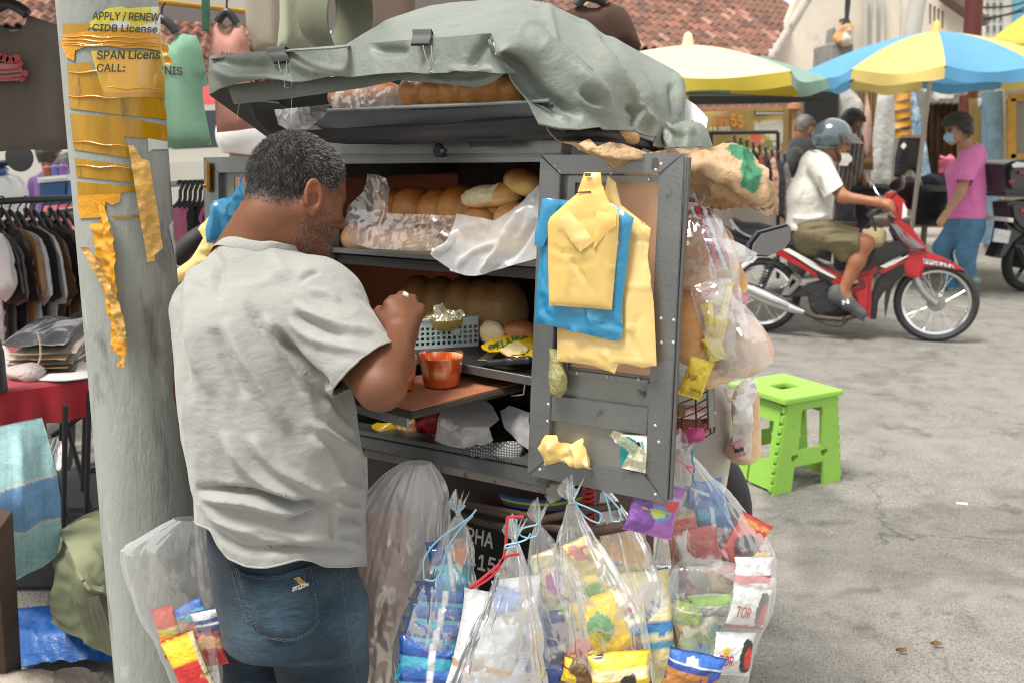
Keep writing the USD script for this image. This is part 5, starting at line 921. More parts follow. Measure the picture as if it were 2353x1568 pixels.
put(tarp,'front_flap',relief(flap,cf,.003,5,[(Z4((240,560),(500,690),(900,680)),.022,14),(Z4((260,520),(500,560),(740,560)),-.012,12),(Z4((900,500),(1100,610),(1400,650)),.014,14),(Z4((1580,400),(1700,430),(1900,430)),-.012,10),(Z5((540,300),(400,500),(370,580)),-.016,12),(Z5((560,310),(640,450),(740,580)),.02,9),(Z5((200,560),(380,580),(560,560)),.012,8)],(.006,7,5)),tarpm,60)
put(tarp,'folded_hem',relief([(520,196),(615,186),(778,175),(940,161),(1080,161),(1160,164),(1154,171),(1131,190),(1110,198),(1086,200),(1030,194),(972,189),(913,184),(840,201),(751,214),(669,226),(538,240)],[(520,197,2.19),(538,240,2.18),(696,200,yt(696)),(972,180,yt(972)),(1154,168,1.73)],.003,5,[(Z5((40,640),(300,670),(560,640)),.008,6)],(.005,9,3)),tarpm,60)
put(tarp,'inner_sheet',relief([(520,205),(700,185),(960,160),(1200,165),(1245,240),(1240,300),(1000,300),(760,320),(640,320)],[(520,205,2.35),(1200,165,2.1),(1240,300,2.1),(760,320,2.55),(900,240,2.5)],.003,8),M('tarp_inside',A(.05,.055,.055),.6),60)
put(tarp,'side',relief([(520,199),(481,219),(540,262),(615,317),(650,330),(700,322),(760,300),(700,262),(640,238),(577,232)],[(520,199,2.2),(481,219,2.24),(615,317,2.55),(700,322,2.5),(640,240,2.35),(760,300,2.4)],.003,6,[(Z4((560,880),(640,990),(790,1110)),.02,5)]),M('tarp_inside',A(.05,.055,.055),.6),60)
put(tarp,'lining',relief([(1568,222),(1597,241),(1626,273),(1622,294),(1590,296),(1560,290)],[(1568,222,2.04),(1626,273,2.0),(1560,290,2.0),(1597,241,2.04)],.003,4,noise=(.006,14)),M('tarp_white',C('e4e6e2',.66),.5,bump2=(22,.006)),60)
put(tarp,'corner',relief([(1537,291),(1568,279),(1608,283),(1625,300),(1638,337),(1583,338),(1514,340),(1529,307)],[(1537,292,1.9),(1608,284,1.88),(1638,337,1.86),(1514,340,1.86),(1580,310,1.82)],.003,4,[(Z5((2000,1040),(2080,1080),(2200,1060)),.012,6),(Z5((1960,1180),(2000,1080),(2040,1040)),.014,5)],(.006,14,4)),tarpm,60)
for k,(a,b,c,d,h0,h1)in enumerate((((700,452),(850,438),(893,520),(752,530),(790,535),(865,745)),((1925,305),(2085,300),(2060,375),(1912,375),(2015,400),(2090,605)))):
    a,b,c,d,h0,h1=Z4(a,b,c,d,h0,h1);Yc=yt(a[0])-.05;t=thing('binder_clip',('black binder clip on the left of the tarpaulin edge','black binder clip at the middle of the tarpaulin edge')[k],'clip')
    top=[P(*a,Yc+.035)+A(0,0,.010),P(*b,Yc+.035)+A(0,0,.010)];put(t,'clip',solid(loft([[top[0]+A(0,.05,-.004),top[1]+A(0,.05,-.004)],top,[P(*a,Yc),P(*b,Yc)],[P(*d,Yc-.008),P(*c,Yc-.008)],[P(d[0],d[1]+3,Yc-.002),P(c[0],c[1]+3,Yc-.002)]],6,14),.0012),M('clip_black',(.02,.02,.022),.5),40)
    w=[(h0[0],h0[1]-4),(h0[0]+8,h0[1]+28),(h0[0]+15,h0[1]+45),(h0[0]+13,h0[1]+53),(h0[0]+20,h0[1]+57),(h0[0]+29,h0[1]+54),(h0[0]+30,h0[1]+46),(h0[0]+21,h0[1]+26),(h0[0]+19,h0[1]-4)];put(t,'handle',tube([P(*q,Yc-.016)for q in w],.0011,6,40),chrome,60)
for k,(a,b)in enumerate((((905,830),(905,1025)),((1535,740),(1520,860)),((460,880),(445,1020)))):put(tarp,'loose_thread',tube([P(*q,yt(Z4(a)[0][0])-.02)for q in Z4(a,((a[0]+b[0])/2-6,(a[1]+b[1])/2),b)],.0004,4,8),M('thread',(.55,.53,.48),.8),60)
# paper sack
green_pg=Polygon(Zu((1375,108),(1490,88),(1560,150),(1580,225),(1596,262),(1590,372),(1558,402),(1468,350),(1476,200)));mk=[np.array(Zu(*p))for p in(((1530,505),(1600,490),(1640,470),(1672,432)),((1570,520),(1640,505)),((1650,500),(1690,470)))]
def sack_col(q,v):
    n=meshkit.fbm(v*30,3,1);c=C('dcb78c',.62)*(.82+.36*n)[:,None];g=shapely.contains_xy(green_pg,q[:,0]+3*(meshkit.noise(v*60)-.5),q[:,1]);c=np.where(g[:,None],C('3f9a6b',.55)*(.8+.4*n)[:,None],c)
    for p in mk:
        for a,b in zip(p[:-1],p[1:]):e=b-a;t=np.clip(((q-a)@e)/(e@e),0,1);c=np.where((np.linalg.norm(q-a-t[:,None]*e,axis=1)<1.7)[:,None],A(.04,.04,.035),c)
    return c
out=Zu((310,62),(420,62),(490,35),(545,78),(620,60),(700,72),(860,128),(930,120),(1150,95),(1300,92),(1450,88),(1540,130),(1600,200),(1650,290),(1692,372),(1717,440),(1712,500),(1660,547),(1540,498),(1450,505),(1350,500),(1250,478),(1160,450),(900,440),(760,300),(500,140))
m,c=relief(out,[(1300,330,1.70),(1484,345,1.72),(1590,338,2.02),(1690,336,2.06),(1743,375,2.07),(1783,458,2.08),(1763,495,2.06),(1655,479,2.03),(1589,462,2.02),(1620,400,1.88),(1700,410,1.92),(1740,450,1.98),(1500,440,1.9),(1680,440,1.92)],.004,4,[(Zu((1200,150),(1350,250),(1450,400)),.012,9),(Zu((1180,300),(1330,350),(1500,480)),-.008,8),(Zu((1460,100),(1490,200),(1480,340)),.006,6),(Zu((1600,220),(1620,380),(1560,480)),.012,8),(Zu((1520,515),(1620,470),(1690,400)),-.016,5),(Zu((400,60),(600,110),(860,140)),.014,6)],(.016,20,6),colf=sack_col,back=.16)
one('paper_sack','crumpled brown paper flour sack with a green printed patch on the cart side','sack',m,M('kraft_paper',(.5,.38,.25),.75,col=True,bump=(45,.008),bump2=(22,.012)),True,col=c)
one('crumpled_paper','small crumpled brown paper tucked under the tarpaulin edge','paper',body([('c',P(1420,305,1.78),P(1455,318,1.80),.014,.012)],.004),M('kraft_plain',C('d3a77a',.6),.75,bump=(90,.01)),60)
# ---- bread
crust=M('bread',(.5,.28,.1),.42,0,.4,col=True,coat=.12,bump=(90,.0012),bump2=(26,.004))
def loaf(name,label,lobes,k=.014,top='9c5a22',side='dca766',crumb=None,base=None,h=.004,group=None,dark=.5):
    """lobes: (centre, radii) ellipsoids; darker on top, paler below; crumb(v) marks torn white faces."""
    m=body([('e',c,r,np.array([-F.x,IN,A(0,0,1)]),k)for c,r in lobes],h,k);v=np.array(m.vertices);n=vn(m);z0,z1=v[:,2].min(),v[:,2].max();t=np.clip((v[:,2]-z0)/(z1-z0),0,1);a=np.clip(.55*t+.5*n[:,2]+.25*(meshkit.fbm(v*22,3)-.5),0,1)[:,None]**dark
    c=C(side,.8)*(1-a)+C(top,.72)*a;c=c*(.85+.3*meshkit.fbm(v*90,2,3))[:,None]
    if crumb is not None:
        kk=crumb(v,n);c=np.where(kk[:,None],C('ecdcae',.66)*(.75+.5*meshkit.fbm(v*150,3,5))[:,None],c);v=v+n*(kk*.004*(meshkit.fbm(v*130,2,9)-.5))[:,None];m=trimesh.Trimesh(v,m.faces,process=False)
    return one(name,label,'bread',m,crust,True,col=c,group=group)
loaf('bread_loaf','golden four-part loaf in clear film at the front of the upper shelf',[(F.at(x,y,-.07),(.040,.05,.036))for x,y in((830,546),(886,543),(942,546),(994,552))]+[(F.at(912,560,-.06),(.12,.04,.022))],.02,'cc8446','ecc08a')
loaf('bread_loaf','pair of dark-crusted buns standing behind the film-wrapped loaf',[(F.at(x,y,-.14),(.040,.06,.05))for x,y in((905,486),(950,480),(1010,486),(1056,480),(1115,488),(1160,484))]+[(F.at(1030,520,-.14),(.15,.05,.03))],.018,'bd6a28','e8b068',dark=.8)
loaf('bread_loaf','orange loaf standing against the left wall of the upper shelf',[(F.at(800,500,-.30),(.04,.06,.09)),(F.at(850,510,-.32),(.04,.06,.08))],.02,'b86428','d07a38')
loaf('torn_bread','torn bread with white crumb lying on the buns',[(F.at(1125,450,-.08),(.05,.04,.022)),(F.at(1165,445,-.09),(.03,.035,.024)),(F.at(1092,458,-.07),(.03,.03,.017))],.012,'c2803c','e3b878',lambda v,n:(n@unit(-F.x*.2+F.n*.9+A(0,0,.25))>.35)&((v-F.at(1140,450,-.08))@F.x<.015))
loaf('bread_bun','single bun at the top right of the upper shelf',[(F.at(1200,415,-.10),(.040,.035,.027)),(F.at(1215,425,-.08),(.028,.03,.022))],.02,'9a5a22','d8b468',dark=.8)
loaf('bread_loaf','pale yellow buns inside the white film bag on the upper shelf',[(F.at(x,y,-.07),(.045,.05,.042))for x,y in((1100,545),(1170,550),(1215,560))]+[(F.at(1100,505,-.08),(.038,.04,.028)),(F.at(1180,500,-.08),(.04,.04,.03))],.012,'cf8a4c','e6c88c',dark=.9)
loaf('bread_loaf','large dark-topped loaf standing on the middle shelf behind the basket',[(F.at(962+k*50,708+k*3,-.22-.01*k),(.046,.06,.078))for k in range(5)],.02,'9a6430','f4c888',dark=1.1)
loaf('cut_bread','cut wedge of white bread leaning beside the big loaf',[(F.at(1132,765,-.10),(.032,.02,.028))],.02,'a86a34','d6b184',lambda v,n:n@F.n>.1);loaf('cut_bread','brown bread end lying behind the yellow wrapper',[(F.at(1195,757,-.12),(.036,.03,.02))],.02,'b0693a','d09a68')
loaf('bread_loaf','long loaf with coarse crust lying on the roof tray right',[(F.at(965+k*46,212-k*2,.02),(.034,.05,.036))for k in range(6)],.012,'9a6430','b98046',dark=.7);loaf('bread_loaf','orange bread in film on the left of the roof tray',[(F.at(800+k*42,226-k*2,-.04),(.036,.05,.03))for k in range(3)],.012,'b06a3a','c98a58')
def filmpiece(name,label,poly,ctrl,mat,cat_='film',noise=(.012,22,1),step=4.5,fold=(),col=None):return one(name,label,cat_,relief(poly,ctrl,.0006,step,fold,noise),mat,60)
def fy(*pts):return[(x,y,F.at(x,y,o)[1])for x,y,o in pts]
soft=film('soft_film',(.86,.87,.88),.24,.66,.3,scale=16,dist=.004,shine=.28)
filmpiece('bread_bag','cloudy film bag hanging over the edge of the upper shelf',Z0((1760,420),(1700,480),(1600,570),(1500,640),(1400,700),(1180,660),(1110,650),(1060,850),(890,960),(930,1000),(1000,1050),(1080,1105),(1160,1130),(1250,1138),(1330,1130),(1400,1100),(1560,1050),(1745,1000)),fy((1240,426,-.01),(1194,466,-.02),(1051,492,-.02),(1037,551,.0),(987,583,.012),(1092,634,.03),(1231,594,.02),(1136,560,.012),(1200,520,.01)),soft,'bag',(.010,12,2),4,[(Z0((1700,560),(1560,740),(1420,1000),(1300,1110)),.018,10),(Z0((1740,700),(1640,850),(1500,1040)),-.012,9),(Z0((1100,760),(1040,900),(900,960)),.01,7),(Z0((1480,880),(1300,920),(1100,1080)),.008,8)])
filmpiece('bread_bag','crumpled film standing over the front loaf on the upper shelf',Z0((400,330),(480,335),(545,365),(578,450),(560,560),(560,640),(760,650),(1120,660),(1110,730),(1090,830),(1010,940),(760,940),(420,920),(250,870),(212,830),(215,720),(245,580),(370,470)),fy((845,400,-.02),(886,420,-.03),(880,490,-.03),(1052,500,-.03),(1030,570,.0),(800,560,-.01),(791,545,-.02),(804,470,-.03),(920,545,.005),(930,500,-.02)),clear_film,'bag',(.009,17,4),4)
filmpiece('plastic_sheet','thin cloudy plastic sheet hanging from the left of the roof tray',[(632,252),(680,248),(760,240),(752,262),(720,285),(700,300),(660,296),(640,285)],[(632,252,2.1),(760,240,2.0),(700,300,2.05),(680,270,2.02)],clear_film,'sheet',(.012,14,6))
filmpiece('bread_bag','clear film over the orange bread on the roof tray',Z4((1230,800),(1400,740),(1700,740),(1980,720),(1960,900),(1700,930),(1250,945)),fy((780,230,.02),(900,200,.03),(960,220,.04),(780,250,.03)),clear_film,'bag',(.010,15,7))
# ---- board and middle shelf
def tub(label,px,py,k):
    t=thing('sauce_tub',label,'tub');c=G(px,py,zb+.001);pr=[(0,0),(.034,0),(.036,.003),(.0445,.060)];R=lathe([(0,.0015),(.033,.0015),(.035,.004),(.0435,.059)],c,n=48);m=R.subdivide().subdivide();v=np.array(m.vertices);n=meshkit.fbm(v*A(45,45,26),4,k);z=(v[:,2]-c[2])/.06
    col=np.where((n>.55)[:,None],C('f8c8a4',.9),np.where((n>.48)[:,None],C('ec7c30',.85),C('dc5a1c',.8)));col=np.where((z<.25+.1*n)[:,None],C('d8601c',.8),col);put(t,'sauce',m,M('chilli_sauce',(.5,.15,.05),.3,col=True,coat=.5),True,col=col)
    put(t,'tub',lathe(pr+[(.0445,.062),(.0475,.062),(.0475,.0635),(.0435,.0635)],c,n=48),pane('clear_tub',(.97,.96,.95),.08,.7),50);return t
tub('tub of orange chilli sauce standing on the cutting board',1014,884,3);tub('second sauce tub half hidden behind the seller\'s arm',908,893,8)
zs=F.at(1000,828,-.02)[2]+.004;bk=thing('plastic_basket','pale blue perforated plastic basket on the middle shelf','basket');bmat=M('basket_blue',C('d8e8e6',1.0),.4,var=(8,.05));cq=[G(952,803,zs),G(1098,794,zs),G(806,783,zs)];far_=cq[1]+cq[2]-cq[0];hB=.062
for a,b in((cq[0],cq[1]),(cq[2],cq[0]),(cq[1],far_),(far_,cq[2])):
    Lw=np.linalg.norm(b-a);nx_=int(Lw/.0115);holes=[[(Lw*(i+.2)/nx_,.008+j*.0105),(Lw*(i+.8)/nx_,.008+j*.0105),(Lw*(i+.8)/nx_,.015+j*.0105),(Lw*(i+.2)/nx_,.015+j*.0105)]for i in range(nx_)for j in range(4)]
    put(bk,'wall',prism([(0,0),(Lw,0),(Lw,hB),(0,hB)],.002,a,b-a,A(0,0,1),holes),bmat);put(bk,'rim',tube([a+A(0,0,hB),b+A(0,0,hB)],.0045,8),bmat,60)
put(bk,'bottom',prism([(0,0),(1,0),(1,1),(0,1)],.002,cq[0],(1,0,0),(0,1,0))if False else trimesh.Trimesh(np.array([cq[0],cq[1],far_,cq[2]]),[[0,1,2],[0,2,3]],process=False),bmat);put(bk,'price_label',cutout(Plane(cq[0]+.003*unit(np.cross(cq[1]-cq[0],A(0,0,1))),cq[1]-cq[0]),Zb((945,262),(998,262),(992,302),(945,302)),.0008,off=.003),M('white_card',(.75,.75,.73),.6))
one('cream_cup','cream paper cup standing in the blue basket by the hand','cup',lathe([(0,0),(.012,0),(.0165,.062),(.0175,.063),(.016,.06)],F.at(873,738,-.10)-A(0,0,.035),n=24),M('cream_cup',C('e3dcc0',.65),.6),50)
one('butter_bag','clear bag of yellow margarine lying in the blue basket','bag',body([('e',F.at(1022,735,-.12),(.04,.03,.025),None),('e',F.at(990,735,-.13),(.03,.03,.02),None)],.005),M('yellow_fat',C('f0cf6a',.75),.3,coat=.6,bump=(40,.01)),60)
filmpiece('knotted_bag','knotted clear bag sticking up from the blue basket',Zb((760,180),(830,150),(815,105),(895,88),(905,130),(960,140),(1020,135),(1040,170),(1010,205),(900,215),(800,215)),fy((980,730,-.05),(1010,700,-.06),(1060,720,-.06)),film('oily_film',(.85,.82,.62),.18,.6,.12,(.97,.95,.8),30,.006),'bag',(.02,35,3),3)
sel=thing('margarine_wrapper','crumpled yellow margarine wrapper with green lettering on the middle shelf','wrapper');wm=relief(Zb((1152,405),(1165,370),(1190,345),(1250,325),(1320,290),(1420,310),(1502,312),(1502,455),(1430,462),(1350,455),(1270,418),(1200,425)),fy((1109,800,-.06),(1163,764,-.12),(1223,770,-.12),(1223,816,-.06),(1160,805,-.04)),.001,3,noise=(.014,30,2));put(sel,'wrapper',wm,M('yellow_wrapper',C('f0c81e',.62),.3,coat=.4),60)
put(sel,'cream_patch',decal(wm,Zb((1270,412),(1385,348),(1482,398),(1440,440),(1340,455)),.002,3),M('cream_print',C('efd9a0',.62),.4),60);gi=M('green_ink',C('3f8a2e',.5),.5)
put(sel,'lettering',text_seen('Seri',*Zb((1197,415),(1262,385)),(-2,-9),wm,.0025),M('notice_ink'),False);put(sel,'lettering',text_seen('PELANGI',*Zb((1218,424),(1470,322)),(-3,-14),wm,.0022),gi,False)
kn_=thing('knife','knife with a black handle lying on the middle shelf edge','knife');ka,kb_=F.at(1124,833,-.02),F.at(1213,826,-.03);put(kn_,'handle',body([('c',ka,ka+(kb_-ka)*.5,.0075,.0065),('c',ka+(kb_-ka)*.5,kb_,.0065,.0085)],.0025,.01),black_plastic,60);put(kn_,'blade',prism([(0,0),(.14,.004),(.15,.012),(.13,.026),(0,.024)],.0015,ka+A(0,0,.004),IN*1+F.x*-.4,unit(np.cross((0,0,1),IN+F.x*-.4))),chrome)
# ---- lower compartment
def lump(name,label,cat_,poly,d0,d1,mat,fold=(.02,16,14),th=.05,seed=0,rnd=.025):
    pl=Plane(F.o-F.n*d0,F.x);return one(name,label,cat_,puff(pl,poly,th,.008,fold,seed,0,rnd),mat,60)
lump('snack_packet','yellow printed packet at the left of the lower compartment','packet',Zb((345,980),(380,930),(430,912),(515,915),(545,960),(505,1010),(450,1010)),.04,0,M('yellow_wrapper'),seed=1)
lump('sauce_bag','clear bag with orange and yellow contents in the lower compartment','bag',Zb((520,940),(600,905),(690,880),(710,990),(695,1055),(600,1040),(530,1010)),.07,0,M('orange_bag',C('e0a05a',.6),.2,coat=.8,var=(30,.3),stain=[(C('d9682c',.55),25,.5,.56),(C('e8d8a8',.65),34,.55,.62)],bump=(40,.008)),seed=2);lump('red_bag','red plastic bag in the middle of the lower compartment','bag',Zb((700,900),(780,850),(900,820),(900,950),(830,1040),(740,1010)),.12,0,M('red_film',C('d84450',.58),.25,coat=.6,bump=(40,.01)),seed=3)
loaf('bread_loaf','brown bread inside the clear bag on the cart floor',[(F.at(1010,1022,-.06),(.05,.04,.02)),(F.at(1060,990,-.14),(.05,.05,.03))],.02,'a86a3c','c98c5c');lump('reddish_box','dark reddish box at the back of the lower compartment','box',Zb((1100,950),(1340,960),(1340,1020),(1100,1010)),.25,0,M('dark_red_box',C('7a3a26',.5),.6),(0,1,1),.06,1,.005)
filmpiece('clear_bag','large clear bag filling the middle of the lower compartment',Zb((870,830),(960,800),(1060,780),(1150,752),(1220,800),(1270,900),(1200,960),(1230,1040),(1050,1115),(940,1090),(830,1040),(840,960)),fy((1010,930,-.05),(1110,915,-.08),(1140,960,-.05),(1070,1035,-.01),(1003,1010,-.01),(1060,980,-.0)),soft,'bag',(.014,13,9),4);filmpiece('clear_bag','clear bag at the right end of the lower compartment',Zb((1285,840),(1345,800),(1490,850),(1490,1110),(1420,1060),(1320,960)),fy((1152,944,-.08),(1220,950,-.05),(1220,1030,-.03),(1165,985,-.05)),soft,'bag',(.014,13,11),4)
lump('checked_cloth','grey checked cloth crumpled at the front of the cart floor','cloth',Zb((1040,1115),(1090,1045),(1190,1035),(1240,1050),(1400,1030),(1455,1095),(1440,1190),(1300,1175),(1140,1140)),.03,0,usdkit.material(stage,'/World/Looks/check_cloth',{'g':('geometry',{}),'w1':('wave_texture',{'scale':60.0,'distortion':3.0,'bands_direction':'x'}),'w2':('wave_texture',{'scale':70.0,'distortion':4.0,'bands_direction':'z'}),'m':('math',{'math_type':'multiply'}),'r':('rgb_ramp',{'ramp':[(.25,(.07,.075,.08)),(.6,(.22,.22,.22)),(.9,(.45,.43,.4))]}),'p':('principled_bsdf',{'roughness':.9})},[('g.position','w1.vector'),('g.position','w2.vector'),('w1.fac','m.value1'),('w2.fac','m.value2'),('m.value','r.fac'),('r.color','p.base_color')],surface='p.BSDF'),(.045,20,22),.05,5)
# ---- bags on the doors
bfilm=dict(low=.86,high=.97,rough=.22,scale=7,dist=.010,back=.3,shine=.34);byel=film('bag_yellow',C('ffe294',.95),**bfilm);byel2=film('bag_yellow_deep',C('ffd97c',.93),**bfilm);bblu=film('bag_blue',C('2fa8dc',.8),**bfilm)
def dbag(label,poly,off,mat,th=.012,fold=(.012,6,4),seed=0,pl=None,par=None,name='carrier_bag'):
    m=puff(pl or D,poly,th,.006,fold,seed,off,.02);r=np.random.default_rng(seed+90);(x0,y0),(x1,y1)=np.min(poly,0),np.max(poly,0);ln_=[]
    for k in range(int(4+(x1-x0)*(y1-y0)/2600)):
        p=A(r.uniform(x0,x1),r.uniform(y0,y1));a=r.choice([.15,-.1,1.5,1.35,.6])+r.normal(0,.2);L=r.uniform(18,70);e=A(math.cos(a),math.sin(a))*L;b=A(-e[1],e[0])*r.normal(0,.15);ln_.append(([p-e,p+b,p+e],r.choice([-1,1])*r.uniform(.0015,.004),r.uniform(2.5,5.5)))
    m=trimesh.Trimesh(folds(m.vertices,vn(m),ln_),m.faces,process=False)
    if par:return put(par,name,m,mat,60)
    t=thing(name,label,'bag');put(t,'bag',m,mat,60);return t
dbag('lowest bundle of pale yellow carrier bags hanging on the open door',Zu((640,280),(690,330),(725,470),(860,575),(920,625),(900,800),(940,1100),(958,1515),(870,1525),(760,1500),(720,1500),(690,1562),(560,1512),(480,1500),(308,1487),(305,1200),(500,900)),.022,byel,seed=1)
t=dbag('blue carrier bags between the yellow ones on the open door',Zu((268,422),(440,438),(500,400),(700,460),(838,550),(820,650),(790,900),(765,1090),(762,1322),(722,1342),(190,1228),(205,1000),(230,740)),.040,bblu,seed=2);dbag('',Zu((268,422),(380,435),(330,600),(270,735),(215,725),(222,640),(255,520)),.052,bblu,.006,seed=5,par=t,name='handle_flap')
t=dbag('front bundle of folded yellow carrier bags hung on the door hook',Zu((545,255),(650,255),(655,330),(700,440),(765,510),(768,600),(735,900),(715,1137),(312,1107),(312,575),(330,540),(500,390),(520,330)),.056,byel2,.016,(.009,5,4),3);dbag('',Zu((400,545),(470,500),(560,600),(625,690),(540,757),(480,690)),.072,byel,.006,seed=4,par=t,name='handle_flap');put(t,'hook',cutout(D,Zu((566,258),(604,258),(602,278),(568,278)),.003,off=.07),M('hook_grey',(.12,.12,.13),.4,.5));put(t,'slot',cutout(D,Zu((512,378),(600,372),(605,384),(515,386)),.001,off=.067),M('slot_brown',C('9a6a2c',.5),.6));dbag('',Zu((640,500),(770,520),(765,590),(700,640),(620,740),(625,640)),.07,byel2,.008,seed=6,par=t,name='handle_flap')
dbag('small knotted yellowish bag hanging at the left of the open door',Zd((248,365),(300,375),(330,470),(365,560),(360,640),(320,690),(250,675),(240,560)),.02,M('oily_bag',C('e0dc9c',.62),.2,back=.3,bump=(60,.012)),.03,(.02,22,10),7)
dbag('crumpled yellow bags stuffed into the bottom pocket of the door',Zd((232,925),(308,925),(330,975),(365,1000),(455,958),(490,1050),(540,1142),(400,1130),(320,1105),(230,1115),(185,1010)),.012,byel,.035,(.05,26,30),8)
bo=thing('booklet','teal and white booklet standing in the door pocket','book');put(bo,'cover',cutout(D,Zd((690,945),(862,952),(856,1202),(700,1168)),.006,off=-.002),M('book_white',(.72,.74,.74),.45));put(bo,'teal_print',cutout(D,Zd((692,960),(740,958),(790,985),(800,1050),(760,1110),(705,1165),(684,1090)),.0008,off=-.001),M('book_teal',C('2aa8ae',.58),.45));put(bo,'dark_print',cutout(D,Zd((785,1000),(810,990),(822,1015),(800,1030)),.0008,off=-.0005),black_plastic);put(bo,'lettering',text_seen('book',*Zd((846,1075),(838,985)),(-7,-1),D,.0005),M('book_teal'),False)
filmpiece('clear_wrap','yellowish clear wrapping in front of the teal booklet',Zd((618,950),(650,915),(700,930),(790,1000),(860,1070),(852,1195),(700,1160),(745,1060)),[(q[0],q[1],D.at(q[0],q[1],.012)[1])for q in Zd((618,950),(860,1070),(852,1195),(700,1160),(740,1000))],film('oily_film'),'film',(.012,40,2),3)
DL=Plane(D2 .o+D2 .n*.03,D2 .x);dbag('blue carrier bags hanging on the left door behind the seller',[(566,396),(562,420),(600,470),(590,560),(488,556),(485,516),(502,460),(544,450),(556,420)],.01,bblu,.02,(.03,14,8),9,DL);dbag('pale yellow bags hanging on the left door behind the seller',[(500,470),(520,480),(480,600),(400,660),(386,640),(440,590),(466,548),(450,526)],.0,byel,.014,(.02,12,6),10,DL)
one('rubber_tube','black rubber hose between the pole and the seller\'s shoulder','hose',tube([P(400,596,2.3),P(440,556,2.3),P(480,530,2.35)],.022,12,10),rubber,60)
# ---- snack packets
foil=M('foil_print',(.5,.5,.5),.28,col=True,coat=.6,bump=(38,.007),bump2=(14,.012))
def packet(name,label,px,py,Y,w,h,rot,des,t=.35,tilt=0.0,yaw=0.0,seed=0,texts=(),group=None):
    s=Y/FPX*1.02;c=P(px,py,Y);ca,sa=math.cos(math.radians(rot)),math.sin(math.radians(rot));x=A(ca,0,sa)+A(0,yaw,0);y=A(-sa,tilt,ca);m=pillow(c,x,y,w*s,h*s,w*s*t,30,seed)
    x,y=unit(x),unit(y);y=unit(y-x*(x@y));z=np.cross(x,y);v=np.array(m.vertices);u_,v_=(v-c)@x/(w*s/2),(v-c)@y/(h*s/2);wob=.06*(meshkit.noise(v*60)-.5);col=np.tile(A(*des[0]),(len(v),1))
    for d in des[1:]:
        if d[0]=='b':k=(v_+wob>d[1])&(v_+wob<d[2])
        elif d[0]=='o':k=((u_-d[1])/d[3])**2+((v_-d[2])/d[4])**2<1+4*wob
        elif d[0]=='n':k=(meshkit.fbm(v*d[2]+seed,3,seed)>d[1])&(v_>d[3])&(v_<d[4])
        else:k=np.abs(u_-d[1])<d[2]
        col[k]=d[-1]
    col=col*(.88+.24*meshkit.noise(v*120))[:,None];p=one(name,label,'packet',m,foil,True,col=col,group=group)
    for tx,u0,v0,hh,wd,cc in texts:
        tv,tf=text2(tx);su=wd*w*s/2/tv[:,0].max();uu=u0+tv[:,0]*su/(w*s/2);vv=v0+tv[:,1]*hh
        H_=np.clip(1-uu**4,0,1)**.5*np.clip(1-(np.abs(vv)/.88)**2.4,0,1)**.7;sg=-1 if z@(EYE-c)<0 else 1
        put(p,'lettering',trimesh.Trimesh(c+x*(uu*w*s/2*(1-.1*(1-np.abs(vv)**3)))[:,None]+y*(vv*h*s/2)[:,None]+z*(sg*(H_*w*s*t/2*1.18+.003))[:,None],tf,process=False),M('ink_'+cc,C(cc,.6),.4),False)
    return p
c_=lambda h:C(h,.78)
NV,BL,SKY,WH_,RD,YL,OR,GN,BK=(c_(h)for h in('1d3f8f','2263b8','49b4d0','e4e6e6','cf2c2e','f2cc2a','d98a3c','7fb04a','262422'))
bl_des=[BL,('b',-.95,.15,SKY),('b',.15,.3,NV),('s',.02,.09,WH_),('o',-.6,-.5,.3,.22,c_('2b7fc4')),('b',.82,1.1,NV)]
for k,(x,y,w,h,r,Y,nm_)in enumerate(((1035,1300,110,130,8,1.80,'top upright one'),(1020,1385,150,100,-4,1.79,'second'),(1010,1425,165,100,-5,1.775,'third'),(1000,1468,170,105,-4,1.76,'fourth'),(990,1512,175,120,-5,1.745,'fifth'),(985,1572,165,150,-3,1.73,'front one at the bottom'))):packet('blue_packet',f'blue snack packet in the left clear bag, {nm_} of its column',x,y,Y,w,h,r,bl_des+([('o',.5,.5,.35,.5,OR)]if k==0 else[]),.28,.25,seed=k,group='blue snack packets in the left bag')
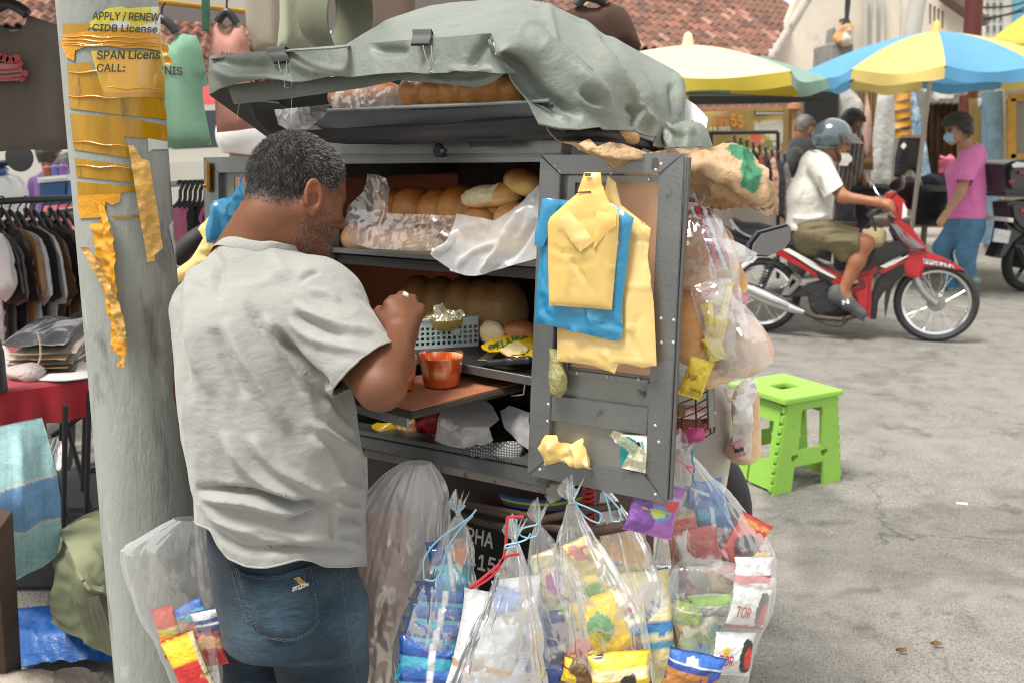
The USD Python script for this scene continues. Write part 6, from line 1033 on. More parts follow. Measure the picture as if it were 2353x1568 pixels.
pk_list=[('orange',880,1330,1.93,150,330,4,[c_('d9a06e'),('n',.5,9,-1,1,c_('d98a5c')),('b',.2,1,c_('cf6a48'))],'orange brown bread pack inside the white carrier bag'),('orange',915,1520,1.92,160,260,-8,[c_('d0905c'),('n',.55,12,-1,1,c_('e8c8a0'))],'tan bread pack low in the white carrier bag'),
 ('white',1120,1480,1.70,170,260,-12,[WH_,('n',.56,10,-1,1,c_('c8cdd2')),('b',-.5,-.35,c_('c9a27a'))],'white packet with tan specks in the front clear bag'),('white',1200,1440,1.72,120,250,8,[c_('dcdde2'),('n',.58,14,-1,1,c_('a9b4d8')),('b',-.9,-.6,c_('6c7fc4'))],'white and lavender packet in the front clear bag'),('blue',1135,1580,1.69,180,130,5,[c_('b9c4e0'),('n',.52,15,-1,1,c_('5668b4'))],'pale blue packet at the bottom of the front clear bag'),
 ('navy',1265,1500,1.74,100,210,10,[NV,('b',.1,.2,WH_),('n',.6,12,-1,0,c_('4a64b0'))],'navy packet behind the front clear bag'),('navy',1300,1575,1.70,130,110,-4,[NV,('n',.6,15,-1,1,c_('5f74b8'))],'navy packet at the bottom of the second clear bag'),('beige',1280,1360,1.77,110,190,12,[c_('cfc5a4'),('n',.55,14,-1,1,c_('9fb08a')),('o',0,.3,.4,.3,c_('b07aa0'))],'beige and green packet in the second clear bag'),
 ('yellow',1350,1340,1.76,130,200,14,[c_('e3d27c'),('n',.52,10,-1,1,c_('c9c39a')),('o',.2,-.2,.35,.3,c_('7aa86a'))],'pale yellow packet high in the middle clear bag'),('yellow',1390,1450,1.72,130,190,20,[YL,('o',-.1,.2,.5,.4,c_('4f9a58')),('n',.6,15,-1,1,c_('e8e0c0')),('b',-.8,-.5,RD)],'yellow and green packet in the middle clear bag'),('yellow',1425,1540,1.63,160,100,6,[YL,('b',-.25,.3,c_('efe3b0')),('n',.62,14,-1,1,BK)],'bright yellow packet with dark marks at the bottom of the picture'),('red',1350,1500,1.71,110,90,-20,[RD,('o',.2,.1,.3,.3,c_('e8d8a0'))],'red packet above the bright yellow packet'),
 ('cream',1490,1440,1.74,130,280,6,[c_('e4d8a4'),('b',-.1,.12,c_('3f83b8')),('o',.2,.55,.6,.3,c_('dcd6cc')),('b',-.35,-.22,c_('4f93b0'))],'cream packet with blue bands in the fourth clear bag'),('blue',1440,1280,1.79,120,190,12,[c_('4b8fc8'),('n',.5,10,-1,1,c_('e8b46a')),('o',0,-.4,.5,.3,c_('e9dc9a'))],'blue and orange packet high in the fourth clear bag'),('brown',1550,1440,1.76,70,110,10,[c_('8c6a34'),('n',.52,16,-1,1,c_('e0b44a')),('b',.5,.9,BK)],'brown and gold packet between the right bags')]
for k,(nm_,x,y,Y,w,h,r,des,lab)in enumerate(pk_list):packet(nm_+'_packet',lab,x,y,Y,w,h,r,des,.32,.15,seed=k+3)
packet('nut_packet','blue packet printed with brown nuts at the bottom right',1592,1545,1.64,150,110,-14,[NV,('n',.40,26,-1,.12,c_('b07438')),('n',.6,30,-1,.0,c_('6a3d1c')),('b',.42,.5,WH_),('b',.5,1,BL),('o',-.2,.62,.2,.2,WH_)],.3,.1,seed=8,texts=(('Peanuts',.1,-.62,.09,.7,'e4e6e6'),))
pp_d=[c_('a76ab8'),('o',.1,-.1,.55,.34,c_('5d9fd8')),('o',.15,-.08,.3,.18,c_('cfe07a')),('o',-.45,-.35,.25,.16,c_('d8a24a')),('o',.6,.3,.3,.2,c_('d84a4a')),('n',.64,14,-1,1,c_('7a4c9c')),('b',.5,.62,c_('c9a0d8'))]
packet('toy_packet','purple printed toy packet hanging below the door corner',1502,1168,1.70,125,130,-14,pp_d,.22,.1,seed=4,texts=(('A',-.85,.25,.5,.3,'3a56b0'),('YOU ARE MY FRIEND',-.6,-.02,.09,1.3,'e8d84a')))
for k,(x,y,Y,w,h,r,d,lab,tx)in enumerate(((1610,1290,1.84,110,170,12,[c_('d65a52'),('n',.55,16,-1,1,c_('ece0d8')),('o',0,.5,.5,.3,c_('b83a34'))],'red and white packet in the middle of the right bag',()),(1570,1240,1.86,80,130,10,[c_('d0503f'),('n',.57,18,-1,1,c_('e6c8a0'))],'small red packet at the upper left of the right bag',()),(1632,1170,1.88,90,140,16,[c_('3f86c8'),('n',.54,14,-1,1,c_('dfe6ee')),('b',-.2,.1,c_('4fb0d0'))],'blue packet at the top of the right bag',()),(1712,1240,1.82,100,120,-32,[c_('d9443c'),('o',.05,-.15,.72,.5,c_('3a2c2c')),('b',.65,.8,c_('e8a04a'))],'red packet with a dark label at the right edge of the right bag',()),(1640,1390,1.77,130,60,4,[WH_,('b',.2,.9,c_('9ccf4a')),('n',.6,20,-1,.1,c_('a8aab0'))],'white packet with a lime green stripe in the right bag',()),
  (1728,1322,1.74,105,95,-6,[WH_,('b',-.3,.12,RD),('n',.55,18,-.4,.1,c_('e8705e')),('b',.55,.8,c_('c8ccd0'))],'silver topped packet with red band at the upper right',()),(1718,1395,1.72,110,105,-14,[WH_,('o',.62,.0,.42,.85,BK),('o',.66,-.12,.22,.5,RD),('b',-1.1,-.8,c_('a03a34'))],'white packet with black and red chilli print at the right',(('TOR',-.82,-.35,.5,.75,'c93038'),('TOMATO FLAVOURED CORN SNACKS',-.1,-.68,.07,.9,'e4e6e6'))),(1682,1500,1.70,115,110,-10,[WH_,('o',.6,-.05,.4,.8,BK),('o',.64,-.1,.2,.5,RD),('o',-.45,.2,.16,.2,YL)],'lower white packet with black and red chilli print',(('TOR',-.85,-.4,.45,.7,'d05060'),)),(1600,1470,1.76,120,150,5,[c_('d8d4b4'),('n',.5,14,-1,1,c_('a9c08a')),('o',.1,-.3,.4,.3,c_('5f93b8'))],'pale green packet low in the right bag',()))):packet('snack_packet',lab,x,y,Y,w,h,r,d,.3,.12,.25 if x>1650 else 0,seed=k+20,texts=tx)
packet('snack_packet','tall red packet of orange stick snacks in the bag before the pole',388,1450,1.70,58,130,14,[c_('d23a22'),('b',.1,.2,YL),('b',-.05,.1,c_('b8b83a')),('n',.45,30,-.75,-.05,c_('e0843a')),('b',-.85,-.7,c_('b8b83a'))],.4,.1,seed=40);packet('snack_packet','blue and cyan packet in the bag before the pole',440,1415,1.74,90,70,28,[c_('1f5fc0'),('b',-.2,.4,c_('4fbfe0')),('n',.58,15,-1,1,c_('d8a878'))],.3,.1,seed=41);packet('snack_packet','white and navy packet beside the seller\'s leg',478,1425,1.72,80,60,12,[c_('2f3f8c'),('b',.3,.9,WH_),('b',-.3,-.1,WH_)],.3,.1,seed=42)
packet('snack_packet','red packet printed with golden crackers beside the seller\'s leg',478,1478,1.72,85,110,8,[c_('b8303a'),('n',.46,15,-1,1,c_('e0a870'))],.3,.1,seed=43);packet('snack_packet','large yellow and red packet low in the bag before the pole',440,1540,1.68,90,190,22,[RD,('b',.25,1,YL),('n',.64,22,-1,.2,c_('e8a040')),('s',.86,.12,c_('ded6a8'))],.3,.1,seed=44,texts=(('monaco',.80,-.2,.10,.5,'5f7040'),))
for k,(cn,h1,h2,x,y,Y,w,h,r,wh)in enumerate((('orange','e08a3a','f4d8a0',1262,1300,1.79,70,80,20,'high in the second clear bag'),('green','5f9a4a','e0d860',1300,1420,1.76,80,90,-15,'in the second clear bag'),('yellow','f0d040','c03a2a',1332,1270,1.76,70,70,25,'near the neck of the middle clear bag'),('red','cf3a34','f0e0c0',1420,1385,1.74,80,90,30,'at the right of the middle clear bag'),('green','4f9a58','f0e8b0',1345,1430,1.73,80,90,-25,'at the left of the middle clear bag'),('yellow','f2cc2a','6a4a2a',1330,1545,1.68,90,70,-12,'low in the middle clear bag'),('blue','3f7fc8','f0e6c8',1515,1350,1.77,70,90,18,'at the right of the fourth clear bag'),('yellow','ecd45a','3f83b8',1450,1530,1.73,100,80,8,'low in the fourth clear bag'),('orange','e89a4a','b8402a',1420,1220,1.80,60,70,-10,'near the neck of the fourth clear bag'),
    ('blue','2f6fc0','d8e6f0',1605,1140,1.88,60,70,-20,'near the neck of the right bag'),('red','c8382f','f0c8a0',1660,1330,1.80,80,70,15,'low in the right bag'),('brown','8a5a34','e8c078',1740,1290,1.82,60,60,-10,'at the right edge of the right bag'),('green','a8c84a','f0f0e0',1580,1410,1.76,80,60,-12,'in the lower right bag'),('yellow','e8c43a','5a3a2a',1560,1520,1.75,80,70,20,'low in the lower right bag'),('white','e4e6e8','5f86c8',1160,1400,1.71,80,110,-20,'high in the front clear bag'),('white','dcdfe6','c8a080',1090,1540,1.69,90,100,15,'at the left of the front clear bag'))):packet('small_packet',f'small {cn} packet {wh}',x,y,Y,w,h,r,[c_(h1),('n',.52,16,-1,1,c_(h2)),('b',.3,.45,c_(h2))],.4,.12,seed=k+70)
# ---- hanging bags
def hbag(label,rows,Y,mat,depth=.62,pleat=.16,n=150,seed=0,neck=True,lean=0.0,wr=(.012,16)):
    t=thing('clear_bag',label,'bag');r=sorted(rows,key=lambda q:q[2]);rings=[];a=np.arange(n)*2*np.pi/n;y0,y1=r[0][2],r[-1][2]
    for k,(xl,xr,y)in enumerate(r):
        f=(y-y0)/(y1-y0);Yk=Y+lean*f;L_,R_=P(xl,y,Yk),P(xr,y,Yk);c=(L_+R_)/2;ra=(R_-L_)[0]/2;pl=1+pleat*(1-.55*f)*(ridge(np.stack([np.cos(a)*3.4+seed*3,np.sin(a)*3.4,a*0+f*.7],-1),seed,3)-.45)
        rings.append(c+np.stack([np.cos(a)*ra*pl,np.sin(a)*ra*depth*pl,a*0],-1))
    rr=np.array(rings);s=np.r_[0,np.cumsum(np.linalg.norm(np.diff(rr.mean(1),axis=0),axis=1))];g=PchipInterpolator(s,rr,axis=0)(np.linspace(0,s[-1],90));nn=gnormals(g,True);g=g+nn*(wr[0]*(ridge(g*A(wr[1],wr[1],wr[1]*.55),seed,3)-.45)*np.clip(np.linspace(0,6,90),0,1)[:,None])[...,None]
    put(t,'film',grid(g,True),mat,True)
    if neck:
        c=g[0].mean(0);rad=np.linalg.norm(g[0]-c,axis=1).mean();fr_=np.array([c+A(0,0,hh)+np.stack([np.cos(a)*rad*q*(1+.5*np.sin(a*5+seed)*e),np.sin(a)*rad*q*.7*(1+.5*np.cos(a*4)*e),.012*np.sin(a*6+seed)*e],-1)for hh,q,e in((0,1,0),(.006,.75,0),(.014,.9,.4),(.028,1.9,1),(.04,2.5,1))]);put(t,'frill',grid(fr_,True),mat,True)
    return t
wfilm=film('carrier_film',(.84,.84,.85),.56,.85,.25,scale=14,dist=.005,shine=.35,back=.55);cf1=film('bag_film',(.9,.91,.92),.04,.46,.10,scale=16,dist=.010,power=1.5,shine=.62);cf3=film('loaf_film',(.9,.91,.92),.02,.28,.10,scale=16,dist=.005,power=1.5,shine=.26);cf2=film('bag_film_milky',(.88,.89,.91),.07,.5,.12,scale=15,dist=.012,power=1.3)
hbag('large white translucent carrier bag hanging behind the seller',[(925,990,1062),(880,1012,1092),(842,1030,1140),(815,1030,1210),(795,1005,1310),(790,965,1410),(785,940,1500),(780,935,1600)],1.92,wfilm,.6,.2,seed=1,neck=False)
hbag('clear bag full of blue snack packets tied with pale blue string',[(1044,1062,1185),(1020,1078,1220),(985,1090,1290),(950,1098,1360),(915,1105,1440),(898,1100,1520),(895,1090,1620)],1.78,cf1,.6,.12,seed=2)
hbag('front clear bag of white packets tied with blue and red string',[(1172,1192,1248),(1152,1208,1285),(1130,1222,1340),(1095,1238,1420),(1058,1248,1500),(1030,1258,1620)],1.66,cf2,.62,.2,seed=3)
hbag('clear bag with navy and beige packets behind the front bag',[(1228,1246,1208),(1216,1278,1250),(1208,1325,1320),(1208,1362,1400),(1212,1375,1500),(1215,1380,1620)],1.74,cf1,.6,.2,seed=4)
hbag('clear bag with yellow and green packets below the door hinge',[(1302,1324,1158),(1292,1350,1200),(1278,1400,1275),(1285,1445,1350),(1298,1480,1440),(1305,1500,1530),(1310,1505,1620)],1.71,cf1,.62,.2,seed=5)
hbag('clear bag with cream and blue packets under the open door',[(1380,1404,1130),(1376,1450,1190),(1385,1500,1280),(1395,1532,1370),(1405,1545,1470),(1410,1550,1620)],1.76,cf2,.6,.16,seed=6)
hbag('big clear bag of red and blue packets at the right of the door',[(1558,1590,1045),(1548,1640,1095),(1535,1700,1160),(1520,1752,1225),(1505,1782,1290),(1500,1770,1340),(1510,1700,1390),(1530,1690,1420)],1.83,cf3,.5,.14,seed=7)
hbag('lower right clear bag holding the chilli print packets',[(1560,1640,1290),(1545,1740,1310),(1540,1782,1330),(1545,1772,1400),(1560,1745,1470),(1570,1720,1560),(1575,1710,1620)],1.74,cf3,.5,.1,seed=8,neck=False)
hbag('clear bag of snack packets hanging in front of the concrete pole',[(400,470,1190),(330,480,1225),(278,495,1262),(285,500,1320),(310,506,1390),(350,510,1470),(385,512,1550),(400,515,1620)],1.72,cf3,.45,.12,seed=9,neck=False)
blue_s,red_s=M('string_blue',C('9fd0e8',.66),.4,back=.2),M('string_red',C('d8424e',.62),.4)
def string(label,pts,Y,mat,r=.0018):one('string',label,'string',tube([P(*q,Y)for q in pts],r,5,40),mat,60)
string('pale blue string looping down over the bag of blue packets',Zc((890,400),(860,440),(780,500),(640,600),(570,680),(535,760),(540,870),(600,880),(650,830),(690,680),(760,560),(870,440)),1.68,blue_s);string('short pale blue string knotted on the pipe above the blue packets',Zc((710,345),(745,360),(755,420),(790,400),(815,372)),1.72,blue_s);string('long red string tied to the pipe and hanging over the plate',Zc((1210,448),(1100,455),(1095,560),(1075,720),(960,840),(845,930),(900,910),(1040,800),(1075,730),(1180,700)),1.63,red_s,.0028)
string('pale blue string with a bow on the front clear bag',Zc((1160,465),(1162,560),(1160,640),(1080,660),(1090,640),(1160,625),(1240,590),(1255,560)),1.62,blue_s);string('pale blue string between the front bag and the pipe end',Zc((1315,430),(1310,490),(1200,530),(1180,560),(1240,590),(1300,570),(1312,500)),1.66,blue_s);string('pale blue string with long loop by the door corner',Zc((1530,250),(1525,300),(1545,340),(1650,390),(1735,440),(1715,490),(1640,460),(1560,350)),1.64,blue_s);string('pale blue string loop hanging under the middle of the door',Ze((330,290),(360,380),(390,480),(430,480),(440,430),(390,350),(340,300)),1.63,blue_s);string('blue string hanging from the side rail of the cart',Ze((925,0),(920,60),(935,120),(925,190),(945,230)),1.78,M('string_cyan',C('4fb4d0',.6),.4));string('pink string tied on the right bag neck',Ze((820,60),(860,90),(950,120),(880,110),(930,160)),1.72,M('string_pink',C('f08aa4',.64),.4))
# ---- bags and bread on the cart's far side
def rbag(label,poly,Y,mat,seed,dpt=.06,step=4):one('clear_bag',label,'bag',relief(poly,[(q[0],q[1],Y)for q in poly[::2]]+[(np.mean([q[0]for q in poly]),np.mean([q[1]for q in poly]),Y-dpt)],.0006,step,noise=(.012,15,seed)),mat,60)
loaf('bread_loaf','tan sandwich loaf hanging in clear film beside the sack',[(P(1585,540,2.0),(.045,.05,.05)),(P(1588,590,2.0),(.045,.05,.05)),(P(1590,632,2.0),(.048,.05,.045))],.012,'b9702f','e8a868',dark=.9);loaf('bread_loaf','long tan loaf in film below the sandwich loaf',[(P(1580,735,1.98),(.045,.05,.07)),(P(1592,785,1.98),(.04,.05,.05))],.02,'c07c3c','e8b278',dark=.9)
lab=relief(Zu((1145,490),(1200,480),(1270,500),(1310,570),(1350,690),(1400,830),(1400,905),(1290,880),(1240,700),(1190,560)),[(1590,475,1.92),(1640,500,1.92),(1672,620,1.9),(1635,612,1.88),(1615,540,1.88)],.001,3,noise=(.006,20),colf=lambda q,v:np.where((np.sin((q[:,0]-.35*q[:,1])*.22)>.35)[:,None],c_('c83038'),np.where((np.sin((q[:,0]-.35*q[:,1])*.22)<-.5)[:,None],c_('d8dadc'),c_('2a3a78'))))
bp_=one('bread_wrapper','red, white and navy printed bread wrapper hanging under the sack','wrapper',lab[0],foil,True,col=lab[1])
rbag('clear bag with crinkled top hanging behind the bread wrapper',Zu((1140,540),(1310,560),(1355,565),(1365,690),(1480,740),(1585,795),(1550,860),(1440,850),(1450,960),(1300,1000),(1110,1010)),1.9,cf3,3);rbag('clear bag with yellow packets hanging right of the door',Zu((1155,1040),(1300,960),(1420,960),(1450,1280),(1440,1400),(1390,1490),(1290,1450),(1230,1300)),1.86,cf3,4);rbag('clear bag of pinkish bread hanging furthest right',Zu((1430,1070),(1500,1130),(1560,1190),(1620,1300),(1690,1510),(1560,1540),(1400,1570),(1290,1530),(1390,1440)),1.92,cf3,5)
for k,(x,y,w,h,r)in enumerate(((1628,735,28,80,10),(1650,760,35,70,-12),(1640,800,45,60,20),(1668,690,18,100,-10))):packet('yellow_packet',f'yellow foil packet in the clear bag right of the door, {("left one", "middle one", "lowest one", "thin one on top")[k]}',x,y,1.93,w,h,r,[c_('ecd02c'),('n',.55,20,-1,1,c_('f4e68a')),('n',.68,24,-1,1,c_('6a3a2c'))],.4,seed=k+50)
loaf('bread_loaf','pinkish soft bread in the bag furthest right',[(P(1700,780,2.0),(.05,.05,.055)),(P(1725,810,2.0),(.045,.05,.04)),(P(1690,825,2.0),(.04,.05,.035))],.03,'d89a80','ecd0b4',dark=1.0)
packet('snack_packet','yellow packet with brown lettering under the hanging loaves',1598,868,1.84,60,95,-18,[c_('ead02e'),('n',.62,20,-1,1,c_('c8a824')),('b',-.9,-.6,c_('d8b828'))],.3,seed=60,texts=(('POP',-.8,-.1,.28,.8,'c0392b'),('COKLAT',-.2,-.6,.12,1.0,'5a3a1c')))
rbag('long milky bag of bread hanging on the white side panel',Zd((1310,510),(1430,490),(1600,500),(1590,640),(1560,760),(1555,1000),(1550,1110),(1480,1100),(1430,1000),(1430,800),(1370,650)),2.12,cf2,6,.04);loaf('bread_loaf','thin long bread standing in the milky bag',[(P(1712,930,2.2),(.03,.04,.06)),(P(1716,1000,2.2),(.03,.04,.06)),(P(1705,1035,2.2),(.04,.04,.03))],.02,'dba878','ecc9a0',dark=1.0);packet('snack_packet','small pinkish box in the bottom of the milky bag',1697,1030,2.08,26,40,20,[c_('c08890'),('b',-.3,.2,BK)],.4,seed=61)
one('red_tub','red tub with a clear lid in the wire basket','tub',lathe([(0,0),(.045,0),(.055,.03),(.058,.03),(.058,.04),(0,.045)],P(1582,985,2.1),n=32),M('red_tub',C('b8442c',.58),.3,coat=.5),40);lump('pink_bag','bright pink bag lying in the wire basket','bag',Zd((1085,930),(1130,910),(1200,895),(1252,920),(1245,975),(1160,1005),(1095,990)),.20,0,M('pink_bright',C('ea5aa0',.62),.3,back=.2),(.03,25,20),.05,12)
loaf('bread_loaf','golden bun cluster behind the printed bread wrapper',[(P(1640+k*16,560+k*46,2.1),(.04,.05,.04))for k in range(3)],.012,'b9702f','eab874',dark=.9);loaf('bread_loaf','two golden rolls hanging low beside the yellow packet',[(P(1625,850,2.02),(.035,.04,.04)),(P(1660,842,2.04),(.035,.04,.035))],.012,'c07c3c','ecc088',dark=.9)
packet('snack_packet','small orange packet between the hanging loaves',1635,690,1.98,55,60,20,[c_('e08a3a'),('n',.55,16,-1,1,c_('f2dca0'))],.4,seed=95);packet('snack_packet','pink and white packet beside the pinkish bread',1690,700,2.0,50,60,-15,[c_('e8a0b0'),('n',.52,16,-1,1,c_('f0ece8'))],.4,seed=96)
hbag('tall crinkled clear bag round the hanging loaves right of the door',[(1590,1625,470),(1566,1660,510),(1556,1690,590),(1552,1700,680),(1552,1720,760),(1556,1735,830),(1570,1700,872)],1.97,cf3,.45,.14,seed=12)

# ================================================================ the bread seller
def hairs(parent,name,roots,dirs,length,mat,width=.0005,bend=(0,0,-.4),seed=0,jit=.35):
    r=np.random.default_rng(seed);n=len(roots);L=length*r.uniform(.6,1.25,n);d=dirs+r.normal(0,jit,(n,3));d/=np.linalg.norm(d,axis=1,keepdims=True);b=np.asarray(bend)*L[:,None]
    pts=np.stack([roots,roots+d*(L*.35)[:,None]+b*.06,roots+d*(L*.7)[:,None]+b*.3,roots+d*L[:,None]+b*.75],1).reshape(-1,3)
    c=UsdGeom.BasisCurves.Define(stage,numbered(f'{parent}/{name}'));c.CreateTypeAttr('linear');c.CreatePointsAttr(Vt.Vec3fArray.FromNumpy(pts.astype(np.float32)));c.CreateCurveVertexCountsAttr(Vt.IntArray.FromNumpy(np.full(n,4,np.int32)))
    c.CreateWidthsAttr(Vt.FloatArray.FromNumpy(np.tile([width,width,width*.85,width*.4],n).astype(np.float32)));c.SetWidthsInterpolation('vertex');UsdShade.MaterialBindingAPI.Apply(c.GetPrim()).Bind(mat);return c
def head_prims(hc,fw,lf,up,s=1.0,ear=True):
    R=np.array([fw,lf,up]);H=lambda x,y,z:hc+(fw*x+lf*y+up*z)*s
    e=lambda c,r,k=.02:('e',H(*c),[q*s for q in r],R,k*s);q=lambda a,b,ra,rb,k=.02:('c',H(*a),H(*b),ra*s,rb*s,k*s)
    p=[e((-.012,0,.035),(.099,.077,.098)),e((.03,0,.035),(.066,.068,.075),.03),q((.045,0,-.01),(.068,0,-.098),.058,.030,.03)]
    for y in(-1,1):p+=[q((.0,y*.055,-.035),(.055,y*.022,-.1),.026,.022,.03),e((.056,y*.042,-.022),(.028,.026,.026),.025),q((.088,y*.012,.022),(.074,y*.045,.024),.011,.010,.02),('s',H(.098,y*.033,.004),[.017*s,.017*s,.012*s],R,.012*s),e((.081,y*.032,.003),(.0125,.0135,.0125),.004)]
    p+=[q((.090,0,.012),(.115,0,-.028),.0085,.0125,.012),e((.103,-.013,-.034),(.010,.008,.008),.008),e((.103,.013,-.034),(.010,.008,.008),.008),q((.094,-.016,-.058),(.094,.016,-.058),.008,.008,.008),q((.09,-.015,-.069),(.09,.015,-.069),.009,.009,.008),('s',H(.112,0,-.0635),[.02*s,.024*s,.0022*s],R,.004*s),e((.076,0,-.1),(.024,.024,.02),.02)]
    if ear:
        for y in(-1,1):
            cx,cy,cz=.006,y*.081,-.002
            def ep(t,r0,r1,out):return(cx-.004+r0*math.cos(t)-.35*r1*math.sin(t)*.5,cy+y*out,cz+r1*math.sin(t))
            tt=np.linspace(-.9,math.pi+.75,15);out=lambda t:.0085+.006*math.sin(t*.5+.8)
            for a,b in zip(tt[:-1],tt[1:]):p.append(q(ep(a,.0165,.031,.012),ep(b,.0165,.031,.012),.0046,.0046,.002))
            t2=np.linspace(.2,math.pi-.1,8)
            for a,b in zip(t2[:-1],t2[1:]):p.append(q(ep(a,.009,.018,.008),ep(b,.009,.018,.008),.0036,.0036,.004))
            p+=[e((cx-.006,cy+y*.003,cz),(.017,.006,.030),.004),e((cx+.004,cy+y*.008,cz-.031),(.0095,.0055,.0125),.006),q((cx+.013,cy+y*.004,cz-.008),(cx+.011,cy+y*.004,cz-.016),.0045,.0045,.004),('s',H(cx-.002,cy+y*.012,cz-.006),[.009*s,.010*s,.015*s],R,.003*s)]
    return p,H,R
man=thing('person','bread seller in a grey t-shirt and blue jeans bending over the cutting board','person')
AZ,PT,RO,HS=math.radians(58),math.radians(20),math.radians(-5),.85;hc=P(680,450,1.85)
fw=A(math.sin(AZ)*math.cos(PT),math.cos(AZ)*math.cos(PT),-math.sin(PT));lf=-A(math.cos(AZ),-math.sin(AZ),0);up=np.cross(fw,lf);lf,up=lf*math.cos(RO)+up*math.sin(RO),up*math.cos(RO)-lf*math.sin(RO)
hp_,H,HR=head_prims(hc,fw,lf,up,HS)
nb=P(584,598,1.83);sh_r,el,wr=P(728,700,1.77),P(874,884,1.63),P(922,768,1.76)
pr=hp_+[('c',H(-.035,0,-.05),nb,.053,.062,.03),('c',H(-.05,0,-.07),P(548,588,1.84),.045,.045,.03),('c',H(.02,0,-.07),P(628,620,1.86),.040,.05,.03),('c',nb+A(0,0,-.06),P(600,820,1.80),.06,.11,.04),('c',P(600,820,1.80),P(650,1240,1.78),.115,.12,.05),('c',nb+A(0,0,-.05),P(485,715,1.80),.045,.05,.03),('c',nb+A(0,0,-.05),sh_r+A(0,0,-.01),.045,.055,.03)]
pr+=[('c',sh_r,el,.056,.042,.02),('c',el,el+(wr-el)*.45,.039,.038,.02),('c',el+(wr-el)*.45,wr,.038,.028,.02),('c',P(470,705,1.82),P(452,900,1.95),.055,.045,.02),('c',P(452,900,1.95),P(560,930,2.1),.043,.03,.02)]
kn=[P(898,702,1.805),P(920,692,1.815),P(943,699,1.82),P(962,719,1.815)];inward=A(.0,.034,-.008)
for k,q in enumerate(kn):
    pr+=[('c',wr+(q-wr)*.15,q,.021,.0145-.0008*k,.014),('c',q,q+A(.0,.030-.003*k,.004),.0125-.0006*k,.0105,.006),('c',q+A(.0,.030-.003*k,.004),q+A(-.012,.034-.003*k,-.026),.0105,.0092,.004),('c',q+A(-.012,.034-.003*k,-.026),q+A(-.010,.012,-.038),.009,.0082,.004)]
pr+=[('c',wr+A(-.012,.004,.006),P(884,738,1.79),.021,.0165,.014),('c',P(884,738,1.79),P(868,728,1.815),.0145,.012,.006),('c',P(868,728,1.815),P(872,712,1.835),.0115,.0095,.004),('e',P(866,744,1.80),(.011,.014,.013),None,.006)]
skin=body(pr,.0034,smooth=3);v=np.array(skin.vertices);nrm=vn(skin);loc=(v-hc)@HR.T/HS;ish=np.linalg.norm(loc,axis=1)<.175
base=C('8c5a3e',.56);n1=meshkit.fbm(v*40,3,1);n2=meshkit.fbm(v*260,2,2);col=base*(.80+.28*n1+.14*n2)[:,None]
def scalp(l):
    x,y,z=l[:,0]-.014,np.abs(l[:,1]),l[:,2]
    line=np.interp(x,[-.12,-.07,-.035,-.012,.012,.03,.05,.075,.095],[-.045,-.040,-.028,.012,.026,.012,.040,.075,.085])
    return(z-line)/.02
sc=np.where(ish,np.clip(scalp(loc)+(n2-.5)*1.2,0,1),0)*np.clip((.086-np.abs(loc[:,1]))/.006,0,1)
beard=np.where(ish&(loc[:,0]>-.005)&(loc[:,2]<-.03)&(loc[:,2]>-.14),np.clip((-.03-loc[:,2])/.04,0,1)*np.clip(loc[:,0]/.03+.2,0,1),0)
lip=np.where(ish&(loc[:,0]>.085)&(np.abs(loc[:,2]+.063)<.011)&(np.abs(loc[:,1])<.022),.7,0);redn=np.exp(-((loc[:,0]-.004)**2+(np.abs(loc[:,1])-.088)**2+loc[:,2]**2)/.0011)*ish
arm=np.clip((v[:,0]-P(800,880,1.65)[0])/.05,0,1)*(~ish)
col=col*(1-.45*beard[:,None]*A(.8,1,1));col=col*(1-lip[:,None])+lip[:,None]*C('7d4640',.5);col=col*(1+redn[:,None]*A(.25,.05,.0));col=col*(1-.12*arm)[:,None]
brow=np.where(ish&(np.abs(loc[:,2]-.026)<.008)&(loc[:,0]>.06)&(np.abs(loc[:,1])>.012),.4,0);lash=np.where(ish&(np.abs(loc[:,2]+.003)<.0035)&(loc[:,0]>.075)&(np.abs(np.abs(loc[:,1])-.032)<.016),.85,0)
dkm=np.clip(sc*.9+brow+lash,0,1)[:,None];col=col*(1-dkm)+dkm*A(.022,.019,.018)
skin_m=M('skin',(.3,.17,.11),.5,0,.4,col=True,sss=.12,bump=(420,.0007))
put(man,'body',skin,skin_m,True,col=col)
hd,hw=M('hair_dark',(.012,.011,.011),.45,spec=.5),M('hair_grey',(.27,.265,.26),.45,spec=.5)
tri=trimesh.Trimesh(v,skin.faces,process=False);fc=tri.triangles_center;fl=(fc-hc)@HR.T/HS;wgt=tri.area_faces*np.clip(scalp(fl)/1.2+.1,0,1)*((np.linalg.norm(fl,axis=1)<.17)&(scalp(fl)>-.1)&~((np.abs(fl[:,1])>.079)&(fl[:,2]<.035)))
r=np.random.default_rng(3);N=26000;fi=r.choice(len(fc),N,p=wgt/wgt.sum());bc=r.dirichlet((1,1,1),N);roots=(tri.triangles[fi]*bc[...,None]).sum(1);fn=tri.face_normals[fi];rl=(roots-hc)@HR.T/HS
dirn=fn*.36+fw*np.where(rl[:,0]>-.02,.55,.1)[:,None]*np.clip(rl[:,2:3]/.06,0,1)-up*(.75*np.clip((.09-rl[:,2])/.09,0,1))[:,None]
gp=.10+.30*np.clip((rl[:,0]+.03)/.1,0,1)+.22*np.clip((rl[:,2]-.06)/.06,0,1);grey=r.random(N)<gp*.8;ln=np.interp(scalp(rl),[0,1.5,3.5],[.0025,.0045,.009])
for flag,nme,m_,s_ in((False,'hair',hd,1),(True,'grey_hair',hw,2)):
    k=grey==flag
    for a,b in((0,.004),(.004,.0065),(.0065,1)):
        kk=k&(ln>=a)&(ln<b)
        if kk.any():hairs(man,nme,roots[kk],dirn[kk],ln[kk].mean(),m_,.0005 if not flag else.00042,(0,0,-.35),s_)
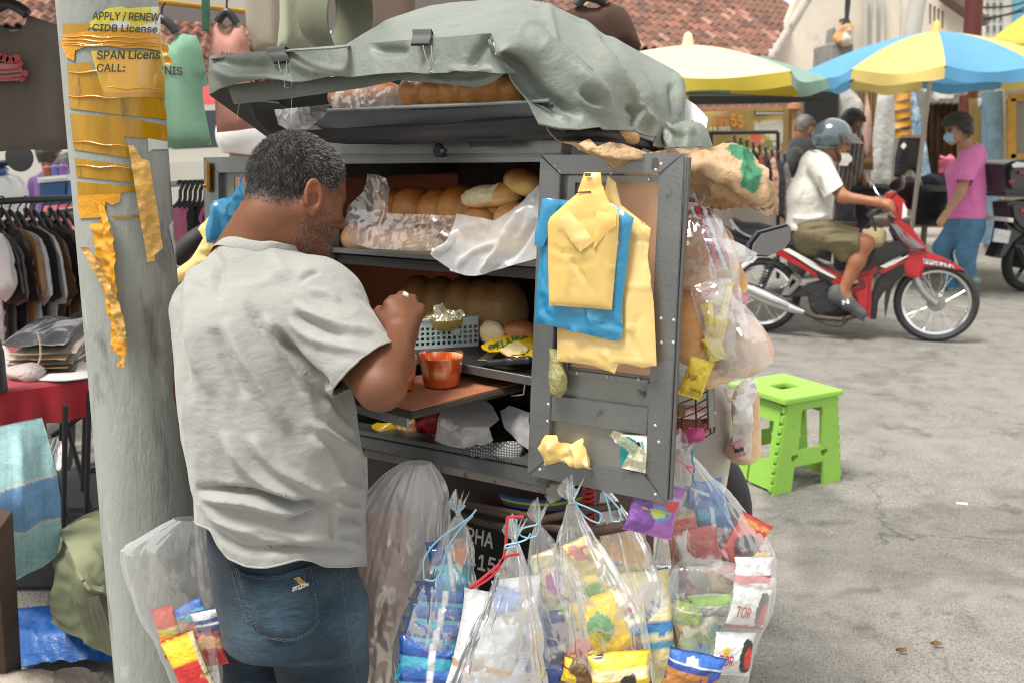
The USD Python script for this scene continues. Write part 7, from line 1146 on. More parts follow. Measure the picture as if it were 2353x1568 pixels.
wgt=tri.area_faces*((np.linalg.norm(fl,axis=1)<.18)&(fl[:,2]<-.02)&(fl[:,2]>-.125)&(fl[:,0]>.0)&(np.abs(fl[:,1])<.078)&~((fl[:,0]>.085)&(fl[:,2]>-.075))&(fl[:,2]<-.005-.45*fl[:,0]+.02))
N=1300;fi=r.choice(len(fc),N,p=wgt/wgt.sum());bc=r.dirichlet((1,1,1),N);roots=(tri.triangles[fi]*bc[...,None]).sum(1);gk=r.random(N)<.55
for flag,m_ in((True,hw),(False,hd)):hairs(man,'stubble',roots[gk==flag],tri.face_normals[fi][gk==flag]*.6-up*.6,.004,m_,.0004,(0,0,-.2),5)
one('spoon','steel spoon held upright in the seller\'s fist','spoon',cat(tube([P(931,682,1.815),P(926,745,1.82),P(922,800,1.83)],[.003,.0025,.002],8,8),body([('e',P(931,680,1.813),(.0075,.003,.009),None)],.0015)),chrome,60)
# ---- t-shirt
rows=[(482,668,645,1.80,.10),(440,730,695,1.79,.13),(416,765,760,1.785,.145),(416,788,850,1.78,.155),(428,812,950,1.775,.165),(438,822,1010,1.775,.17),(452,828,1070,1.775,.175),(457,833,1118,1.775,.172),(457,834,1150,1.775,.178),(470,835,1215,1.775,.182),(494,837,1290,1.775,.178),(505,838,1340,1.775,.172)]
sl_a,sl_b=P(722,705,1.765),P(842,862,1.650);sn=unit(np.cross(P(893,790,1.66)-P(770,905,1.655),P(893,790,1.66)-EYE));sn=sn if sn@(sl_b-sl_a)>0 else-sn;sn=unit(sn*.8+unit(sl_b-sl_a)*.35);so_=P(832,848,1.652)
def f_sleeve(p):return np.maximum(d_cone(p,sl_a,sl_b+(sl_b-sl_a)*.2,.086,.064),(p-so_)@sn)
spr=[stack(rows,2.15)+(.05,),('c',P(560,634,1.80),P(486,708,1.80),.062,.070,.05),('c',P(600,640,1.81),P(722,705,1.765),.066,.084,.05),('f',f_sleeve,np.minimum(sl_a,sl_b)-.12,np.maximum(sl_a,sl_b)+.12,.028),('c',nb+A(0,0,-.03),nb+A(0,.0,-.09),.072,.1,.03),('c',nb+A(0,.03,-.05),nb+A(.02,.08,-.1),.07,.1,.04)]
shm=body(spr,.0055,smooth=6);v=np.array(shm.vertices);q=proj(v)
hem=np.interp(q[:,0],[440,478,500,520,560,600,640,690,716,745,790,840],[1195,1216,1252,1280,1298,1304,1296,1283,1286,1299,1301,1297])
d_sl=f_sleeve(v);end=((v-so_)@sn>-.004)&(np.linalg.norm(v-so_,axis=1)<.085)
ax=unit(H(-.03,0,-.05)-nb);rel=v-nb;rad=np.linalg.norm(rel-(rel@ax)[:,None]*ax,axis=1)
s_=np.maximum(q[:,1]-hem,0)*0+(q[:,1]-hem)*.001;s_=np.where(rel@ax>-.03,np.maximum(s_,.066-rad),s_);s_=np.where(end,.005,s_)
shm=clip(trimesh.Trimesh(v,shm.faces,process=False),s_);shm=trimesh.Trimesh(shm.vertices,shm.faces,process=True);v=np.array(shm.vertices);nrm=vn(shm)
def Z9(*p):return[(364.5+.4262*x,243+.4262*y)for x,y in p]
def Z8(*p):return[(364.5+.4576*x,850.5+.4576*y)for x,y in p]
FO=[(Z8((330,300),(400,430),(520,560),(700,650),(780,690)),.013,13),(Z8((470,320),(570,470),(710,560),(860,645)),.010,12),(Z8((190,590),(300,602),(440,612),(600,645),(700,668),(870,668)),-.022,8),(Z8((205,625),(320,640),(480,660),(620,700),(740,715)),.012,11),(Z8((210,650),(300,740),(400,790),(520,820),(640,845),(800,850),(900,880)),.010,13),(Z8((230,760),(330,850),(470,900),(620,900),(720,880)),-.008,9),(Z8((470,800),(560,830),(700,850)),-.008,7),(Z8((520,890),(700,890),(850,890),(1000,890)),-.008,7),(Z8((640,750),(760,720),(870,672)),-.010,6),(Z8((870,670),(940,690),(1010,700)),.008,8),(Z8((860,690),(870,800),(880,880)),-.006,5),
      (Z8((750,330),(860,470),(900,560),(920,620)),.008,12),(Z8((740,250),(860,330),(960,400),(1010,470)),.010,12),(Z8((830,130),(900,260),(980,320)),.008,10),(Z8((880,560),(950,600),(1020,590)),.007,10),(Z8((900,760),(960,740),(1030,760)),-.008,8),(Z8((900,850),(960,830),(1030,850)),-.006,7),
      (Z9((730,1070),(880,1150),(1010,1200),(1150,1215)),.009,9),(Z9((730,1130),(860,1190),(1000,1250)),-.008,7),(Z9((700,1160),(850,1260),(1000,1310),(1140,1340)),.008,10),(Z9((620,1200),(720,1330),(830,1450),(920,1510)),-.022,11),(Z9((560,1130),(660,1300),(760,1440),(800,1530)),.012,14),(Z9((470,1060),(580,1230),(700,1400),(790,1560)),-.009,12),(Z9((360,1150),(420,1300),(520,1460),(600,1600),(700,1750)),.012,15),(Z9((300,1200),(380,1400),(470,1580)),-.008,13),(Z9((200,860),(170,1050),(200,1300),(300,1550)),.009,16),(Z9((120,900),(90,1100),(130,1400),(180,1600)),-.007,14),(Z9((760,960),(830,900),(870,890)),-.006,6),(Z9((800,1000),(900,1010),(980,1060)),.005,8),(Z9((280,760),(330,900),(330,1050)),-.006,12),(Z9((560,740),(640,850),(680,950)),.004,18)]
v=folds(v,nrm,[(a,b*1.5,c)for a,b,c in FO]);cam_side=((EYE-v)*nrm).sum(1)>0;v=v+nrm*(.010*(meshkit.fbm(v*9,3,8)-.5)+.006*(ridge(v*A(16,16,9),4,2)-.4))[:,None]
shm=trimesh.Trimesh(v,shm.faces,process=False);taubin(shm,2)
heather=M('heather_grey',C('c4c5c0',.47),.9,0,.2,var=(520,.2),stretch=(1,1,2.2),bump=(900,.0005),sheen=.25,bump2=(30,.003))
put(man,'t_shirt',shell(shm,.003),heather,60);SH=shm
rl=sorted(rim_loops(shm),key=len)[::-1]
for L_ in rl[:4]:
    cI=L_.mean(0);dn_=np.linalg.norm(cI-nb-A(0,0,.0));ds=np.linalg.norm(cI-so_)
    if dn_<.1:ax_,rr_,nm_=ax,(.0045,.011),'collar'
    elif ds<.08:ax_,rr_,nm_=sn,(.0022,.0022),'sleeve_hem'
    else:ax_,rr_,nm_=A(0,0,1),(.0022,.0022),'hem'
    e1_=unit(np.cross(ax_,(0,1,.2)));e2_=np.cross(ax_,e1_);an=np.arctan2((L_-cI)@e2_,(L_-cI)@e1_);o_=np.argsort(an);Lp=L_[o_]
    from scipy.ndimage import gaussian_filter1d
    Lp=gaussian_filter1d(Lp,3,axis=0,mode='wrap');Lp=np.vstack([Lp,Lp[:1]])
    if nm_=='collar':
        out_=Lp-cI;out_=out_-(out_@ax_)[:,None]*ax_;out_/=np.linalg.norm(out_,axis=1,keepdims=True)
        g=np.stack([Lp+ax_*a+out_*b for a,b in((-.012,.010),(-.006,.0095),(0,.0065),(.006,.003),(.009,-.001),(.007,-.004),(-.002,-.003))]);put(man,'collar',grid(g),heather,60)
    else:put(man,nm_,tube(Lp,rr_[0],6),heather,60)
# ---- jeans
jr=[(486,812,1160,1.785,.150),(488,814,1235,1.785,.158),(502,816,1330,1.785,.162),(516,818,1400,1.78,.158),(520,820,1440,1.78,.150)]
hipL,hipR=P(592,1410,1.83),P(722,1410,1.755);ft=lambda q,dx,dy:A(q[0]+dx,q[1]+dy,.10)
jpr=[stack(jr,2.2)+(.04,),('c',hipL,A(hipL[0]-.01,hipL[1]+.01,.45),.092,.075,.02),('c',A(hipL[0]-.01,hipL[1]+.01,.45),ft(hipL,-.01,0),.075,.062,.02),('c',hipR,A(hipR[0]+.012,hipR[1],.45),.106,.085,.02),('c',A(hipR[0]+.012,hipR[1],.45),ft(hipR,.01,0),.085,.065,.02)]
jm=body(jpr,.0075,smooth=4);v=np.array(jm.vertices);jm=clip(jm,v[:,2]*0+(P(600,1175,1.78)[2]*-1+v[:,2]));v=np.array(jm.vertices);nrm=vn(jm)
JF=[(Z8((310,1230),(420,1270),(520,1330),(560,1370)),-.010,9),(Z8((540,1350),(560,1450),(580,1570)),-.014,9),(Z8((330,1330),(430,1350),(540,1420)),.006,8),(Z8((320,1420),(430,1430),(540,1470)),.006,8),(Z8((330,1510),(430,1510),(550,1530)),.005,8),(Z8((640,1400),(760,1380),(900,1360),(1040,1350)),.006,9),(Z8((600,1470),(760,1450),(930,1440),(1060,1440)),-.005,9),(Z8((900,1000),(940,1200),(970,1400),(990,1560)),.003,3),(Z8((930,1100),(1000,1120),(1050,1150)),.005,9),(Z8((940,1220),(1010,1230),(1060,1250)),.005,9),(Z8((390,1000),(430,1120),(480,1230)),-.005,9)]
v=folds(v,nrm,JF);v=v+nrm*(.015*(ridge(v*A(10,10,19),6,3)-.4))[:,None];n=meshkit.fbm(v*A(9,9,26),4,3);n3=meshkit.fbm(v*5,2,9);q=proj(v)
fade=np.exp(-(((q[:,0]-640)/75)**2+((q[:,1]-1390)/70)**2))*.6+np.exp(-(((q[:,0]-830)/50)**2+((q[:,1]-1420)/160)**2))*.6+np.exp(-(((q[:,0]-560)/50)**2+((q[:,1]-1480)/80)**2))*.35
fd=np.clip(fade*(.35+1.1*n)+.45*(n3-.42)+.25*(n-.5),0,1)[:,None];jc=C('1c3347',.42)*(1-fd)+C('6f94ab',.46)*fd;jc=jc*(.78+.44*meshkit.noise(v*400))[:,None]
denim=M('denim',(.05,.09,.15),.85,0,.25,col=True,bump=(700,.0012),sheen=.1,var=(110,.42),stretch=(.45,.45,2.6),bump2=(60,.003));put(man,'jeans',jm,denim,True,col=jc)
jm2=trimesh.Trimesh(v,jm.faces,process=False);stitch=M('stitching',C('8a93a0',.55),.8)
pk=Z8((385,985),(440,1018),(550,1028),(660,1005),(765,968),(785,1100),(806,1250),(650,1362),(500,1330),(460,1250),(420,1120));pkt=decal(jm2,pk,.0028,5);qv=proj(pkt.vertices);nn_=meshkit.fbm(np.array(pkt.vertices)*A(9,9,26),4,3);fdp=np.clip(np.exp(-(((qv[:,0]-640)/75)**2+((qv[:,1]-1390)/70)**2))*(.35+1.1*nn_)*.7,0,1)[:,None]
pkp=put(man,'pocket',pkt,denim,True,col=(C('1b3145',.40)*(1-fdp)+C('6f94ab',.43)*fdp)*(.78+.44*meshkit.noise(np.array(pkt.vertices)*400))[:,None])
def stitches(par,pts,off=.0036,n=60):
    p=spl(np.c_[np.asarray(pts,float),np.zeros(len(pts))],n)[:,:2];w,nn=cast(jm2,p);ok=~np.isnan(w[:,0]);w=(w+nn*off)[ok]
    if len(w)>3:put(par,'stitching',cat([tube(w[i:i+2],.00042,4)for i in range(0,len(w)-1,2)]),stitch,60)
for pts in(Z8((392,992),(430,1120),(468,1248),(508,1322),(650,1352),(798,1246),(776,1100),(758,978)),Z8((400,1000),(450,1030),(550,1042),(660,1018),(752,984)),Z8((402,990),(440,1120),(478,1244),(514,1312),(650,1342),(788,1242),(766,1100))):stitches(pkp,pts,.0042,110)
stitches(man,Z8((905,992),(925,1130),(948,1300),(975,1470),(990,1560)),.003,90);stitches(man,Z8((370,1010),(400,1120),(450,1260),(520,1345)),.003,70)
put(pkp,'label',decal(jm2,Z8((676,1035),(700,1026),(738,1062),(728,1074),(706,1072)),.0045,3),M('label_yellow',C('d8b23e',.6),.6),60);put(pkp,'emblem',decal(jm2,Z8((676,1035),(684,1032),(700,1080),(690,1084)),.0043,3),M('label_dark',(.03,.04,.06),.6),60);put(pkp,'emblem',decal(jm2,Z8((722,1010),(730,1008),(738,1062),(730,1060)),.0043,3),M('label_dark'),60)
put(pkp,'lettering',text_seen('DESIGN',*Z8((672,1104),(748,1078)),(-1,-8),jm2,.0046),M('label_white',(.7,.7,.7),.6),False);put(pkp,'lettering',text_seen('CYZ',*Z8((684,1050),(730,1062)),(2,-6),jm2,.0052),M('label_dark'),False)
put(man,'underwear',decal(jm2,Z8((480,990),(560,978),(640,955),(692,935),(694,962),(600,985),(520,995)),.002,4),M('underwear',C('4a3540',.5),.8),60)
for hq,s in((hipL,-.01),(hipR,.01)):
    fdir=unit(A(.75,.66,0));c=A(hq[0]+s,hq[1],0)+fdir*.05;put(man,'shoe',body([('c',c-fdir*.10+A(0,0,.045),c+A(0,0,.045),.042,.043),('c',c+A(0,0,.04),c+fdir*.12+A(0,0,.032),.043,.03),('c',c-fdir*.08+A(0,0,.05),c-fdir*.07+A(0,0,.11),.045,.05)],.01,.03),M('sandal_black',(.02,.02,.02),.6),60)

# ================================================================ motorcycle, rider, walkers, scooter, stool
def person(name,label,head,face_az,pitch,prims,h=.012,hs=1.0,hairline=None,skin_c=C('b07a5c',.58),hair_c=A(.02,.018,.017),ear=True,hair_grow=.012):
    t=thing(name,label,'person');f=A(math.sin(face_az)*math.cos(pitch),math.cos(face_az)*math.cos(pitch),-math.sin(pitch));l=-A(math.cos(face_az),-math.sin(face_az),0);u=np.cross(f,l)
    hp,H_,R_=head_prims(head,f,l,u,hs,ear);m=body(hp+prims(H_),h,smooth=2);v=np.array(m.vertices);loc=(v-head)@R_.T/hs;hd_=np.linalg.norm(loc,axis=1)<.18
    c=skin_c*(.85+.3*meshkit.fbm(v*25,3))[:,None]
    brow=hd_&(np.abs(loc[:,2]-.026)<.009)&(loc[:,0]>.06)&(np.abs(loc[:,1])>.012)&(np.abs(loc[:,1])<.055);eye=hd_&(np.abs(loc[:,2]-.003)<.006)&(loc[:,0]>.07)&(np.abs(np.abs(loc[:,1])-.032)<.016);lip=hd_&(np.abs(loc[:,2]+.063)<.011)&(loc[:,0]>.083)&(np.abs(loc[:,1])<.022)
    c[brow|eye]=A(.03,.022,.02);c[lip]=C('8d4a44',.55);put(t,'body',m,skin_m,True,col=c)
    if hairline is not None:
        k=hairline(loc)&hd_
        if k.any():
            n=vn(m);fk=k[m.faces].all(1);hm=trimesh.Trimesh(v+n*(hair_grow*(.5+meshkit.fbm(v*30,3)))[:,None],m.faces[fk],process=False);hm.remove_unreferenced_vertices();put(t,'hair',hm,M('hair_'+name+str(len(made)),hair_c,.5,bump=(90,.006),var=(60,.4)),True)
    return t,H_,f,l,u
def offset_shape(prims,h,k=.03,smooth=3):return body(prims,h,k,smooth=smooth)
# ---- the red motorcycle: traced in its own standing plane
q0,q1=G(2142,784),G(1747,760);BX=unit(A(*(q0-q1)[:2],0));BP=Plane(q0,BX);bn_=BP.n
moto=thing('motorcycle','red and black underbone motorcycle ridden across the market road','motorcycle')
red=M('moto_red',C('d3202e',.58),.25,coat=.8,var=(4,.05));mblack=M('moto_black',(.02,.02,.022),.35,coat=.3);msteel=M('moto_alloy',C('b4b4b0',.7),.35,.8,var=(12,.15));seatm=M('moto_seat',(.025,.025,.028),.65,bump=(150,.002))
def bpart(name,pts,w,mat,off=None,par=None,ch=.006,holes=()):return put(par or moto,name,cutout(BP,pts,w,w/2 if off is None else off,ch=ch,holes=holes),mat)
def wheel(par,c,R,ax,tw=.045,spokes=32,rim=chrome,tyre=rubber,cast=0):
    ax=unit(ax);ux=unit(np.cross(ax,(0,0,1)));uz=A(0,0,1);w=put(par,'wheel',lathe([(R-.055,-tw*.6),(R-.03,-tw),(R-.008,-tw*.7),(R,0),(R-.008,tw*.7),(R-.03,tw),(R-.055,tw*.6)],c,ax,56),tyre,60)
    put(w,'rim',lathe([(R-.055,-tw*.62),(R-.072,-tw*.5),(R-.066,0),(R-.072,tw*.5),(R-.055,tw*.62)],c,ax,56),rim,60);put(w,'hub',lathe([(0,-.06),(.055,-.06),(.062,-.04),(.062,.04),(.055,.06),(0,.06)],c,ax,28),msteel,40)
    d=lambda a:ux*math.cos(a)+uz*math.sin(a)
    for k in range(spokes):
        a=2*math.pi*k/spokes;s=1 if k%2 else-1;put(w,'spoke',tube([c+d(a)*.058+ax*.035*s,c+d(a+.28*(1 if k%4<2 else-1))*(R-.068)],.0016,4),rim,60)
    for k in range(cast):
        a=2*math.pi*k/cast;put(w,'cast_spoke',bar(c+d(a)*.05,c+d(a+.1)*(R-.06),.025,.03,ax),rim)
    return w
fwc=BP.o+A(0,0,.285);rwc=q1*A(1,1,0)+A(0,0,.278);wheel(moto,fwc,.285,bn_,.042);wheel(moto,rwc,.278,bn_,.048)
bpart('front_fender',Z7((1265,1000),(1300,950),(1380,935),(1480,965),(1560,1000),(1637,1050),(1560,1042),(1470,1028),(1405,1032),(1392,1062),(1390,1095),(1350,1102),(1290,1085),(1268,1060)),.13,red,ch=.02)
fp_=Plane(BP.o+bn_*.067,BX);put(moto,'plate_strip',cutout(fp_,Z7((1398,982),(1570,1022),(1580,1042),(1400,1014)),.003),M('plate_white',(.7,.7,.7),.4));put(moto,'lettering',text_seen('PPG6261',*Z7((1402,1012),(1574,1038)),(0,-11),fp_,.002),M('plate_ink',(.02,.02,.02),.5),False)
for s in(-1,1):put(moto,'fork',tube([BP.at(*Z7((1350,1090))[0])+bn_*.07*s,BP.at(*Z7((1395,1180))[0])+bn_*.07*s,fwc+bn_*.07*s],[.02,.024,.026],10,8),msteel,60)
put(moto,'fork',tube([BP.at(*Z7((1210,800))[0]),BP.at(*Z7((1350,1090))[0])],.028,10),mblack,60)
bpart('inner_fender',Z7((1080,1335),(1085,1200),(1120,1100),(1180,1030),(1260,985),(1290,1060),(1235,1110),(1205,1170),(1190,1240),(1170,1335),(1165,1250),(1172,1160),(1130,1230),(1118,1337)),.16,mblack,ch=.02)
bpart('leg_shield',Z7((920,1010),(1010,1065),(1130,1020),(1095,1080),(1090,1170),(1082,1330),(1050,1310),(1010,1300),(960,1150),(1030,1130)),.24,red,ch=.03)
bpart('front_cowl',Z7((1195,770),(1250,745),(1320,790),(1415,920),(1370,930),(1300,925),(1260,880)),.22,red,ch=.05);bpart('cowl_trim',Z7((1200,775),(1230,775),(1320,850),(1400,915),(1330,915),(1270,870)),.225,M('moto_silver',C('a9adb2',.6),.35,.5),ch=.02)
bpart('centre_cover',Z7((1100,900),(1260,870),(1320,935),(1180,1000),(1090,1060),(1010,1075),(930,1010),(1000,985),(1060,1000)),.18,mblack,ch=.02)
bpart('headset',Z7((1170,600),(1215,585),(1285,640),(1298,700),(1270,760),(1225,735),(1185,680)),.2,red,ch=.05);bpart('headlight',Z7((1275,650),(1300,690),(1296,735),(1268,745)),.15,M('lamp_lens',(.7,.72,.74),.12),ch=.02)
bpart('headset_neck',Z7((1180,720),(1235,750),(1260,870),(1200,830)),.12,mblack,ch=.02)
bpart('body_cover',Z7((515,930),(580,905),(700,960),(850,1040),(930,1085),(900,1140),(850,1140),(740,1075),(640,1000)),.2,mblack,ch=.03)
for nme,mt,pts in(('red_stripe',red,[(510,950),(560,935),(640,990),(700,1030),(760,1070),(775,1100),(690,1050),(600,1000)]),('white_stripe',M('moto_white',(.75,.74,.72),.3),[(560,930),(600,925),(720,990),(880,1085),(905,1112),(850,1095),(740,1040),(640,975)]),('red_panel',red,[(740,1010),(800,1030),(925,1085),(915,1145),(850,1130),(880,1095),(800,1050)]),('white_stripe','moto_white',[(1140,1030),(1310,965),(1300,975),(1180,1045)]),('red_stripe',red,[(1135,1060),(1190,1030),(1310,990),(1260,1020),(1160,1075)])):put(moto,nme,cutout(Plane(BP.o+bn_*.104,BX),Z7(*pts),.004),mt if not isinstance(mt,str)else M(mt),False)
bpart('seat',Z7((265,745),(320,770),(420,775),(520,800),(640,830),(760,880),(860,905),(850,1000),(760,970),(640,930),(520,900),(400,880),(300,850)),.22,seatm,ch=.035)
bpart('tail',Z7((205,790),(270,815),(380,850),(500,885),(560,905),(500,930),(400,925),(290,885),(220,840)),.2,mblack,ch=.03);bpart('tail_light',Z7((205,790),(280,830),(300,880),(235,850)),.14,M('tail_lens',C('a8202e',.6),.2,coat=.6),ch=.02)
put(moto,'grab_rail',tube([BP.at(*q)+bn_*.1 for q in Z7((262,745),(300,800),(400,850))],.012,8,12),M('zinc'),60)
bpart('engine',Z7((700,1140),(820,1110),(900,1150),(960,1210),(1010,1300),(900,1320),(780,1320),(730,1280)),.2,M('engine_black',(.04,.04,.042),.45,.5,bump=(30,.01)),ch=.02);bpart('engine_case',Z7((820,1200),(880,1190),(900,1260),(850,1300),(800,1280)),.26,mblack,ch=.02)
ex=Plane(BP.o+bn_*.16,BX);put(moto,'exhaust',tube([ex.at(*q)for q in Z7((278,1120),(330,1150),(520,1235),(640,1285),(690,1300))],[.030,.052,.056,.046,.022],18,24),chrome,60);put(moto,'exhaust_pipe',tube([ex.at(*q)for q in Z7((690,1300),(760,1330),(900,1345),(985,1320))],.018,10,16),iron,60)
put(moto,'exhaust_guard',tube([ex.at(*q)+bn_*.05 for q in Z7((360,1165),(500,1225),(600,1260))],.014,8,10),msteel,60)
bpart('swing_arm',Z7((400,1190),(560,1160),(720,1150),(720,1200),(560,1210),(430,1225)),.18,mblack,ch=.015);bpart('foot_bracket',Z7((580,1150),(620,1070),(665,1100),(670,1130),(610,1190),(560,1190)),.22,msteel,ch=.008,holes=[Z7((605,1130),(630,1095),(648,1110),(612,1150))])
for s in(-1,1):put(moto,'shock',tube(np.array([BP.at(*Z7((440+t*65,1150-t*160))[0])+bn_*(.1*s)+.028*(math.cos(t*60)*bn_+math.sin(t*60)*BX)for t in np.linspace(0,1,140)]),.007,5),mblack,60)
put(moto,'stand',tube([ex.at(*q)for q in Z7((1050,1325),(960,1340),(900,1380),(740,1330))],.011,8,14),iron,60);put(moto,'footpeg',tube([BP.at(*Z7((930,1315))[0])-bn_*.25,BP.at(*Z7((930,1315))[0])+bn_*.25],.016,8),rubber,60)
for s in(-1,1):
    hb=BP.at(*Z7((1195,690))[0]);put(moto,'handlebar',tube([hb,hb+bn_*.2*s-BX*.02,hb+bn_*.32*s-BX*.12+A(0,0,-.02)],.012,8,14),mblack,60);put(moto,'grip',tube([hb+bn_*.25*s-BX*.06,hb+bn_*.36*s-BX*.14+A(0,0,-.02)],.018,10),rubber,60);put(moto,'brake_lever',tube([hb+bn_*.22*s+BX*.02,hb+bn_*.36*s-BX*.03-A(0,0,.02)],.007,6),msteel,60)
for(a,b,rr,s)in(((1140,620),(1092,520),.062,-1),((1200,620),(1265,528),.05,1)):
    a,b=Z7(a,b);pa,pb=BP.at(*a)+bn_*.12*s,BP.at(*b)+bn_*.2*s;mr=put(moto,'mirror',lathe([(0,-.02),(rr*.7,-.015),(rr,0),(rr,.006)],pb,-BX,24),mblack if s>0 else msteel,60);put(mr,'glass',lathe([(0,.004),(rr*.93,.004)],pb,-BX,24),chrome,60);put(moto,'mirror_stem',tube([pa,(pa+pb)/2-A(0,0,.02),pb],.007,6,8),chrome if s<0 else mblack,60)
put(moto,'front_bag',body([('e',BP.at(*Z7((1105,880))[0]),(.08,.1,.09),None),('c',BP.at(*Z7((1060,840))[0]),BP.at(*Z7((1150,830))[0]),.03,.03)],.012),M('straw_bag',C('bfae82',.6),.8,bump=(60,.02)),60)
put(moto,'cables',tube([BP.at(*q)+bn_*.05 for q in Z7((1085,680),(1100,760),(1130,880),(1150,960))],.008,6,16),mblack,60)
# ---- rider
def B7(x,y,off=0.0):return BP.at(*Z7((x,y))[0],off)
RH=BP.at(*Z7((860,300))[0],.0);fa=math.atan2(BX[0],BX[1]);fa_=fa
def rider_p(H_):
    p=[('c',H_(-.03,0,-.05),B7(755,420),.056,.07),('c',B7(752,500),B7(735,600),.10,.13),('c',B7(735,600),B7(720,790),.13,.14)]
    for s in(1,-1):
        shd=B7(790,440,.17*s);elb=B7(920,620,.25*s);wrs=B7(1125,650,.3*s);hip=B7(735,830,.09*s);kne=B7(1050,895,.13*s);ank=B7(915,1190,.15*s);toe=B7(1030,1305,.15*s)
        p+=[('c',shd,elb,.052,.042),('c',elb,wrs,.042,.028),('c',wrs,B7(1190,665,.31*s),.030,.034),('c',B7(1190,650,.29*s),B7(1225,690,.28*s),.016,.014),('c',B7(1185,670,.34*s),B7(1222,705,.34*s),.015,.012),('c',B7(1150,665,.28*s),B7(1180,700,.27*s),.014,.011),('c',hip,kne,.085,.062),('c',kne,kne+(ank-kne)*.35,.06,.058),('c',kne+(ank-kne)*.35,ank,.058,.036),('c',ank,toe,.04,.03)]
    return p
rider,RHf,rf,rl_,ru=person('person','man in a white shirt, khaki shorts and grey helmet riding the red motorcycle',RH,fa,.08,rider_p,.0115,1.02,None,C('b57a58',.6))
wt=M('white_shirt',(.54,.53,.48),.85,0,.25,bump=(250,.001),sheen=.2,var=(6,.05),bump2=(16,.012));kh=M('khaki',C('8f8568',.52),.9,0,.2,bump=(250,.001),var=(9,.12),bump2=(18,.015))
sp_=[('c',B7(765,435),B7(735,600),.125,.15),('c',B7(735,600),B7(715,800),.15,.165),('e',B7(700,620),(.13,.16,.16),None)]
for s in(1,-1):sp_+=[('c',B7(780,430,.14*s),B7(870,590,.235*s),.085,.075)]
m=body(sp_,.011,.04,smooth=4);v=np.array(m.vertices);pe_=B7(885,600);nx_=unit(B7(920,620)-B7(790,440));az_=unit(RHf(-.03,0,-.05)-B7(755,420));rel=v-B7(755,420);rad=np.linalg.norm(rel-(rel@az_)[:,None]*az_,axis=1)
s_=np.where(np.minimum(np.linalg.norm(v-B7(880,600,.235),axis=1),np.linalg.norm(v-B7(880,600,-.235),axis=1))<.105,(v-B7(862,580))@nx_,-1);s_=np.where(rel@az_>0,np.maximum(s_,.06-rad),s_);s_=np.maximum(s_,B7(715,812)[2]-v[:,2]);m=clip(m,s_);v=np.array(m.vertices)
v=folds(v,vn(m),[(Z7((620,740),(700,750),(800,735),(850,720)),.02,4),(Z7((610,770),(700,790),(800,770)),-.015,4),(Z7((780,500),(800,620),(840,700)),-.02,5),(Z7((700,440),(680,560),(640,660)),.012,7)]);put(rider,'t_shirt',shell(trimesh.Trimesh(v,m.faces,process=False),.004),wt,60)
sp_=[('c',B7(735,810),B7(735,850),.165,.16)]
for s in(1,-1):sp_+=[('c',B7(735,830,.09*s),B7(1035,890,.13*s),.115,.088),('c',B7(900,900,.12*s),B7(930,960,.12*s),.08,.06)]
m=body(sp_,.011,.03,smooth=4);v=np.array(m.vertices);m=clip(m,np.maximum((v-B7(1010,900))@BX,v[:,2]-B7(735,745)[2]));v=np.array(m.vertices);v=folds(v,vn(m),[(Z7((700,820),(800,800),(900,790)),-.015,4),(Z7((800,900),(900,880),(990,880)),.014,5),(Z7((820,850),(920,830),(1000,840)),-.012,4)]);put(rider,'shorts',shell(trimesh.Trimesh(v,m.faces,process=False),.004),kh,60)
for s in(1,-1):
    a,b=B7(880,1200,.15*s),B7(1035,1310,.15*s);d=unit(b-a);m=body([('c',a,a+d*.1,.052,.05),('c',a+d*.1,b,.05,.036),('c',a-A(0,0,.01),a+A(0,0,.03),.05,.048)],.009,.03);sh_=put(rider,'shoe',m,M('shoe_grey',(.07,.07,.075),.7,var=(20,.2),bump=(90,.003)),60);put(sh_,'sole',bar(a-A(0,0,.045)-d*.04,b-A(0,0,.035)+d*.02,.075,.022,(0,0,1),.008),M('shoe_sole',(.03,.03,.032),.7))
    if s>0:put(sh_,'emblem',text_seen('N',*Z7((922,1258),(958,1250)),(-3,-9),m,.006),M('label_white'),False)
hc2=RHf(-.012,0,.045);RR=np.array([rf,rl_,ru]);m=body([('e',hc2,(.138,.122,.128),RR)],.01,smooth=3);v=np.array(m.vertices);l=(v-hc2)@RR.T;m=clip(m,np.maximum(-.062-.25*np.clip(l[:,0],-1,.06)*0-l[:,2]-.04*(l[:,0]<.0),np.where((l[:,0]>.062)&(l[:,2]<.01),.01,-1)))
hel=put(rider,'helmet',shell(m,.012),M('helmet_grey',C('6f7d86',.55),.15,.3,coat=1.0,var=(3,.08)),60);
gg=np.array([[RHf(-.012+.150*math.cos(t)*(1+.35*e)+.02*e,.132*math.sin(t)*(1+.08*e),.072-.062*e)for t in np.linspace(-1.25,1.25,24)]for e in np.linspace(0,1,8)]);put(hel,'visor',solid(gg,.003),pane('visor_smoke',(.62,.60,.58),.08,.75),60)
put(hel,'rim',tube([RHf(-.012+.137*math.cos(t),.122*math.sin(t),-.02-.035*(1-math.cos(t))*.5)for t in np.linspace(1.0,2*math.pi-1.0,40)],.007,6),mblack,60);put(hel,'strap',tube([RHf(.02,-.10,.0),RHf(.04,-.075,-.07),RHf(.06,-.03,-.115)],.007,6,10),mblack,60)
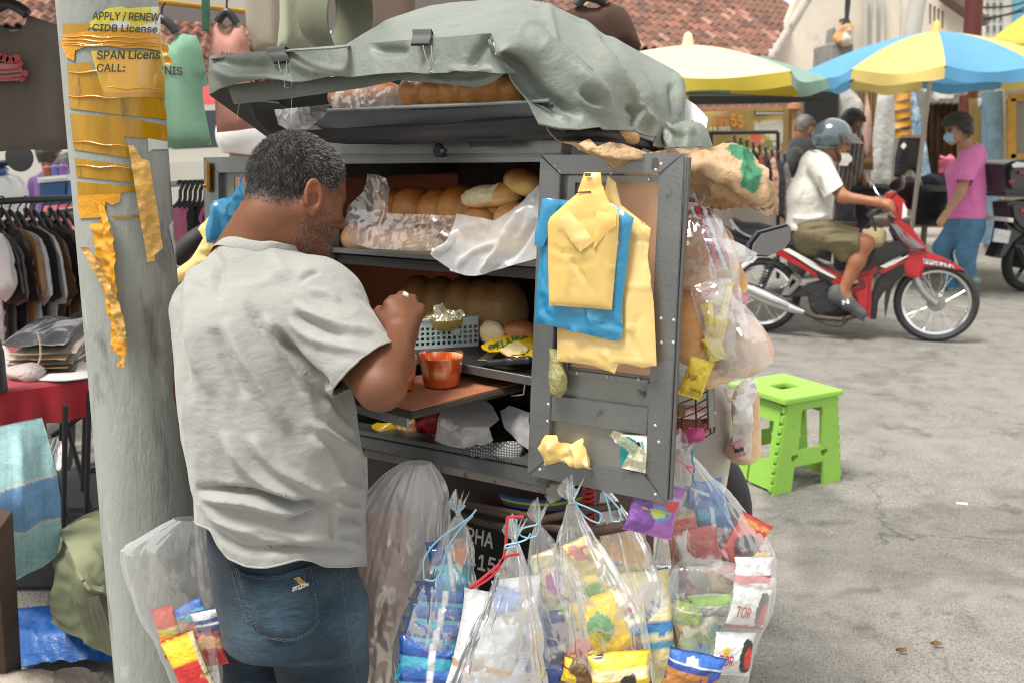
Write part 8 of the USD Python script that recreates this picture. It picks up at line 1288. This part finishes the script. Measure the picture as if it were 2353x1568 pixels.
def facemask(t,H_,c,drop=0.0,nm_='face_mask'):
    g=np.array([[H_(.118+.012*math.sin(w*math.pi)-.055*abs(v_)**1.7+(.012 if.2<w<.7 else 0)*(1-abs(v_)),v_*.062,-.012-w*.085-drop)for v_ in np.linspace(-1,1,15)]for w in np.linspace(0,1,9)]);k=put(t,nm_,solid(g,.002),M('mask_'+str(int(c[2]*1e4)),c,.8),60)
    for s in(-1,1):put(k,'ear_loop',tube([H_(.063,s*.062,-.02-drop),H_(.02,s*.083,-.0),H_(-.01,s*.09,-.01)],.0015,5,10),M('loop_white',(.75,.75,.75),.7),60)
facemask(rider,RHf,A(.74,.72,.64),.05)
# ---- woman in pink
WY=9.3
def W(x,y,dy=0.0):return P(*Z7((x,y))[0],WY+dy)
def woman_p(H_):return[('c',H_(-.03,0,-.05),W(1660,330),.05,.06),('c',W(1668,440),W(1650,560),.09,.13),('c',W(1650,560),W(1660,740),.14,.15),('c',W(1680,400,-.17),W(1620,590,-.2),.052,.042),('c',W(1620,590,-.2),W(1525,730,-.2),.04,.027),('c',W(1525,730,-.2),W(1500,760,-.2),.032,.03),('c',W(1505,765,-.21),W(1488,795,-.2),.013,.011),('c',W(1515,768,-.19),W(1500,800,-.19),.013,.011),('c',W(1495,755,-.22),W(1478,775,-.22),.012,.01),('c',W(1640,400,.15),W(1600,560,.2),.05,.04),('c',W(1600,560,.2),W(1590,700,.15),.038,.028),('c',W(1660,760),W(1640,960),.1,.07),('c',W(1560,1140,.1),W(1580,1190,.05),.04,.04),('c',W(1660,1090,-.05),W(1690,1120,-.1),.04,.04)]
wom,WH,wf,wl_,wu=person('person','woman in a pink t-shirt, jeans and face mask walking past the stall',W(1598,225),math.radians(-97),.16,woman_p,.012,.95,lambda l:((l[:,2]>.05-.5*np.clip(l[:,0]-.05,0,1)+.3*np.clip(l[:,0]-.07,0,1))|((l[:,0]<.0)&(l[:,2]>-.085))|((l[:,0]<.04)&(l[:,2]>.0))),C('c79a78',.62),A(.012,.011,.011),True,.045)
pink=M('pink_shirt',C('e67fc0',.78),.85,0,.25,bump=(250,.001),var=(8,.06),sheen=.2,bump2=(16,.012))
m=body([('c',W(1690,375),W(1655,545),.12,.16),('c',W(1655,545),W(1655,720),.16,.165),('e',W(1615,480),(.13,.14,.12),None),('c',W(1690,385,-.13),W(1645,500,-.21),.085,.078),('c',W(1665,385,.13),W(1630,500,.19),.08,.07)],.012,.04,smooth=4);v=np.array(m.vertices);q=proj(v);hemy=212.6+.3876*748
arm_=(np.linalg.norm(v-W(1640,515,-.21),axis=1)<.11)|(np.linalg.norm(v-W(1625,515,.19),axis=1)<.1);s_=np.where(arm_,W(1640,512)[2]-v[:,2],(q[:,1]-hemy)*.004);nb_=W(1660,330);s_=np.where(v[:,2]>W(1660,362)[2],np.maximum(s_,.058-np.linalg.norm((v-nb_)[:,:2],axis=1)),s_)
m=clip(m,s_);v=np.array(m.vertices);v=folds(v,vn(m),[(Z7((1560,600),(1650,640),(1740,620)),-.015,5),(Z7((1540,680),(1640,700),(1770,690)),.015,5),(Z7((1590,440),(1560,520),(1545,600)),-.012,5),(Z7((1700,520),(1690,600),(1720,700)),.012,6)]);put(wom,'t_shirt',shell(trimesh.Trimesh(v,m.faces,process=False),.004),pink,60)
jb=M('blue_jeans',C('6495ba',.56),.85,0,.25,var=(14,.22),bump=(200,.002),bump2=(20,.012))
m=body([('c',W(1655,730),W(1650,800),.155,.15),('c',W(1610,800,.06),W(1510,920,.08),.125,.085),('c',W(1510,920,.08),W(1570,1150,.1),.08,.062),('c',W(1680,800,-.05),W(1650,950,-.1),.125,.09),('c',W(1650,950,-.1),W(1668,1100,-.06),.085,.066)],.012,.04,smooth=4);v=np.array(m.vertices);m=clip(m,v[:,2]-W(1650,735)[2]);put(wom,'jeans',shell(m,.004),jb,60)
for a,b in((W(1610,1175,.05),W(1545,1200,.0)),(W(1690,1120,-.12),W(1715,1115,-.3))):put(wom,'shoe',body([('c',a,b,.042,.034),('c',a-A(0,0,.03),b-A(0,0,.02),.035,.03)],.01),M('shoe_teal',C('6f8f86',.55),.7),60)
facemask(wom,WH,C('a9c6dc',.68))
# ---- masked man in striped shirt and the older man behind the rider
def q10(x,y,Y=10.6):return P(*Z6((x,y))[0],Y)
def man2(H_):return[('c',H_(-.03,0,-.05),q10(1130,960),.055,.065),('c',q10(1130,1060),q10(1120,1250),.09,.12),('c',q10(1120,1250),q10(1115,1700),.14,.15),('c',q10(1090,985,10.45),q10(1030,1100,10.35),.05,.042),('c',q10(1030,1100,10.35),q10(1105,1100,10.2),.04,.03),('c',q10(1105,1098,10.2),q10(1135,1120,10.18),.034,.025),('c',q10(1185,990,10.7),q10(1200,1180,10.6),.05,.042),('c',q10(1200,1180,10.6),q10(1240,1290,10.4),.038,.03)]
m2,MH,_,_,_=person('person','man in a purple striped shirt and face mask standing at the far stall',q10(1152,868),math.radians(75),.3,man2,.014,1.0,lambda l:(l[:,2]>.045-.35*np.clip(-l[:,0],0,.2))|((l[:,0]<-.03)&(l[:,2]>-.04)),C('9a664b',.55),A(.015,.013,.012),True,.03)
m=body([('c',q10(1140,1000),q10(1120,1250),.14,.15),('c',q10(1120,1250),q10(1120,1500),.15,.16),('c',q10(1100,990,10.47),q10(1050,1070,10.38),.075,.07),('c',q10(1180,995,10.7),q10(1195,1090,10.65),.075,.07)],.014,.04);v=np.array(m.vertices);q=proj(v);put(m2,'shirt',m,M('stripe_shirt',(.3,.2,.25),.85,col=True,bump2=(16,.012),bump=(200,.001)),True,col=np.where((np.sin((q[:,0]+.12*q[:,1])*.62)>.15)[:,None],C('664553',.5),np.where((np.sin((q[:,0]+.12*q[:,1])*.31+1)>.3)[:,None],C('8fa3ad',.55),C('a89a84',.55))))
facemask(m2,MH,C('b8d0d6',.68));put(m2,'trousers',body([('c',q10(1115,1500),q10(1100,1620),.15,.13),('c',q10(1095,1600),q10(1090,1600)*A(1,1,0)+A(0,0,.1),.11,.08),('c',q10(1150,1600),q10(1155,1600)*A(1,1,0)+A(0,0,.1),.11,.08)],.02),M('dark_trousers',(.03,.03,.035),.85),60)
def man3(H_):return[('c',H_(-.03,0,-.05),q10(800,1010,10.2),.055,.065),('c',q10(800,1120,10.2),q10(790,1500,10.2),.1,.15),('c',q10(740,1080,10.0),q10(640,1230,9.9),.05,.04),('c',q10(640,1240,9.9),q10(745,1275,9.6),.038,.03),('c',q10(745,1275,9.6),q10(700,1300,9.55),.036,.03),('c',q10(700,1290,9.55),q10(688,1305,9.5),.015,.012)]
m3,_,_,_,_=person('person','grey-haired man half hidden behind the helmeted rider',q10(815,905,10.2),math.radians(60),.35,man3,.014,1.02,lambda l:(l[:,2]>.045-.35*np.clip(-l[:,0],0,.2))|((l[:,0]<-.03)&(l[:,2]>-.04)),C('b4815f',.6),A(.11,.1,.09),True,.012)
put(m3,'shirt',body([('c',q10(800,1030,10.2),q10(800,1060,10.2),.1,.15),('c',q10(805,1050,10.2),q10(790,1500,10.2),.155,.175),('c',q10(745,1085,10.02),q10(680,1180,9.92),.078,.07)],.016,.04),cloth('dark_shirt',A(.03,.03,.03)),60);put(m3,'trousers',body([('c',q10(790,1500,10.2),q10(790,1500,10.2)*A(1,1,0)+A(0,0,.1),.16,.1)],.025),M('dark_trousers'),60)
# people seen under the left stall
for(x,y,Y,nme,h_,ha)in((322*.3487,1010*.3487+8,9.5,'purple','6d4a8c',20),(160,392,8.5,'coral','d9606c',200)):
    hh=P(x,y,Y);t_,_,_,_,_=person('person',f'person in a {nme} top standing far behind the left clothes rail',hh,math.radians(ha),.1,lambda H_:[('c',H_(-.03,0,-.05),hh+A(0,0,-.2),.05,.06),('c',hh+A(0,0,-.25),hh+A(0,0,-.7),.12,.13),('c',hh+A(.17,0,-.25),hh+A(.24,-.05,-.55),.045,.035),('c',hh+A(-.17,0,-.25),hh+A(-.24,-.05,-.55),.045,.035)],.014,1.0,lambda l:(l[:,2]>.04)|((l[:,0]<.0)&(l[:,2]>-.06)),C('a8745a',.58),A(.02,.018,.016),True,.02)
    put(t_,'top',body([('c',hh+A(0,0,-.26),hh+A(0,0,-.72),.145,.155),('c',hh+A(.15,0,-.25),hh+A(.2,-.02,-.42),.07,.06),('c',hh+A(-.15,0,-.25),hh+A(-.2,-.02,-.42),.07,.06)],.015,.04),cloth('top_'+nme,C(h_,.55)),60);put(t_,'trousers',body([('c',hh+A(.08,0,-.7),A(hh[0]+.08,Y,.08),.11,.07),('c',hh+A(-.08,0,-.7),A(hh[0]-.08,Y,.08),.11,.07)],.02),M('dark_trousers'),60)
hh=P(570,335,4.6);t_,HH,hf_,hl_,hu_=person('person','person in a white open helmet seen between tarpaulin and cart door',hh,math.radians(50),.15,lambda H_:[('c',H_(-.03,0,-.05),hh+A(0,0,-.2),.05,.06),('c',hh+A(0,0,-.26),hh+A(0,0,-.75),.13,.14)],.013,1.0,None,C('c89a7c',.62))
R_=np.array([hf_,hl_,hu_]);c_=HH(-.012,0,.045);m=body([('e',c_,(.14,.123,.13),R_)],.011);v=np.array(m.vertices);l=(v-c_)@R_.T;put(t_,'helmet',shell(clip(m,np.maximum(-.09-l[:,2],np.where((l[:,0]>.05)&(l[:,2]<.02),.01,-1))),.012),M('helmet_white',(.75,.75,.74),.2,coat=.8),60);put(t_,'top',body([('c',hh+A(0,0,-.27),hh+A(0,0,-.8),.16,.17)],.016),cloth('coral_top',C('d98a86',.6)),60)
# ---- parked moped at the far left
mp=thing('moped','blue and white parked moped at the left edge behind the rail','moped');pl=SP(4.0)
put(mp,'leg_shield',puff(pl,[(-30,400),(10,395),(35,402),(58,425),(62,470),(50,540),(10,560),(-30,540)],.14,.02),M('moped_white',(.7,.71,.72),.3,coat=.5),60);put(mp,'headset',puff(pl,[(-30,372),(0,368),(24,376),(30,396),(12,414),(-30,412)],.16,.02,off=.05),M('moped_blue',C('1f5fae',.55),.3,coat=.6),60)
put(mp,'headlight',lathe([(0,.03),(.05,.02),(.06,0),(.06,-.03)],pl.at(8,440,.1),-pl.n*-1,24),M('lamp_lens'),50);put(mp,'handlebar',tube([pl.at(-20,380,.02),pl.at(25,372,.06),pl.at(52,366,.1)],.013,8,10),mblack,60);put(mp,'mirror',lathe([(0,-.01),(.05,-.006),(.055,.006),(0,.008)],pl.at(46,362,.1),pl.n,20),mblack,60);wheel(mp,pl.at(20,0)*A(1,1,0)+A(0,0,.27),.27,(1,.2,0),.045,16)
# ---- scooter cut off by the right edge
sc_=thing('scooter','black scooter with top box and plate at the right edge','scooter');sq0=G(2345,668);SPn=Plane(sq0,(.93,.36,0));sn_=SPn.n
def spart(name,pts,w,mat,off=None,ch=.006,par=None):return put(par or sc_,name,cutout(SPn,Z7(*pts),w,w/2 if off is None else off,ch=ch),mat)
wheel(sc_,SPn.at(*Z7((2010,1030))[0])*A(1,1,0)+A(0,0,.29),.29,sn_,.06,0,mblack,rubber,6)
tb=spart('top_box',[(1785,425),(1830,405),(1960,395),(2080,405),(2090,600),(1800,592),(1782,540)],.42,mblack,ch=.04);put(tb,'lid',cutout(SPn,Z7((1782,430),(1840,402),(1960,392),(2080,400),(2080,490),(1785,495)),.44,.22,ch=.05),mblack);put(tb,'badge',cutout(SPn,Z7((1800,425),(1830,408),(1890,415),(1885,438),(1810,442)),.004,.226),M('badge_silver',(.6,.6,.6),.3,.5))
put(tb,'reflector',cutout(SPn,Z7((1845,462),(2060,470),(2060,488),(1845,478)),.006,.228),M('tail_lens'));put(tb,'star',cutout(SPn,Z7((1925,505),(1960,492),(1995,505),(1960,520)),.005,.226),M('star_gold',C('e0b83a',.6),.4));put(tb,'reflector',cutout(SPn,Z7((1786,515),(1818,512),(1820,530),(1788,532)),.005,.226),M('tail_lens'))
spart('rack',[(1800,596),(2080,600),(2080,620),(1805,614)],.3,mblack);spart('tail_body',[(1850,650),(1900,640),(2080,650),(2080,900),(1900,800),(1860,740)],.24,mblack,ch=.03)
spart('tail_light',[(1895,668),(1940,680),(1972,705),(1950,722),(1900,712)],.26,M('brake_lens',C('e0221e',.7),.2,coat=.6),ch=.02);spart('indicator',[(1960,770),(1990,775),(1988,830),(1962,822)],.3,M('amber_lens',C('e08a2a',.65),.2),ch=.01);spart('indicator',[(1824,735),(1858,740),(1856,765),(1826,760)],.3,M('clear_lens',(.7,.68,.62),.2),ch=.01)
spart('mudguard',[(1850,760),(1880,790),(1960,830),(1900,880),(1850,960),(1826,980),(1790,970),(1830,880)],.16,mblack,ch=.02)
pp_=Plane(SPn.at(*Z7((1860,850))[0],.13),(.90,.43,0));npt=put(sc_,'number_plate',cutout(pp_,Z7((1822,806),(1918,822),(1900,896),(1808,884)),.005),M('plate_grey',(.42,.43,.44),.4));put(npt,'lettering',text_seen('PRE',*Z7((1838,844),(1905,852)),(2,-11),pp_,.002),M('plate_white'),False);put(npt,'lettering',text_seen('8526',*Z7((1818,880),(1894,890)),(2,-11),pp_,.002),M('plate_white'),False)
spart('engine',[(1900,900),(2080,900),(2080,1060),(1960,1040)],.2,M('engine_black'),ch=.02);spart('seat',[(1990,640),(2200,620),(2250,680),(2000,690)],.28,seatm,ch=.04);spart('exhaust',[(1960,1010),(2150,1030),(2150,1080),(1970,1062)],.1,M('engine_black'),.2)
wheel(sc_,SPn.at(*Z7((2010,1030))[0])*A(1,1,0)+A(1.15,.44,.29),.29,sn_,.05,0,mblack,rubber,6)
# ---- green folding stool
st=thing('folding_stool','bright green plastic folding stool standing on the road beside the cart','stool');grn=M('green_plastic',C('a6e05c',.66),.42,var=(3,.06),bump=(140,.0006),back=.08,stain=(C('84bc50',.55),26,.63,.72))
gF,gR,gB=G(1768,1137),G(1925,1101),G(1722,1072);lx=unit((gR-gF)*A(1,1,0));LX=np.linalg.norm(gR-gF);dy=unit(A(-lx[1],lx[0],0));dy=dy if dy@A(0,1,0)>0 else-dy;LD=.30;zt_=.405
o=gF+A(0,0,0);
def panel(o_,x_,L_,name):
    tp,bt,hh_=L_*.155,0,zt_-.015;pg=Polygon([(0,0),(L_*.27,0),(L_*.30,.105),(L_*.70,.105),(L_*.73,0),(L_,0),(L_*.86,hh_),(L_*.14,hh_)]);win=Polygon([(L_*.36,.185),(L_*.64,.185),(L_*.62,hh_-.05),(L_*.38,hh_-.05)]).buffer(.008)
    def heart(cx):return Polygon([(cx+.017*16*math.sin(t)**3/16,.145+.019*(13*math.cos(t)-5*math.cos(2*t)-2*math.cos(3*t)-math.cos(4*t))/16)for t in np.linspace(0,2*math.pi,26)[:-1]])
    pg=pg.difference(win).difference(heart(L_*.26+.01)).difference(heart(L_*.74-.01));lean=unit(A(0,0,1)+np.cross(x_,(0,0,1))*-.12*0);return put(st,name,prism(pg,.016,o_,x_,lean,ch=.003),grn)
panel(gF,lx,LX,'front_panel');panel(gF+dy*LD*.98,lx,LX,'back_panel')
for s,q in((0,gF),(1,gR)):
    for k in range(2):
        a=q+lx*(.012 if s==0 else-.028)+dy*(.016+k*(LD/2-.008));b=a+dy*(LD/2-.016);put(st,'side_leaf',prism([(0,.015),(LD/2-.02,.015),(LD/2-.02,.11),(.03,.15),(.03,.30),(LD/2-.02,.30),(LD/2-.02,zt_-.03),(0,zt_-.03)],.012,a,dy,A(0,0,1)+lx*(.115 if s==0 else-.115)*1.0),grn)
    for k in range(9):put(st,'hinge_knuckle',tube([q+lx*(.02 if s==0 else-.02)*0+lx*(.14*LX*(k/9)*(1 if s==0 else-1))+A(0,0,.02+k*.041)-dy*.004,q+lx*(.14*LX*(k/9)*(1 if s==0 else-1))+A(0,0,.045+k*.041)-dy*.004],.009,10),grn,60)
tp=Polygon([(LX*.10,-.015),(LX*.90,-.015),(LX*.90,LD+.015),(LX*.10,LD+.015)]).buffer(.012).difference(Polygon([(LX*.40,LD*.42),(LX*.60,LD*.42),(LX*.60,LD*.58),(LX*.40,LD*.58)]).buffer(.012))
top=put(st,'seat',prism(tp,.022,gF+A(0,0,zt_-.02),lx,dy if np.cross(lx,dy)[2]>0 else-dy,ch=.004),grn)
for i in range(6):
    for j in range(7):
        if not(.35<(i+.5)/6<.65 and.35<(j+.5)/7<.65):put(top,'grip_dot',lathe([(0,.003),(.006,.0025),(.008,0)],gF+lx*LX*(.16+.68*i/5)+dy*LD*(.06+.88*j/6)+A(0,0,zt_+.0015),n=10),grn,50)
# ---- litter
one('cigarette_end','white cigarette end lying on the road near the stool','litter',tube([G(2197,1155,.006),G(2222,1157,.006)],.005,8),M('white_card',(.75,.75,.73),.6),60)
for k,(x,y,s)in enumerate([(2070,1490,.03),(2150,1475,.022)]):one('dead_leaf',('brown dead leaf on the road at the lower right','smaller tan leaf on the road right of the other leaf')[k],'leaf',solid(loft([PP([(x-14,y-5,0.0)])[0:0]if False else np.array([G(x-14,y,.012),G(x,y-5,.02),G(x+14,y+1,.01)]),np.array([G(x-12,y+2,.006),G(x,y+7,.006),G(x+15,y+4,.012)])],10,6),.001),M('dead_leaf',C('8a6a48',.55),.8,var=(60,.3)),60)
